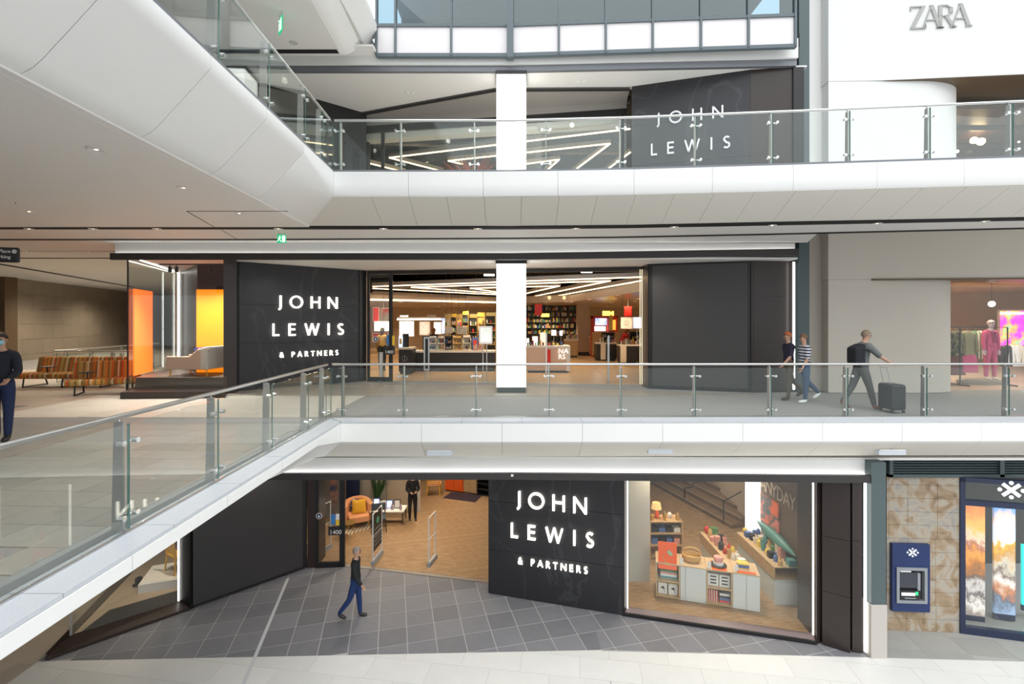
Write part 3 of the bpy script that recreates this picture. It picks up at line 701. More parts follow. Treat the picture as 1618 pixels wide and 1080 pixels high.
def scape(name, stops, seed):
    m = bpy.data.materials.new(name); m.use_nodes = True; nt = m.node_tree; b = nt.nodes['Principled BSDF']; L_ = nt.links.new
    tc = nt.nodes.new('ShaderNodeTexCoord'); sp = nt.nodes.new('ShaderNodeSeparateXYZ'); L_(tc.outputs['Generated'], sp.inputs[0])
    nz = nt.nodes.new('ShaderNodeTexNoise'); nz.inputs['Scale'].default_value = 3.0; nz.inputs['Detail'].default_value = 10; nz.inputs['Roughness'].default_value = .72
    mp = nt.nodes.new('ShaderNodeMapping'); mp.inputs['Location'].default_value = (seed, seed*2, 0); mp.inputs['Scale'].default_value = (.5, .5, 2.4)
    L_(tc.outputs['Generated'], mp.inputs[0]); L_(mp.outputs[0], nz.inputs['Vector'])
    # noise adds to height more near the ground
    m1 = nt.nodes.new('ShaderNodeMath'); m1.operation = 'SUBTRACT'; L_(nz.outputs['Fac'], m1.inputs[0]); m1.inputs[1].default_value = .5
    m2 = nt.nodes.new('ShaderNodeMath'); m2.operation = 'MULTIPLY_ADD'; L_(m1.outputs[0], m2.inputs[0]); m2.inputs[1].default_value = .55; L_(sp.outputs['Z'], m2.inputs[2])
    r = nt.nodes.new('ShaderNodeValToRGB'); e = r.color_ramp.elements
    while len(e) < len(stops): e.new(.5)
    for k, (p, c) in enumerate(stops): e[k].position = p; e[k].color = (*c, 1)
    L_(m2.outputs[0], r.inputs[0]); L_(r.outputs[0], b.inputs['Base Color']); L_(r.outputs[0], b.inputs['Emission Color']); b.inputs['Emission Strength'].default_value = .55
    return m
sA = scape('sunset_screen', [(0, (.25, .2, .18)), (.12, (.7, .65, .6)), (.2, (.10, .08, .08)), (.28, (.55, .5, .48)), (.36, (.12, .08, .06)), (.46, (.45, .16, .03)), (.55, (.75, .3, .06)), (.64, (.35, .12, .06)), (.70, (.9, .55, .4)), (.80, (1, .45, .12)), (1, (.85, .25, .08))], 1.3)
sB = scape('hills_screen', [(0, (.25, .35, .5)), (.12, (.10, .12, .16)), (.2, (.45, .18, .08)), (.3, (.75, .68, .62)), (.38, (.15, .1, .08)), (.46, (.55, .5, .4)), (.56, (.5, .25, .05)), (.64, (.85, .4, .06)), (.68, (.8, .9, 1)), (.82, (.75, .85, 1)), (.9, (.9, .6, .5)), (1, (.2, .4, .85))], 4.1)
for (xa_, xb_, ya, yb, m_, lb) in ((1523, 1556.5, 798, 970, sA, 'tall screen showing an orange sunset over rocks behind the bank window'), (1571, 1604.5, 800, 968, sB, 'tall screen showing blue sky over orange hills behind the bank window'), (1615, 1640, 860, 955, mat('teal_screen', (.02, .5, .45), .4, emit=1), 'teal screen at the right edge of the bank window')):
    A_ = (XX(xa_, 11.35), 11.35); B_ = (XX(xb_, 11.25), 11.25)
    o = notice(A_, B_, xa_, xb_, ya, yb, m_, 'video_screen', lb, 'screen', off=0, th=.06)
    st = notice(A_, B_, xa_, xb_, yb, yb+9, nf, 'stand', '', '', o, -.0, .06)

# ---- middle level shopfront
wm = backing('wall_left', uA, uB, ZM, ZS, black, .25)
panels(uA, uB, [ZM, 6.35, 7.48, ZS], slate, wm, cols=(0.015, .93))
panels(uA, uB, [ZM, ZS], black, wm, cols=(.935, 1), name='jamb_panel')
struct('wall_left', MB().prism([(XX(353, 13.35), 13.35), (XX(374, 13.55), 13.55), (uA[0], uA[1]), (uA[0]-.1, uA[1]+.5), (XX(353, 13.35)-.25, 14.4)], ZM, ZS), brown)
s2 = empty('shop_sign', (-6.5, 14.8, 6.2), label='illuminated white letter sign on the black slate wall of the middle level entrance', cat='sign')
sign_text(s2, 'JOHN', uA, uB, 438.7, 532.8, 466.5, 486, letterlit)
sign_text(s2, 'LEWIS', uA, uB, 430.2, 542.6, 511, 530.6, letterlit)
sign_text(s2, '& PARTNERS', uA, uB, 441.7, 534, 556.2, 564.6, letterlit, depth=.03, w=.15)
eA, eB = (-4.86, 16.2), (XX(1014, 15.05), 15.05)
dm = door('door_2', (-4.82, 16.15), line2(eA, eB, .075*1.33), ZM, ZS-.02, fw=.07)
dmA, dmB = (-4.82, 16.15), line2(eA, eB, .1)
ns = notice(dmA, dmB, 607, 624, 547, 560, blackpl, 'number_sign', 'small black street number sign on the middle level glass door', 'sign')
q, _ = on(dmA, dmB, 608.5, 558, .035); font_text('1400', .15, whitepl, 'digits', ns, q, wallrot(dmA, dmB), .003)
notice(dmA, dmB, 611, 617, 529, 545, bluep, 'door_notice', 'blue notice on the middle level glass door', 'sign')
notice(dmA, dmB, 618, 624, 530, 545, yellowp, 'door_notice', 'yellow notice on the middle level glass door', 'sign')
q, u = on(dmA, dmB, 594, 535.5, .03)
rs = disc(q, .085, nn_, whitepl, 'round_sticker'); tag(rs, 'round hand symbol sticker on the middle level glass door', 'sticker')
disc(q+nn_*.007, .072, nn_, MATS['navy_print'], 'sticker_face', rs, .002); disc(q+nn_*.011, .03, nn_, whitepl, 'hand_symbol', rs, .002)
# entrance head frame and right jamb
hf = struct('trim_16', wallmb(line2(eA, eB, .1), eB, .12, ZS-.14, ZS-.02), black)
struct('trim_17', wallmb(line2(eA, eB, .1), eB, .12, ZM-.01, ZM+.012), steeld)
struct('wall_front', MB().prism([(eB[0], eB[1]), (uE[0], uE[1]), (uE[0]+.1, uE[1]+.1), (eB[0]+.3, eB[1]+.3)], ZM, ZS), brown)
tj = empty('light_fitting', (eB[0], eB[1], ZM), label='pair of thin vertical light lines on the right jamb of the middle entrance', cat='light')
for k in (0.004, .014): MB().cyl((eB[0]-.09+k*6, eB[1]-.05, ZM+.05), (eB[0]-.09+k*6, eB[1]-.05, ZS-.1), .008, 8).build('light_line', mat('led_dimwarm', (1, .8, .5), .5, emit=1.2), tj, world=True)
wr_ = backing('wall_front', uE, uF, ZM, ZS, black, .3, .04)
a, b = sub(uE, uF, .12, length(uE, uF)-.10, .04); wallmb(a, b, .05, ZM+.10, ZS-.06).build('display_screen', mat('charcoal_screen', (.050, .046, .045), .5), wr_, world=True)
wq = struct('wall_right', MB().prism([uF, (XX(1252, 13.75), 13.75), (XX(1252, 13.75), 14.6), (uF[0], 14.6)], ZM, ZS), brown)
panels((uF[0]+.06, uF[1]-.0), (XX(1243, 13.7), 13.7), [ZM, 6.4, 7.7, ZS], brown, wq, .05, name='cladding_panel')
MB().box(XX(1254, 13.6)-.02, XX(1254, 13.6)+.025, 13.58, 13.62, ZM+.08, ZS-.04).box(XX(1259, 13.9)-.015, XX(1259, 13.9)+.015, 13.86, 13.9, ZM+.03, ZS-.04).build('light_strip', led, wq, world=True)
# tall teal-grey pier through the upper levels
struct('trim_18', MB().box(XX(1262.5, 13.6), XX(1279, 13.6), 13.6, 14.6, ZM, 18), teal)
# upper level shopfront
uw = backing('wall_left', (-7.85, 13.8), (-4.9, 16.3), ZU, 14.0, black, .25, 0)
vE, vF = (XX(998, 14.42), 14.42), (XX(1186, 13.45), 13.45)
w_u = backing('wall_front', vE, vF, ZU, 14.0, black, .3)
panels(vE, vF, [ZU, 11.6, 12.8, 14.0], slate, w_u)
struct('wall_right', MB().prism([vF, (XX(1252, 13.3), 13.3), (XX(1252, 13.3), 14.6), (vF[0], 14.6)], ZU, 14.0), brown)
struct('wall_right', MB().box(XX(1252, 13.3), XX(1262, 13.5), 13.25, 14.6, ZU, 13.95), black)
s3 = empty('shop_sign', (5, 13.9, 11.4), label='unlit silver-white letter sign on the dark upper level wall behind the balustrade', cat='sign')
sign_text(s3, 'JOHN', vE, vF, 1037, 1142.5, 180, 198.5, letterwhite)
sign_text(s3, 'LEWIS', vE, vF, 1028.6, 1153.5, 228, 246.5, letterwhite)
# upper entrance bulkhead and head frame
uh = [(-5.2, 16.25), (-.5, 14.5), (3.52, 14.45)]
struct('trim_19', wallmb(uh[0], uh[1], .05, 13.88, 13.98, wallmb(uh[1], uh[2], .05, 13.88, 13.98)), black)
fA, fB = (-5.1, 16.6), (3.6, 15.2)
struct('wall_back', MB().prism([uh[0], uh[1], uh[2], (fB[0], fB[1]), (fA[0], fA[1])], 0, 0, zt=[(13.93, 13.97), (13.93, 13.97), (13.93, 13.97), (13.90, 13.97), (13.90, 13.97)]), mat('bulkhead_grey', (.30, .28, .26), .7))
struct('trim_20', wallmb(fA, fB, .1, 13.45, 13.68), black)
struct('wall_back', wallmb(fA, fB, .1, 13.68, 13.95), mat('bulkhead_grey', (.30, .28, .26), .7))
struct('trim_20', wallmb((fA[0], fA[1]+.12), (fB[0], fB[1]+.12), .4, 13.25, 13.46), cream)
w5 = empty('window_5', (-5, 16.4, ZU), kind='structure')
for a, b in ((0, .08), (.08, .28), (.28, .48), (.48, .72), (.72, 1)):
    A_, B_ = line2(fA, fB, a), line2(fA, fB, b); wallmb(*sub(A_, B_, .01, length(A_, B_)-.01), .015, ZU, 13.45).build('glass_pane', sglass, w5, world=True)
for t in (.08, .985):
    A_ = line2(fA, fB, t); MB().box(A_[0]-.05, A_[0]+.05, A_[1]-.03, A_[1]+.07, ZU, 13.5).build('mullion', black, w5, world=True)

# ---- lit columns
def column(z0, z1, lab):
    c = empty('lightbox_column', (-.02, 13.9, z0), label=lab, cat='column')
    MB().box(-.43, .39, 13.5, 14.3, z0+.16, z1-.10).build('light_panel', lightbox, c, world=True)
    MB().box(-.41, .38, 13.52, 14.28, z0, z0+.16).build('base', mat('dark_grey_base', (.06, .07, .075), .5), c, world=True)
    MB().box(-.45, .41, 13.48, 14.32, z1-.10, z1).build('cap', black, c, world=True)
column(ZM, ZS, 'square glowing white column in front of the middle level entrance')
column(ZU, zb1[0]+.02, 'square glowing white column in front of the upper level entrance')

# ---- middle display bay with sofa
Q = (XX(202, 13.1), 13.1); R_ = (XX(353, 13.25), 13.25); Q3 = (-11.75, 16.95)
w6 = empty('window_6', (Q[0], Q[1], ZM), kind='structure')
MB().prism([(XX(190, 12.44), 12.44), (XX(356, 12.6), 12.6), (XX(356, 13.3), 13.3), (R_[0], R_[1]+.6), (Q3[0], Q3[1]), (Q3[0]-.35, Q3[1]), (XX(190, 12.44)-.02, 12.5)], ZM, ZM+.17).build('plinth', mat('dark_bronze_plinth', (.04, .03, .026), .4), w6, world=True)
MB().prism([(Q[0]+.12, Q[1]+.1), (R_[0], R_[1]+.05), (R_[0], 14.9), (Q3[0]+.3, Q3[1]), (Q3[0]+.05, Q3[1])], ZM+.17, ZM+.46).build('platform', mat('taupe_platform', (.13, .10, .08), .45), w6, world=True)
A_, B_ = sub(Q, R_, .01, length(Q, R_)*.5-.006); wallmb(A_, B_, .016, ZM+.17, ZS-.02).build('glass_pane', sglass, w6, world=True)
A_, B_ = sub(Q, R_, length(Q, R_)*.5+.006, length(Q, R_)); wallmb(A_, B_, .016, ZM+.17, ZS-.02).build('glass_pane', sglass, w6, world=True)
for a, b in ((0, .37), (.37, 1)):
    A_, B_ = line2(Q, Q3, a), line2(Q, Q3, b); wallmb(*sub(A_, B_, .006, length(A_, B_)-.006), .016, ZM+.17, ZS-.02).build('glass_pane', sglass, w6, world=True)
MB().obox(Q, .3, .03, .03, ZM+.17, ZS).build('corner_post', black, w6, world=True)
MB().bar((Q[0]+.1, Q[1]+.3, ZS-.02), (Q3[0]+.1, Q3[1], ZS-.02), .02, .02).build('light_strip', led, w6, world=True)
MB().box(Q3[0]+.08, Q3[0]+.10, Q3[1]-.01, Q3[1]+.01, ZM+.46, ZS-.05).build('light_strip', led, w6, world=True)
MB().box(XX(281, 16.4)-.01, XX(281, 16.4)+.01, 16.39, 16.41, ZM+.46, ZS-.05).build('light_strip', led, w6, world=True)
struct('ceiling', MB().prism([(-10.75, 13.2), (-7.9, 13.2), (-7.9, 14.9), (-9.2, 17.2), (-11.95, 17.2)], ZS+.01, ZS+.06), ceilm)
struct('wall_back', MB().prism([(Q3[0]+.12, Q3[1]), (XX(310, 14.4), 14.45), (-7.8, 14.45), (-7.8, 14.6), (-9.2, 14.7), (Q3[0]+.35, Q3[1]+.1)], ZM, ZS), brown)
yp = MB().box(XX(309, 14.3), XX(354, 14.3), 14.34, 14.42, ZM+.48, ZZ(457, 14.3)).build('backlit_panel', mat('amber_panel', (.7, .16, .0), .5, emit=.62, ecol=(1, .27, .0))); tag(yp, 'tall glowing amber yellow panel behind the sofa in the display window', 'panel')
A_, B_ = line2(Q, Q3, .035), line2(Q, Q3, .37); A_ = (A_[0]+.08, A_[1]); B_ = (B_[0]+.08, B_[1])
op = wallmb(A_, B_, .03, ZM+.50, ZZ(456, 13.3)).build('orange_reflection', mat('reflected_orange', (1, .20, .03), .5, emit=.75, ecol=(1, .16, .02))); tag(op, 'tall orange reflection modelled as a panel just inside the side glass of the display window', 'reflection')  # glowing panel stands in for the amber panel's reflection in the side glass
tr = empty('spotlight_track', (-9.5, 13.6, ZS-.1), label='black ceiling track with three spotlights over the window sofa', cat='light')
MB().box(XX(252, 13.7), XX(352, 13.7), 13.68, 13.72, ZZ(418.5, 13.7), ZZ(416.5, 13.7)).build('track', black, tr, world=True)
for px, D in ((268.5, 13.7), (279, 13.75), (332.5, 13.7)):
    MB().cyl((XX(px, D), D, ZZ(430, D)), (XX(px, D), D, ZZ(421, D)), .045, 12).cyl((XX(px, D), D, ZZ(421, D)), (XX(px, D), D, ZZ(417, D)), .012, 8).build('spotlight', black, tr, world=True)

# ---- right hand fashion shop
za_ = empty('wall_right', (11, 13.5, ZM), kind='structure')
def curved(z0, z1, end, m, nm):
    P = [(XX(1309, 13.55), 13.55), (10.0, 13.53), (11.4, 13.50)]
    ex, ey = end
    P += [(11.4+(ex-11.4)*math.sin(t*PI/2/12), ey-(ey-13.50)*math.cos(t*PI/2/12)) for t in range(1, 13)]
    P += [(ex, ey+.6), (ex-.5, ey+.6), (8.95, 14.4)]
    return MB().prism(P, z0, z1).build(nm, m, za_, world=True, smooth='auto')
curved(ZM, 8.16, (12.60, 14.0), beige, 'curved_wall')
curved(ZU, 13.70, (13.02, 14.4), whitewall, 'curved_wall')
zrp = mat('pier_white', (.78, .77, .75), .65)
MB().prism([(XX(1278, 13.9), 13.9), (XX(1312, 13.9), 13.9), (8.9, 14.4), (8.2, 14.4)], ZM, 9.6).build('recess_panel', mat('taupe_render', (.52, .47, .40), .7), za_, world=True)
MB().prism([(XX(1278, 13.9), 13.9), (XX(1312, 13.9), 13.9), (8.9, 14.4), (8.2, 14.4)], ZU-.1, 18).build('recess_panel', zrp, za_, world=True)
hp = [(XX(1309, 13.55), 13.55), (XX(1377, 13.52), 13.52), (16, 12.95), (16, 13.5), (13.6, 14.6), (8.87, 14.4)]
MB().prism(hp, 8.165, 9.62).build('header_wall', beige, za_, world=True)
MB().prism(hp, 13.71, 18.5).build('header_wall', whitewall, za_, world=True)
bronze = mat('bronze_soffit', (.12, .085, .05), .35, metal=.4)
MB().bar((10.04, 13.50, 8.155), (16, 12.93, 8.155), .05, .045).build('slot_trim', bronze, za_, world=True)
MB().prism([(10.05, 13.54), (16, 12.97), (16, 14.4), (12.3, 14.4)], 8.145, 8.166).prism([(10.2, 13.54), (16, 12.97), (16, 14.9), (12.3, 14.9)], 13.69, 13.712).build('slot_soffit', bronze, za_, world=True)
zs = empty('shop_sign', (12, 13.3, 15), label='white relief serif letters on the white wall at top right', cat='sign')
hA, hB = hp[1], hp[2]
ztm = mat('relief_letter', (.36, .36, .34), .5)
def zletter(strokes, O, U, N, h):
    mb = MB()
    for a, b, wd in strokes:
        a = Vector(a); b = Vector(b); d = (b-a).normalized(); p = Vector((wd/2, 0)) if abs(d.y) > .4 else Vector((0, wd/2))
        mb.plate([O+U*(c.x*h)+Vector((0, 0, c.y*h)) for c in (a-p, b-p, b+p, a+p)], N*.035)
    return mb
dU = Vector((hB[0]-hA[0], hB[1]-hA[1], 0)).normalized(); nU = Vector((dU.y, -dU.x, 0))
ZL = {'Z': [((.0, .97), (.62, .97), .05), ((.0, .03), (.66, .03), .05), ((.54, .95), (.08, .04), .16), ((.02, .97), (.02, .80), .04), ((.64, .03), (.64, .2), .04)],
      'A': [((.05, .02), (.40, 1), .05), ((.40, 1), (.74, .02), .15), ((.18, .36), (.55, .36), .045), ((-.04, .02), (.16, .02), .04), ((.60, .02), (.88, .02), .04)],
      'R': [((.12, .02), (.12, .98), .14), ((.12, .96), (.40, .96), .05), ((.12, .50), (.40, .50), .05), ((.38, .96), (.56, .84), .10), ((.56, .86), (.56, .62), .14), ((.56, .64), (.40, .50), .10), ((.36, .50), (.66, .02), .15), ((-.02, .02), (.28, .02), .04), ((.6, .02), (.8, .02), .04)]}
u0, zt1 = hit(1437.5, 11, hA, hB); _, zb1_ = hit(1437.5, 47, hA, hB); u1, _ = hit(1529, 11, hA, hB); hh = zt1-zb1_
for ch, fx in (('Z', 0), ('A', .20), ('R', .47), ('A', .70)):
    O = Vector((hA[0], hA[1], zb1_))+dU*(u0+(u1-u0)*fx)
    zletter([((a[0]*.98, a[1]), (b[0]*.98, b[1]), wd) for a, b, wd in ZL[ch]], O, dU, nU, hh).build('letter', ztm, zs, world=True)
for z0, z1, D, nm in ((ZM, 8.15, 14.05, 'window_7'), (ZU, 13.7, 14.45, 'window_8')):
    wz = empty(nm, (12.6, D, z0), kind='structure')
    MB().box(12.55 if z0 == ZM else 13.0, 14.9, D, D+.016, z0+.02, z1).build('glass_pane', sglass, wz, world=True); MB().box(14.92, 17.5, D, D+.016, z0+.02, z1).build('glass_pane', sglass, wz, world=True)

# ---- far left corridor
sw = struct('wall_back', MB().prism([(-24.6, 23.7), (-27.8, 35.2), (-28.2, 35.2), (-25.0, 23.7)], ZM-5, ZC), groutd)
stonew = mat('taupe_stone_panel', (.30, .25, .19), .6, var=.07, noise=.08, nscale=3)
sA_, sB_ = (-24.55, 23.7), (-27.75, 35.2)
dS = Vector((sB_[0]-sA_[0], sB_[1]-sA_[1], 0)).normalized(); nS = Vector((dS.y, -dS.x, 0))
for r in range(6):
    k = 0; u = -(r % 2)*.8
    while u < 11.8:
        a0, a1 = max(u, 0)+.006, min(u+1.6, 11.9)-.006
        if a1-a0 > .1:
            O = Vector((sA_[0], sA_[1], 0)); z0 = ZM-.5+r*.78+.006; z1 = min(z0+.768, ZC-.01)
            MB().plate([O+dS*a0+Vector((0, 0, z0)), O+dS*a1+Vector((0, 0, z0)), O+dS*a1+Vector((0, 0, z1)), O+dS*a0+Vector((0, 0, z1))], nS*.02).build('stone_panel', stonew, sw, world=True)
        u += 1.6
struct('trim_21', MB().box(-24.75, -24.2, 23.1, 23.7, ZM, ZC), mat('bronze_pilaster', (.13, .085, .045), .5))
struct('wall_left', MB().box(-30, -24.75, 23.2, 23.5, ZM, ZC), slot)
struct('wall_back', MB().box(-30, -4.9, 40, 40.3, 0, 18), stonew)
struct('wall_left', MB().box(-30.3, -30, -16, 40, 0, 18), beige)
# ================================================================== BALUSTRADES
def balustrade(label, P, z, posts, joints=None, fin=.11, h=1.10, inside=1, chan=steel, post_m=steeld, group=None, cw=.022, ch=.02):
    """P: glass line polyline (2D). posts: distances along P. inside=+1: walkway on the left of the direction of travel"""
    root = empty('glass_balustrade', (P[0][0], P[0][1], z), label=label, cat='balustrade')
    Lt = sum(length(a, b) for a, b in zip(P[:-1], P[1:]))
    def frame(s):
        p = Vector(polyat(P, s)); q = Vector(polyat(P, min(s+.01, Lt))); 
        if (q-p).length < 1e-6: q = p; p = Vector(polyat(P, s-.01)); d = (q-p).normalized(); p = q
        else: d = (q-p).normalized()
        n = Vector((-d.y, d.x))*inside
        return Vector((p.x, p.y, 0)), Vector((d.x, d.y, 0)), Vector((n.x, n.y, 0))
    # glass panels between joints
    js = joints or posts
    js = [0]+[j for j in js if .05 < j < Lt-.05]+[Lt]
    for a, b in zip(js[:-1], js[1:]):
        s0, s1 = a+.006, b-.006; p, d, n = frame(s0); q, _, _ = frame(s1)
        MB().prism([(p.x, p.y), (q.x, q.y), (q.x+n.x*.015, q.y+n.y*.015), (p.x+n.x*.015, p.y+n.y*.015)], z+.035, z+h-.07).build('glass_panel', glass, root, world=True)
        for e in (p, q):
            MB().bar((e.x+n.x*.0075, e.y+n.y*.0075, z+.035), (e.x+n.x*.0075, e.y+n.y*.0075, z+h-.07), .004, .017).build('glass_edge', gedge, root, world=True)
    # base channel + rail follow the corners
    ss = [0]; acc = 0
    for a, b in zip(P[:-1], P[1:]): acc += length(a, b); ss.append(acc)
    pts = []
    for k, s_ in enumerate(ss):
        p, d, n = frame(max(min(s_, Lt), 0)); pts.append((p, n))
    mb = MB()
    for (p, n), (q, m_) in zip(pts[:-1], pts[1:]): mb.bar(p+n*.007+Vector((0, 0, z+ch/2)), q+m_*.007+Vector((0, 0, z+ch/2)), cw, ch)
    mb.build('base_channel', chan, root, world=True)
    MB().tube([p+n*.075+Vector((0, 0, z+h)) for p, n in pts], .025, 12).build('handrail', steel, root, world=True, smooth='auto')
    for s_ in posts:
        if s_ < .03 or s_ > Lt-.03: continue
        p, d, n = frame(s_); Zv = Vector((0, 0, 1)); p = p+Zv*z
        po = MB().plate([p+n*.05-d*.011, p+n*(.05+fin)-d*.011, p+n*(.05+fin*.82)+Zv*(h-.05)-d*.011, p+n*.055+Zv*(h-.05)-d*.011], d*.022)
        po = po.build('post', post_m, root, world=True)
        MB().tube([p+n*.06+Zv*(h-.22), p+n*.10+Zv*(h-.02)], .009, 8).build('rail_arm', steel, po, world=True)
        for zz in (.165, h-.24):
            mb = MB().tube([p+n*.035-d*.085+Zv*zz, p+n*.035+d*.085+Zv*zz], .011, 8).tube([p+n*.03+Zv*zz, p+n*.08+Zv*zz], .012, 8)
            for sg_ in (-1, 1):
                c_ = p+d*.085*sg_+Zv*zz
                mb.tube([c_-n*.022, c_+n*.04], .027, 12)
            mb.build('clamp', chrome, po, world=True, smooth='auto')
    return root
# left edge, middle level: glass 0.33 m inside the kerb edge
def gx(Y, c, y0, s_=.022): return c-s_*(Y-y0)
gm = lambda Y: gx(Y, -3.74, 10.0)
ylist = [9.75, 8.85, 7.45, 6.03, 4.58, 3.15, 1.7, .25]
Pm = [(gm(10.0), 10.0), (gm(-1.0), -1.0)]
balustrade('steel and glass balustrade along the left edge of the middle deck, nearest the viewer', Pm, ZM, [10.0-y for y in ylist], inside=-1, chan=steeld)
pxs = [540, 637, 752, 868, 982, 1099, 1219, 1340, 1465, 1595]
Pf = [(gm(10.0), 10.0), (3, 10.02), (10.3, 10.10), (14.4, 10.12)]
def dist_far(P, px):
    acc = 0
    for a, b in zip(P[:-1], P[1:]):
        u, _ = hit(px, 500, a, b)
        if -.01 <= u <= length(a, b): return acc+u
        acc += length(a, b)
    return acc
ps = [dist_far(Pf, p) for p in pxs]; ps += [ps[-1]+1.5, ps[-1]+3]
balustrade('long straight glass balustrade across the front of the middle deck', Pf, ZM, ps, inside=1, chan=steeld)
gu = lambda Y: gx(Y, -3.72, 10.05, .042)
Pu = [(gu(10.07), 10.07), (gu(-1), -1)]
balustrade('steel and glass balustrade along the left edge of the upper deck, at top left', Pu, ZU, [10.07-y for y in (9.5, 8.6, 7.2, 5.86, 4.45, 3.0, 1.6, .2)], inside=-1, chan=greybeam, cw=.05, ch=.04)
Pv = [(gu(10.07), 10.07), (0, 10.07), (2.47, 9.92), (5.74, 9.61), (9.7, 9.19), (14.4, 8.75)]
px2 = [536, 632, 749, 863, 981, 1100, 1221, 1343, 1470, 1601]
ps = [dist_far(Pv, p) for p in px2]; ps += [ps[-1]+1.5, ps[-1]+3]
balustrade('long curved glass balustrade across the front of the upper deck', Pv, ZU, ps, inside=1, chan=greybeam, cw=.05, ch=.04)
# far left void balustrade behind the benches
Pb = [(-14.15, 20.5), (-14.0, 15.3), (-9.9, 15.3)]
Pb = [(-14.95, 15.9), (-11.75, 15.9)]
balustrade('distant glass balustrade behind the striped benches', Pb, ZM, [.37, 1.9], inside=-1, h=1.02)
balustrade('distant glass balustrade running away beyond the striped benches', [(-15.0, 15.96), (-15.6, 21.5)], ZM, [1.6, 3.2, 4.8], inside=1, h=1.02)

# ================================================================== FIXTURES
# linear white units on the sloping soffit
u0 = None
for px, py, x0, x1, lb in ((695, 714, 675, 715, 'left'), (1042, 711, 1023, 1062, 'middle'), (1407, 713, 1386, 1429, 'right')):
    D = 9.95; r = empty('linear_luminaire', (XX(px, D), D, ZZ(717, D)), label='%s one of three small white linear lights under the middle deck edge' % {'left': 'leftmost', 'middle': 'centre', 'right': 'rightmost'}[lb], cat='light', group='linear lights under the deck edge')
    MB().prism([(XX(x0, D), D-.05), (XX(x1, D), D-.05), (XX(x1, D), D+.06), (XX(x0, D), D+.06)], ZZ(py+4.5, D), ZZ(py-2.5, D)).build('housing', mat('pale_grey_housing', (.62, .66, .72), .4), r, world=True, bevel=.008)
    MB().box(XX(x0, D)+.02, XX(x1, D)-.02, D-.055, D+.05, ZZ(py-2.5, D), ZZ(py-4.0, D)).build('lens', whitepl, r, world=True)
    MB().box(XX(px, D)-.03, XX(px, D)+.03, D-.02, D+.04, ZZ(py-4, D), ZZ(py-9, D)).build('bracket', greym, r, world=True)
    MB().ball((XX(px+15, D), D+.02, ZZ(py-7, D)), .012, 8).build('sensor', blackpl, r, world=True)
# ceiling downlights
ring = mat('downlight_ring', (.75, .73, .70), .4); warmlamp = mat('downlight_lamp', (1, .85, .6), .5, emit=4, ecol=(1, .80, .50))
proto = None
def downlight(x, y, z, label, group, r=.085, power=0, ang=100):
    global proto
    if proto is None:
        d = empty('downlight', (x, y, z)); MB().lathe([(r, 0), (r+.015, -.004), (r, -.012), (r-.012, -.004)], n=20).build('trim_ring', ring, d, smooth='auto')
        MB().lathe([(r-.012, .0), (r-.02, .0), (.0, -.006)], n=16).build('lamp', warmlamp, d)
        tag(d, label, 'light', group); proto = d
    else: d = dup(proto, (x, y, z), label=label, group=group)
    if power:
        l = bpy.data.lights.new('spot', 'SPOT'); l.energy = power; l.color = (1, .86, .68); l.spot_size = math.radians(ang); l.spot_blend = .8; l.shadow_soft_size = .06
        lo = bpy.data.objects.new('lamp_beam', l); COL.objects.link(lo); lo.location = (x, y, z-.05)
    return d
for px, py, lb in ((152, 236, 'round downlight in the left ceiling, nearest the viewer'), (290, 296.5, 'round downlight in the left ceiling, second from the viewer'), (46, 334, 'round downlight in the left ceiling, farthest left'), (378, 336.5, 'round downlight in the left ceiling beside the panel joint')):
    p = G(px, py, ZC); downlight(p.x, p.y, ZC, lb, None, power=90)
for px, py in ((418, 3),):
    p = G(px, py, 14.15); downlight(p.x, p.y, 14.15, 'round downlight in the top left ceiling', None, power=60)
ORD = ['first', 'second', 'third', 'fourth', 'fifth', 'sixth', 'seventh', 'eighth', 'ninth', 'tenth', 'eleventh', 'twelfth', 'thirteenth', 'fourteenth', 'fifteenth', 'sixteenth', 'seventeenth', 'eighteenth', 'nineteenth', 'twentieth', 'twenty-first', 'twenty-second']
for kk, px in enumerate((46, 147, 248, 440, 606, 755, 910, 1065, 1220, 1386, 1555)):
    D = 11.1 if px < 900 else 11.1-(px-900)*.00125
    downlight(XX(px, D), D, ZC-.004, 'tiny warm downlight in the black slot of the middle ceiling, %s from the left' % ORD[kk], 'slot downlights of the middle ceiling', power=12)
for px, py, sd in ((42, 397, 'left'), (140, 398, 'right')):
    p = G(px, py, ZC); downlight(p.x, p.y, ZC, '%s of the two small downlights beside the hanging sign' % sd, 'corridor ceiling downlights', power=60)
for kk, (x, y) in enumerate(((-15, 19), (-19, 20), (-22, 25), (-23.5, 30), (-18, 26), (-13, 22))):
    downlight(x, y, ZC, 'small added fill light in the far left corridor ceiling, %s of the six over the benches' % ORD[kk], 'corridor ceiling downlights', power=420, ang=150)  # made-up fittings, added to brighten the dark corridor wall
for px, py, nm in ((648, 144, 'a'), (918, 125.5, 'b')):
    p = G(px, py, 14.02)
    o = MB().lathe([(.06, 0), (.06, -.03), (.03, -.045)], (p.x-.08, p.y, 13.99), 14).lathe([(.05, 0), (.05, -.03), (.02, -.04)], (p.x+.09, p.y, 13.99), 14).build('ceiling_sensor', whitepl); tag(o, 'pair of small white sensors on the upper soffit %s the lit column' % ('left of' if nm == 'a' else 'right of'), 'sensor')
o = MB().lathe([(.13, 0), (.13, -.02), (.10, -.035)], (G(464, 66, 14.15).x, G(464, 66, 14.15).y, 14.15), 18).build('ceiling_speaker', mat('speaker_grey', (.55, .55, .53), .6)); tag(o, 'round grey speaker in the top left ceiling', 'speaker')
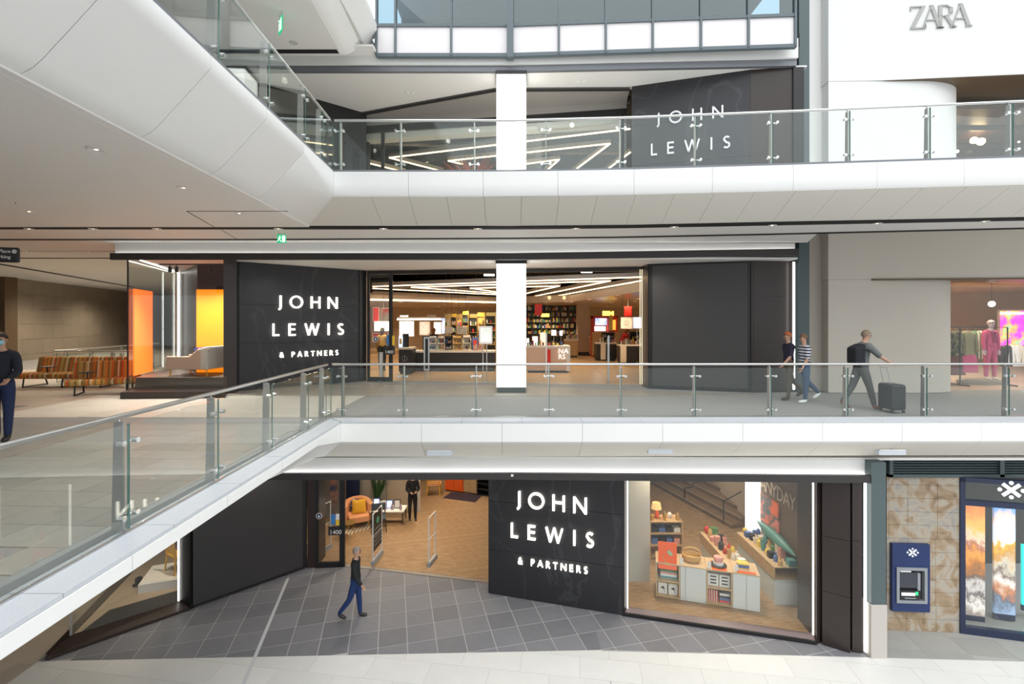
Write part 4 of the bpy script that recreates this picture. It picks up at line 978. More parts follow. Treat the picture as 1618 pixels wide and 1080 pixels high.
# running man signs
green = mat('exit_green', (.0, .35, .13), .4, emit=.55, ecol=(0, .5, .2))
def exitsign(c, w_, h_, rz, label, drop):
    r = empty('exit_sign', c, rz, label=label, cat='sign')
    MB().box(-w_/2, w_/2, -.012, .012, -h_, 0).build('plate', green, r)
    mb = MB()
    def st(a, b, t): mb.bar((a[0]*w_, -.014, -h_+a[1]*h_), (b[0]*w_, -.014, -h_+b[1]*h_), t*w_, .004, up=(0, 1, 0))
    mb.ball((-.18*w_, -.014, -.2*h_), .07*w_, 8)
    st((-.2, .68), (-.28, .42), .09); st((-.2, .66), (-.02, .58), .06); st((-.22, .64), (-.40, .60), .06); st((-.27, .42), (-.08, .30), .07); st((-.08, .30), (-.10, .12), .07); st((-.27, .42), (-.42, .2), .07)
    mb.plate([(.08*w_, -.014, -.9*h_), (.40*w_, -.014, -.9*h_), (.40*w_, -.014, -.12*h_), (.08*w_, -.014, -.12*h_)], (0, -.002, 0))
    mb.build('running_figure', mat('exit_white', (.9, 1, .92), .5, emit=.8), r)
    MB().cyl((-w_*.3, 0, 0), (-w_*.3, 0, drop), .006, 6).cyl((w_*.3, 0, 0), (w_*.3, 0, drop), .006, 6).build('hanger', greym, r)
exitsign((XX(445, 11.6), 11.6, ZZ(370.5, 11.6)), .20, .20, .2, 'green running man exit sign hanging from the middle ceiling', .06)
exitsign((XX(443.5, 11.2), 11.2, ZZ(28, 11.2)), .30, .34, -.9, 'green running man exit sign at the top of the picture', .12)
# directional sign at left edge
ds = empty('hanging_sign', (XX(8, 8.6), 8.6, ZZ(402, 8.6)), math.radians(14), label='dark hanging direction sign cut off by the left picture edge', cat='sign')
MB().box(-1.4, .215, -.03, .03, -.14, .13).build('board', mat('sign_board_black', (.02, .018, .02), .5), ds, bevel=.03)
signw = mat('sign_white', (.8, .8, .8), .5)
def sign_line(txt, size, z):
    o = font_text(txt, size, signw, 'lettering', ds, (0, 0, 0), (PI/2, 0, 0), .002)
    wdt = max(v.co.x for v in o.data.vertices); o.location = (.10-wdt, -.033, z)
sign_line('antz Place', .085, .03); sign_line('Car Parking', .085, -.07)
mb = MB().plate([(.155+.035*math.cos(2*PI*k/20), -.034, .055+.035*math.sin(2*PI*k/20)) for k in range(20)], (0, -.003, 0)); mb.build('round_symbol', signw, ds)
MB().bar((.135, -.04, .055), (.175, -.04, .055), .008, .004).bar((.16, -.04, .07), (.176, -.04, .055), .008, .004).bar((.16, -.04, .04), (.176, -.04, .055), .008, .004).build('arrow', blackpl, ds)
MB().cyl((-.9, 0, .13), (-.9, 0, ZC-ZZ(402, 8.6)), .012, 8).cyl((-.1, 0, .13), (-.1, 0, ZC-ZZ(402, 8.6)), .012, 8).build('hanger', black, ds)
# ================================================================== STORE INTERIORS
def spot(x, y, z, p, col=(1, .82, .60), ang=120, r=.08):
    l = bpy.data.lights.new('spot', 'SPOT'); l.energy = p; l.color = col; l.spot_size = math.radians(ang); l.spot_blend = 1; l.shadow_soft_size = r
    o = bpy.data.objects.new('lamp_beam', l); COL.objects.link(o); o.location = (x, y, z); return o
def P(par, nm, m, mb, **k): return mb.build(nm, m, par, world=True, **k)
darkceil = mat('dark_ceiling', (.035, .03, .027), .8); warmwall = mat('warm_white_wall', (.62, .54, .44), .6)
redm = mat('red_panel', (.75, .03, .02), .45); orangem = mat('orange_lacquer', (.85, .13, .02), .4); charc = mat('charcoal_unit', (.03, .03, .032), .45)
goldm = mat('gold_metal', (.75, .52, .18), .3, metal=.9); navym = mat('navy_wall', (.012, .025, .08), .6); greige = mat('greige_wall', (.42, .38, .32), .7)
creamp = mat('cream_partition', (.62, .52, .38), .7); fabw = mat('cream_fabric', (.62, .58, .53), .9); fabp = mat('peach_fabric', (.70, .33, .16), .9)
yel = mat('mustard_fabric', (.80, .42, .03), .85); yelw = mat('yellow_wood', (.75, .42, .06), .45); leafm = ramp_mat('snake_plant_leaf', [(.3, (.015, .06, .02)), (.7, (.05, .13, .04))], scale=12, rough=.4)
potm = mat('stone_pot', (.42, .36, .30), .8); paper = mat('white_card', (.80, .78, .74), .6)
litposter = mat('lit_poster', (1, .93, .84), .5, emit=1.6, ecol=(1, .88, .72)); face = ramp_mat('portrait_poster', [(.35, (.75, .45, .32)), (.55, (.85, .62, .48)), (.65, (.25, .12, .08))], scale=2.5, rough=.5, emit=.8)
scrn = ramp_mat('blue_white_screen', [(.35, (.25, .35, .75)), (.6, (.8, .85, 1))], scale=2, rough=.4, emit=1.0)
mixed = [mat('pack_%s' % n, c, .5) for n, c in (('cream', (.75, .68, .58)), ('gold', (.6, .4, .15)), ('black', (.02, .02, .02)), ('rose', (.7, .35, .3)), ('red', (.6, .04, .03)), ('white', (.8, .8, .8)), ('teal', (.1, .3, .3)), ('blue', (.08, .15, .4)), ('green', (.1, .25, .1)), ('yellow', (.8, .6, .1)))]
# ---- ground store shell
fl = struct('floor', MB().prism([(gC.x-3, 14.4), (gC.x, 14.2), (gD.x, gD.y), (gE.x, gE.y), (gF.x+.1, gF.y+.3), (gG.x, gG.y+.3), (wA[0], wA[1]+.05), (wB[0], wB[1]+.06), (8, 11.3), (8, 27), (-9, 27)], -.02, .012), wood)
plank = wood
def visG(c): return inview(0, 10)(c) and c[1] < 21.6 and ((XX(488, c[1]) < c[0] < XX(775, c[1])) or (XX(990, c[1]) < c[0] < XX(1270, c[1]) and c[1] < 17))
pave(fl, [(gD.x-1.0, gD.y+.12+.25), (gD.x, gD.y+.12), (gE.x+.05, gE.y+.12), (gE.x+.3, 22), (-8, 22)], (0, 0), math.radians(14), .30, 2.2, .004, .016, plank, th=.01, stagger=0, vis=visG, cap=170, name='floor_plank')
pave(fl, [(wA[0]+.0, wA[1]+.10), (wB[0], wB[1]+.1), (7.1, 11.3), (7.1, 17), (2.6, 17)], (0, 0), math.radians(-62), .30, 2.2, .004, .016, plank, th=.01, vis=visG, cap=120, name='floor_plank')
struct('ceiling', MB().prism([(-9, 14.5), (-.5, 13.3), (2.7, 12.0), (6.8, 11.0), (8, 11.3), (8, 27), (-9, 27)], 3.62, 3.68), ceilm)
struct('wall_back', MB().box(-9, 8, 26, 26.2, 0, 3.7), warmwall)
struct('wall_left', MB().box(-9.2, -9, 14.5, 26, 0, 3.7), warmwall); struct('wall_right', MB().prism([(7.15, 11.35), (7.3, 11.35), (7.3, 13.92), (7.15, 13.92)], 0, 3.7), mat('taupe_display_wall', (.16, .115, .085), .6))
struct('wall_right', MB().box(8, 8.2, 11.3, 26, 0, 3.7), warmwall)
for x, y, p in ((-4.0, 15.2, 190), (-2.0, 15.0, 170), (-3.2, 18.2, 190), (-.8, 18.8, 160), (-5.6, 17.4, 120), (-1.5, 21.5, 130), (3.9, 12.6, 120), (5.5, 12.2, 130), (4.5, 15.0, 140), (6.3, 14.0, 110), (6.6, 18, 130), (-8.6, 13.2, 0)):
    if p: spot(x, y, 3.55, p)
# partition walls of the lounge corner
def vwall(nm, px0, px1, ybase, z1, m, th=.12, D1=None):
    a = G(px0, ybase); D = a.y; return struct(nm, MB().prism([(XX(px0, D), D), (XX(px1, D1 or D), D1 or D), (XX(px1, D1 or D), (D1 or D)+th), (XX(px0, D), D+th)], 0, z1), m)
vwall('wall_back', 543, 567, 812, 3.6, navym); vwall('wall_back', 566, 610, 808, 3.6, greige); vwall('wall_back', 608, 663, 805, 3.6, creamp)
vwall('wall_left', 497, 545, 818, 3.6, mat('taupe_wall', (.26, .19, .13), .7), D1=17.2)
# armchair
def armchair(name, loc, rz, m, w_=.95, d_=.85, h_=.85, label=None, cat='armchair', legm=None, seath=.42):
    r = empty(name, loc, rz, label, cat)
    # curved tub back: extruded ring of points
    def tub(r0, z0, z1, tk):
        vs = []; fs = []; n = 16
        for k in range(n+1):
            a = math.radians(-20+220*k/n); ca, sa = math.cos(a), math.sin(a)
            top = z1-(.20*h_)*(1-max(0, sa))**1.2
            for rr, z in ((r0, z0), (r0*1.08, top-.03), (r0*1.06, top), (r0-tk+.04, top), (r0-tk, top-.04), (r0-tk, z0)):
                vs.append((ca*rr*w_/(2*r0)*1.0, sa*rr*d_/(2*r0)*1.0, z))
        for k in range(n):
            for q in range(6): fs.append((k*6+q, k*6+(q+1) % 6, (k+1)*6+(q+1) % 6, (k+1)*6+q))
        fs += [tuple(range(6)), tuple(n*6+q for q in range(6))]
        return MB().add(vs, fs)
    tub(.48, .17, h_, .13).build('backrest', m, r, smooth='auto')
    MB().prism([(-w_*.36, -d_*.50), (w_*.36, -d_*.50), (w_*.36, d_*.30), (-w_*.36, d_*.30)], .20, seath).build('seat_cushion', m, r, bevel=.04)
    for x, y in ((-.33, -.33), (.33, -.33), (-.3, .33), (.3, .33)): MB().tube([(x*w_, y*d_, .2), (x*w_*1.1, y*d_*1.1, 0)], [.02, .012], 8).build('leg', legm or goldm, r)
    return r
p = G(560, 836); ac = armchair('armchair', (p.x, p.y+.35, .016), math.radians(25), fabp, .92, .82, .85, 'peach tub armchair on the patterned rug in the ground floor shop')
def cushion(loc, rz, s, m, label, tilt=.3, cat='cushion'):
    vs = []; n = 8
    mb = MB()
    for sgn in (1, -1):
        vs = []; fs = []
        for i in range(n+1):
            for j in range(n+1):
                u, v = i/n*2-1, j/n*2-1; b = (1-u**4)*(1-v**4)
                x = u*s/2*(1-.06*(1-abs(v))); y = v*s/2*(1-.06*(1-abs(u))); z = sgn*.28*s*b**.6*.5
                vs.append((x, -z*math.cos(tilt)+y*math.sin(tilt), y*math.cos(tilt)+z*math.sin(tilt)+s/2))
        for i in range(n):
            for j in range(n): a = i*(n+1)+j; fs.append((a, a+1, a+n+2, a+n+1))
        mb.add(vs, fs)
    o = mb.build('cushion', m, None, smooth=True); o.location = loc; o.rotation_euler.z = rz; tag(o, label, cat); return o
cushion((p.x+.06, p.y+.30, .44), math.radians(20), .46, yel, 'mustard yellow cushion on the peach armchair')
cushion((p.x-.22, p.y+.50, .44), math.radians(-10), .42, ramp_mat('leaf_print', [(.4, (.7, .68, .6)), (.5, (.05, .08, .12))], scale=14, rough=.9), 'dark and white patterned cushion behind the mustard one')
rug = MB().prism([G(548, 846)[:2], G(592, 833)[:2], G(580, 822)[:2], G(536, 832)[:2]], .016, .028).build('rug', ramp_mat('cream_chevron', [(.45, (.62, .55, .42)), (.55, (.25, .2, .14))], scale=3, kind='wave', dist=1, rough=.95)); tag(rug, 'cream chevron rug under the peach armchair', 'rug')
p = G(551, 851); st = empty('side_table', (p.x, p.y, .016), label='slim brass side table in front of the peach armchair', cat='table')
MB().lathe([(.20, .50), (.21, .505), (.21, .52), (0, .52)], n=20).build('table_top', goldm, st)
for a in (0, 2.1, 4.2): MB().cyl((.15*math.cos(a), .15*math.sin(a), .5), (.18*math.cos(a), .18*math.sin(a), 0), .008, 6).build('leg', goldm, st)
# snake plant
p = G(580, 826); sp_ = empty('snake_plant', (p.x+.12, p.y+.75, .016), label='tall snake plant in a ribbed stone pot beside the peach armchair', cat='plant')
MB().lathe([(.19, 0), (.25, .1), (.28, .45), (.26, .50), (.23, .50), (.23, .44), (0, .44)], n=20).build('pot', potm, sp_, smooth='auto')
for k in range(16):
    a = k*2.4; ln = random.uniform(.7, 1.55); sp = random.uniform(.12, .55)*(1 if k > 3 else .4); wd = .055
    pts = [(Vector((math.cos(a)*(.05+sp*t**1.5), math.sin(a)*(.05+sp*t**1.5), .44+ln*t)), wd*(.7+1.2*t*(1-t))*(1-t**4)+.003) for t in (0, .25, .5, .75, 1)]
    mb = MB(); vs = []; tan = Vector((-math.sin(a+k), math.cos(a+k), 0)); nr = Vector((math.cos(a), math.sin(a), 0))
    for q, wq_ in pts: vs += [q-tan*wq_, q+nr*.012, q+tan*wq_, q-nr*.006]
    fs = [(i*4+j, i*4+(j+1) % 4, i*4+4+(j+1) % 4, i*4+4+j) for i in range(4) for j in range(4)]+[(0, 1, 2, 3), (16, 17, 18, 19)]
    mb.add(vs, fs).build('leaf', leafm, sp_, smooth='auto')
# dark chair behind the sign gate
def dining(name, loc, rz, m, seatm, label, h=.82, sw=.46, slats=0, legr=.016):
    r = empty(name, loc, rz, label, 'chair')
    MB().box(-sw/2, sw/2, -sw/2, sw/2, .42, .46).build('seat', seatm, r, bevel=.015)
    for x, y in ((-1, -1), (1, -1), (-1, 1), (1, 1)): MB().tube([(x*sw*.44, y*sw*.44, .43), (x*sw*.52, y*sw*.52, 0)], [legr, legr*.7], 8).build('leg', m, r)
    for x in (-1, 1): MB().tube([(x*sw*.45, sw*.44, .44), (x*sw*.47, sw*.56, h)], legr, 8).build('back_post', m, r)
    if slats:
        for k in range(slats): MB().bar((-sw*.46, sw*(.47+.03*k), .56+k*(h-.58)/slats), (sw*.46, sw*(.47+.03*k), .56+k*(h-.58)/slats), .02, .05).build('back_slat', m, r)
    else: MB().prism([(-sw/2, sw*.46), (sw/2, sw*.46), (sw/2, sw*.56), (-sw/2, sw*.56)], .58, h).build('backrest', seatm, r, bevel=.02)
    return r
p = G(603, 831); dining('chair', (p.x, p.y-.35, .016), .3, charc, mat('slate_fabric', (.06, .08, .10), .9), 'small dark slate chair behind the sign board in the ground floor shop')
# table with framed goods
p = G(632, 824); p.x -= .22; tb = empty('display_table', (p.x, p.y, .016), label='low white-topped table with small frames and vases beside the guard', cat='table')
MB().box(-.75, .42, -.3, .3, .42, .46).build('table_top', paper, tb, bevel=.01)
MB().box(-.25, .35, -.2, .2, .12, .42).build('cabinet', oak, tb)
for x, y in ((-.7, -.25), (.37, -.25), (-.7, .25), (.37, .25)): MB().box(x-.015, x+.015, y-.015, y+.015, 0, .42).build('leg', charc, tb)
for k, (dx, h, m_) in enumerate(((-.6, .34, 7), (-.38, .25, 5), (-.15, .28, 7), (.12, .30, 2))):
    nm, lb = (('picture_frame', ['tall blue', 'small white', 'blue', 'black'][k]+' picture frame on the low table beside the guard'))
    r = empty(nm, (p.x+dx, p.y+.02, .476), .1, lb, 'frame'); MB().box(-.11, .11, -.012, .012, 0, h).build('frame', mixed[m_], r); MB().box(-.085, .085, -.016, -.012, .025, h-.025).build('print', paper if k % 2 else scrn, r)
vs_ = mat('lilac_ceramic', (.35, .28, .36), .3)
for k, dx in enumerate((-.26, -.02, .27)):
    o = MB().lathe([(.03, 0), (.055, .05), (.05, .12), (.02, .17), (.028, .20)], (p.x+dx, p.y-.14, .476), 14).build('vase', vs_, smooth='auto'); tag(o, ['left', 'middle', 'right'][k]+' lilac vase on the low table beside the guard', 'vase', 'lilac vases on the low table')
# security gates
def gate(px0, px1, yb0, yb1, yt0, label, poster=False):
    a = G(px0, yb0, .016); b = G(px1, yb1, .016); h = ZZ(yt0, a.y)-.016
    r = empty('security_gate', (a.x, a.y, .016), label=label, cat='security gate'); d = (b-a)
    rim = mat('clear_gate_rim', (.62, .60, .58), .3)
    P(r, 'frame', rim, MB().tube([a+Vector((0, 0, .12)), a+Vector((0, 0, h)), b+Vector((0, 0, h)), b+Vector((0, 0, .12))], .022, 8, closed=True))
    P(r, 'base', greym, MB().obox(((a.x+b.x)/2, (a.y+b.y)/2), math.atan2(d.y, d.x), d.length+.06, .10, .016, .12))
    mid = a+d*.5; P(r, 'crossbar', rim, MB().tube([a+Vector((0, 0, h*.55)), b+Vector((0, 0, h*.55))], .016, 8))
    if poster:
        n = Vector((d.y, -d.x, 0)).normalized()
        e = a+d*.06; f = a+d*.94
        po = P(r, 'poster', mat('dark_green_poster', (.015, .02, .018), .5), MB().plate([e+Vector((0, 0, .35)), f+Vector((0, 0, .35)), f+Vector((0, 0, h-.06)), e+Vector((0, 0, h-.06))], n*.012))
        c = (e+f)/2+Vector((0, 0, h*.80))+n*.014; du = d.normalized(); P(po, 'green_dot', mat('mint_print', (.05, .35, .22), .5), MB().plate([c+du*.10*math.cos(2*PI*k/18)+Vector((0, 0, .10*math.sin(2*PI*k/18))) for k in range(18)], n*.004))
        for k in range(5):
            z = h*.64-k*.11; P(po, 'text_bar', mat('faint_print', (.25, .25, .24), .6), MB().plate([e+du*.06+Vector((0, 0, z))+n*.013, f-du*.06+Vector((0, 0, z))+n*.013, f-du*.06+Vector((0, 0, z+.03))+n*.013, e+du*.06+Vector((0, 0, z+.03))+n*.013], n*.003))
gate(589, 603, 892, 874, 812, 'security gate with a dark poster and green dot in the ground floor entrance', True)
gate(677.5, 688, 895, 881, 818, 'clear framed security gate in the middle of the ground floor entrance')
gate(505, 522, 876, 865, 800, 'clear framed security gate behind the ground floor glass door')
# wall picture
D = 17.2; o = MB().box(XX(523, D), XX(533, D), D-.06, D-.02, ZZ(796, D), ZZ(757, D)).build('wall_picture', ramp_mat('copper_abstract', [(.4, (.03, .03, .1)), (.55, (.6, .25, .12)), (.65, (.8, .6, .5))], scale=2.5, rough=.5)); tag(o, 'tall copper and navy picture seen through the ground floor glass door', 'picture')
# yellow chair, cabinets, dark rug
p = G(685, 784); dining('chair', (p.x, p.y+.2, .016), PI, yelw, fabp, 'yellow wooden open-back chair deep in the ground floor shop', h=.95, sw=.52, slats=3, legr=.024)
rug = MB().prism([G(700, 787)[:2], G(751, 794)[:2], G(762, 783)[:2], G(713, 778)[:2]], .016, .028).build('rug', mat('aubergine_rug', (.035, .022, .04), .95, noise=.3, nscale=20)); tag(rug, 'dark aubergine rug in front of the orange cabinet', 'rug')
def cab(px0, px1, y0, y1, m, name, label, h=.8, shelves=0, dep=.45):
    a = G(px0, y0, .016); b = G(px1, y1, .016); r = empty(name, a, label=label, cat='cabinet'); d = (b-a).normalized(); n = Vector((-d.y, d.x, 0))
    def quad(o0, o1, z0, z1, nm, m_, u0=0, u1=None):
        u1 = (b-a).length if u1 is None else u1
        P(r, nm, m_, MB().prism([(a+d*u0+n*o0)[:2], (a+d*u1+n*o0)[:2], (a+d*u1+n*o1)[:2], (a+d*u0+n*o1)[:2]], z0, z1))
    L = (b-a).length
    if not shelves:
        quad(0.02, dep, .06, h, 'body', m); quad(0, .02, .08, h-.03, 'door', m, .01, L*.495); quad(0, .02, .08, h-.03, 'door', m, L*.505, L-.01); quad(-.005, dep, h, h+.025, 'top', charc); quad(.05, dep-.05, 0.016, .06, 'plinth', charc)
    else:
        quad(dep-.02, dep, .02, h, 'back_panel', m); quad(0, dep, .02, h, 'side_panel', m, 0, .03); quad(0, dep, .02, h, 'side_panel', m, L-.03, L)
        for k in range(shelves+1): quad(0, dep, .03+k*(h-.05)/shelves, .055+k*(h-.05)/shelves, 'shelf', m)
    return r
cab(703, 731, 775, 779, orangem, 'sideboard', 'orange lacquered sideboard in the ground floor shop'); cab(731.5, 753, 778, 782, oak, 'sideboard', 'oak fronted sideboard beside the orange one', h=.72); cab(753.5, 774, 782, 785, charc, 'shelf_unit', 'black open shelf unit at the right of the oak sideboard', h=.74, shelves=3)
for k, px in enumerate((737, 743, 758, 765, 771)):
    a = G(px, 783, .016); o = MB().lathe([(.04, 0), (.07, .05), (.06, .14), (.03, .2)], (a.x, a.y+.25, .765 if px > 753 else .745), 12).build('vase', [paper, mixed[3], paper, orangem, yel][k], smooth='auto')
    tag(o, '%s ornament on the sideboards deep in the ground floor shop' % ['first white', 'rose coloured', 'second white', 'orange', 'yellow'][k], 'ornament', 'ornaments on the sideboards')
a = G(657, 806); vwall('wall_back', 655, 663, 808, 1.35, paper); o = MB().box(a.x-.22, a.x+.05, a.y+.1, a.y+.3, 1.36, 1.7).build('poster_card', orangem); tag(o, 'small orange card on the white plinth behind the guard', 'card')

# ---- ground window interior
struct('wall_left', MB().box(XX(990, 13)-.15, XX(1027, 13), 13.0, 13.12, 0, 3.6), mat('pale_greige', (.50, .49, .44), .7))
def openshelf(name, x0, x1, y0, y1, h, n, m, label, top=True):
    r = empty(name, (x0, y0, .016), label=label, cat='shelf unit')
    P(r, 'side_panel', m, MB().box(x0, x0+.03, y0, y1, .016, h)); P(r, 'side_panel', m, MB().box(x1-.03, x1, y0, y1, .016, h)); P(r, 'back_panel', m, MB().box(x0, x1, y1-.02, y1, .016, h))
    for k in range(n+1): P(r, 'shelf', m, MB().box(x0+.03, x1-.03, y0+.005, y1-.02, .05+k*(h-.08)/n, .075+k*(h-.08)/n))
    return r
D = 14.2; x0, x1 = XX(1027, D), XX(1079, D)
openshelf('shelf_unit', x0, x1, D, D+.55, 1.12, 3, oak, 'oak shelf unit with brass lamps and homeware behind the window counter')
def item(kind, x, y, z, s, m, label, group, cat=None, rz=0):
    if kind == 'box': mb = MB().obox((x, y), rz, s[0], s[1], z, z+s[2])
    elif kind == 'jar': mb = MB().lathe([(s[0]*.8, 0), (s[0], s[2]*.1), (s[0], s[2]*.75), (s[0]*.55, s[2]*.9), (s[0]*.55, s[2])], (x, y, z), 12)
    elif kind == 'cup': mb = MB().lathe([(s[0]*.7, 0), (s[0], s[2]), (s[0]*.85, s[2]), (s[0]*.6, s[2]*.2)], (x, y, z), 12)
    elif kind == 'bottle': mb = MB().lathe([(s[0], 0), (s[0], s[2]*.6), (s[0]*.35, s[2]*.75), (s[0]*.35, s[2])], (x, y, z), 10)
    else: mb = MB().ball((x, y, z+s[2]/2), s[0], 10, s[2]/2/s[0])
    o = mb.build(cat.replace(' ', '_') if cat else kind, m, smooth='auto' if kind != 'box' else False); tag(o, label, cat or kind, group); return o
for k in range(5):
    item('jar', x0+.1+k*.19, D+.15+.15*(k % 2), 1.12, (.06, 0, .16+.05*(k % 3)), [goldm, orangem, goldm, paper, goldm][k], ['brass jar at the left', 'orange jar', 'tall brass jar', 'white jar', 'brass jar at the right'][k]+' on top of the oak shelf unit', 'jars on the oak shelf unit', 'jar')
lamp_ = empty('table_lamp', (x0+.3, D+.38, 1.12), label='brass table lamp with round shade on the oak shelf unit', cat='lamp'); MB().cyl((0, 0, 0), (0, 0, .28), .012, 8).lathe([(.07, 0), (.07, .02), (0, .02)], n=14).build('stand', goldm, lamp_); MB().lathe([(.15, .24), (.12, .42), (.11, .42), (.14, .24)], n=18).build('lamp_shade', mat('amber_shade', (.8, .5, .2), .6, emit=.6), lamp_)
for k in range(4): item('box', x0+.17+k*.22, D+.2, .42+.0, (.17, .2, .17), mixed[[7, 2, 7, 3][k]], 'small homeware box on the lower shelf of the oak shelf unit, %s from the left' % ORD[k], 'homeware boxes on the oak shelf unit', 'box')
for k in range(4): item('box', x0+.17+k*.22, D+.2, .775, (.18, .22, .12), mixed[[2, 7, 2, 5][k]], 'homeware box on the upper shelf of the oak shelf unit, %s from the left' % ORD[k], 'homeware boxes on the oak shelf unit', 'box')
# counter row facing the window
cA, cB = G(1036, 942, .016), G(1201, 967.5, .016); dC = (cB-cA).normalized(); nC = Vector((-dC.y, dC.x, 0)); LC = (cB-cA).length; HC = .90
def cpx(px): return hit(px, 950, cA, cB)[0]
def cq(par, nm, m, u0, u1, o0, o1, z0, z1, **k): return P(par, nm, m, MB().prism([(cA+dC*u0+nC*o0)[:2], (cA+dC*u1+nC*o0)[:2], (cA+dC*u1+nC*o1)[:2], (cA+dC*u0+nC*o1)[:2]], z0, z1), **k)
us = [0, cpx(1075), cpx(1116), cpx(1158), LC]; dep = .62
names = ['oak shelf cabinet with folded textiles, leftmost in the window row', 'white panelled cabinet with the rattan basket on top', 'oak shelf cabinet with striped boxes in the window row', 'white panelled cabinet at the right end of the window row']
paleo = mat('pale_oak_top', (.60, .44, .27), .5); cabw = mat('cabinet_white', (.66, .68, .66), .5)
def Cpos(u, o, z): return cA+dC*u+nC*o+Vector((0, 0, z-cA.z))
for k in range(4):
    u0, u1 = us[k]+.003, us[k+1]-.003
    r = empty('display_cabinet', cA+dC*u0, label=names[k], cat='cabinet')
    if k % 2:
        cq(r, 'body', cabw, u0, u1, .02, dep, .03, HC-.03); um = (u0+u1)/2
        for a, b in ((u0, um-.003), (um+.003, u1)) if k == 3 else ((u0, u0+.12), (u0+.126, u1)): cq(r, 'panel', cabw, a+.002, b-.002, 0, .02, .03, HC-.035)
    else:
        cq(r, 'back_panel', oak, u0, u1, dep-.02, dep, .016, HC-.03)
        for a in (u0, u1-.035): cq(r, 'side_panel', oak, a, a+.035, 0, dep, .016, HC-.03)
        for z in (.03, .42): cq(r, 'shelf', oak, u0+.035, u1-.035, .005, dep-.02, z, z+.035)
    cq(r, 'worktop', paleo, u0, u1, -.012, dep, HC-.03, HC)
ang = math.atan2(dC.y, dC.x)
def citem(kind, u, o, z, s, m, label, group, cat): q = Cpos(u, o, z); return item(kind, q.x, q.y, z, s, m, label, group, cat, ang)
um0 = (us[0]+us[1])/2; um2 = (us[2]+us[3])/2
for k in range(4): citem('box', um0+.02, .30, .455+k*.055, (.40, .34, .052), mixed[[6, 5, 3, 8][k]], ['teal', 'white', 'rose', 'green'][k]+' folded textile on the upper shelf of the leftmost window cabinet', 'folded textiles', 'textile')
for k in (-1, 1):
    o = citem('box', um0+k*.125, .26, .065, (.22, .3, .28), paper, ('left' if k < 0 else 'right')+' white carton printed with a black lamp on the lower shelf', 'lamp cartons', 'carton')
    q = Cpos(um0+k*.125, .105, .065); P(o, 'printed_lamp', blackpl, MB().plate([q+dC*a+Vector((0, 0, b)) for a, b in ((-.06, .15), (.02, .20), (.05, .13), (.03, .12))], -nC*.003).plate([q+dC*a+Vector((0, 0, b)) for a, b in ((.03, .12), (.04, .12), (.06, .03), (.05, .03))], -nC*.003))
    P(o, 'yellow_top', yellowp, MB().prism([(q+dC*-.108+nC*.0)[:2], (q+dC*.108+nC*.0)[:2], (q+dC*.108+nC*.29)[:2], (q+dC*-.108+nC*.29)[:2]], .345, .35))
for k in (-1, 1):
    o = citem('box', um2+k*.13, .26, .455, (.24, .3, .28), paper, ('left' if k < 0 else 'right')+' white storage box with black stripes in the window cabinet', 'striped storage boxes', 'box')
    q = Cpos(um2+k*.13, .105, .455)
    for j in range(3): P(o, 'stripe', blackpl, MB().plate([q+dC*-.07+Vector((0, 0, .05+.08*j)), q+dC*.07+Vector((0, 0, .05+.08*j)), q+dC*.07+Vector((0, 0, .085+.08*j)), q+dC*-.07+Vector((0, 0, .085+.08*j))], -nC*.003))
plaid = ramp_mat('red_plaid', [(.3, (.5, .03, .03)), (.5, (.65, .08, .06)), (.6, (.08, .03, .04)), (.75, (.7, .6, .5))], scale=6, kind='wave', rough=.9)
for k in range(5): citem('box', um2-.13, .28, .065+k*.056, (.23, .34, .053), plaid, 'folded red plaid blanket in the lower shelf, %s of its stack' % ['bottom', 'second', 'third', 'fourth', 'top'][k], 'red plaid blankets', 'blanket'); citem('box', um2+.13, .28, .065+k*.056, (.23, .34, .053), mixed[[4, 7, 2, 5, 2][k]], ['red', 'blue', 'first black', 'white', 'second black'][k]+' folded blanket in the lower shelf, right stack', 'mixed blankets', 'blanket')
# orange lamp poster on the counter
ps_ = empty('poster_stand', Cpos(cpx(1058), .1, HC), label='orange poster with a pale green desk lamp standing on the window counter', cat='poster')
u0, u1 = cpx(1040), cpx(1069.5); zt2 = ZZ(856, cA.y-.05); cq(ps_, 'board', mat('orange_poster', (.85, .12, .03), .5, emit=.15), u0, u1, .02, .04, ZZ(897, cA.y), zt2)
q = Cpos((u0+u1)/2, .015, HC+.12); lg = mat('pale_green_print', (.45, .65, .4), .5)
P(ps_, 'printed_lamp', lg, MB().plate([q+dC*a+Vector((0, 0, b)) for a, b in ((-.02, .16), (.05, .22), (.14, .10), (.06, .07))], -nC*.004).plate([q+dC*a+Vector((0, 0, b)) for a, b in ((-.02, .16), (-.01, .17), (-.12, .07), (-.13, .06))], -nC*.004).plate([q+dC*a+Vector((0, 0, b)) for a, b in ((-.13, .06), (-.12, .06), (-.04, -.12), (-.05, -.12))], -nC*.004))
P(ps_, 'lamp_foot', yellowp, MB().plate([q+dC*(-.0+.1*math.cos(2*PI*k/16))+Vector((0, 0, -.14+.035*math.sin(2*PI*k/16))) for k in range(16)], -nC*.004))
# price cards
for px, lb in ((1046, 'in front of the orange poster'), (1077, 'left of the rattan basket'), (1121, 'left of the hat'), (1164, 'left of the yellow books')):
    u = cpx(px); o = cq(None, 'price_card', paper, u-.045, u+.045, .05, .055, HC, HC+.16) if False else MB().prism([(Cpos(u-.045, .05, 0))[:2], (Cpos(u+.045, .05, 0))[:2], (Cpos(u+.045, .056, 0))[:2], (Cpos(u-.045, .056, 0))[:2]], HC, HC+.16).build('price_card', paper); tag(o, 'white price card on the window counter '+lb, 'card')
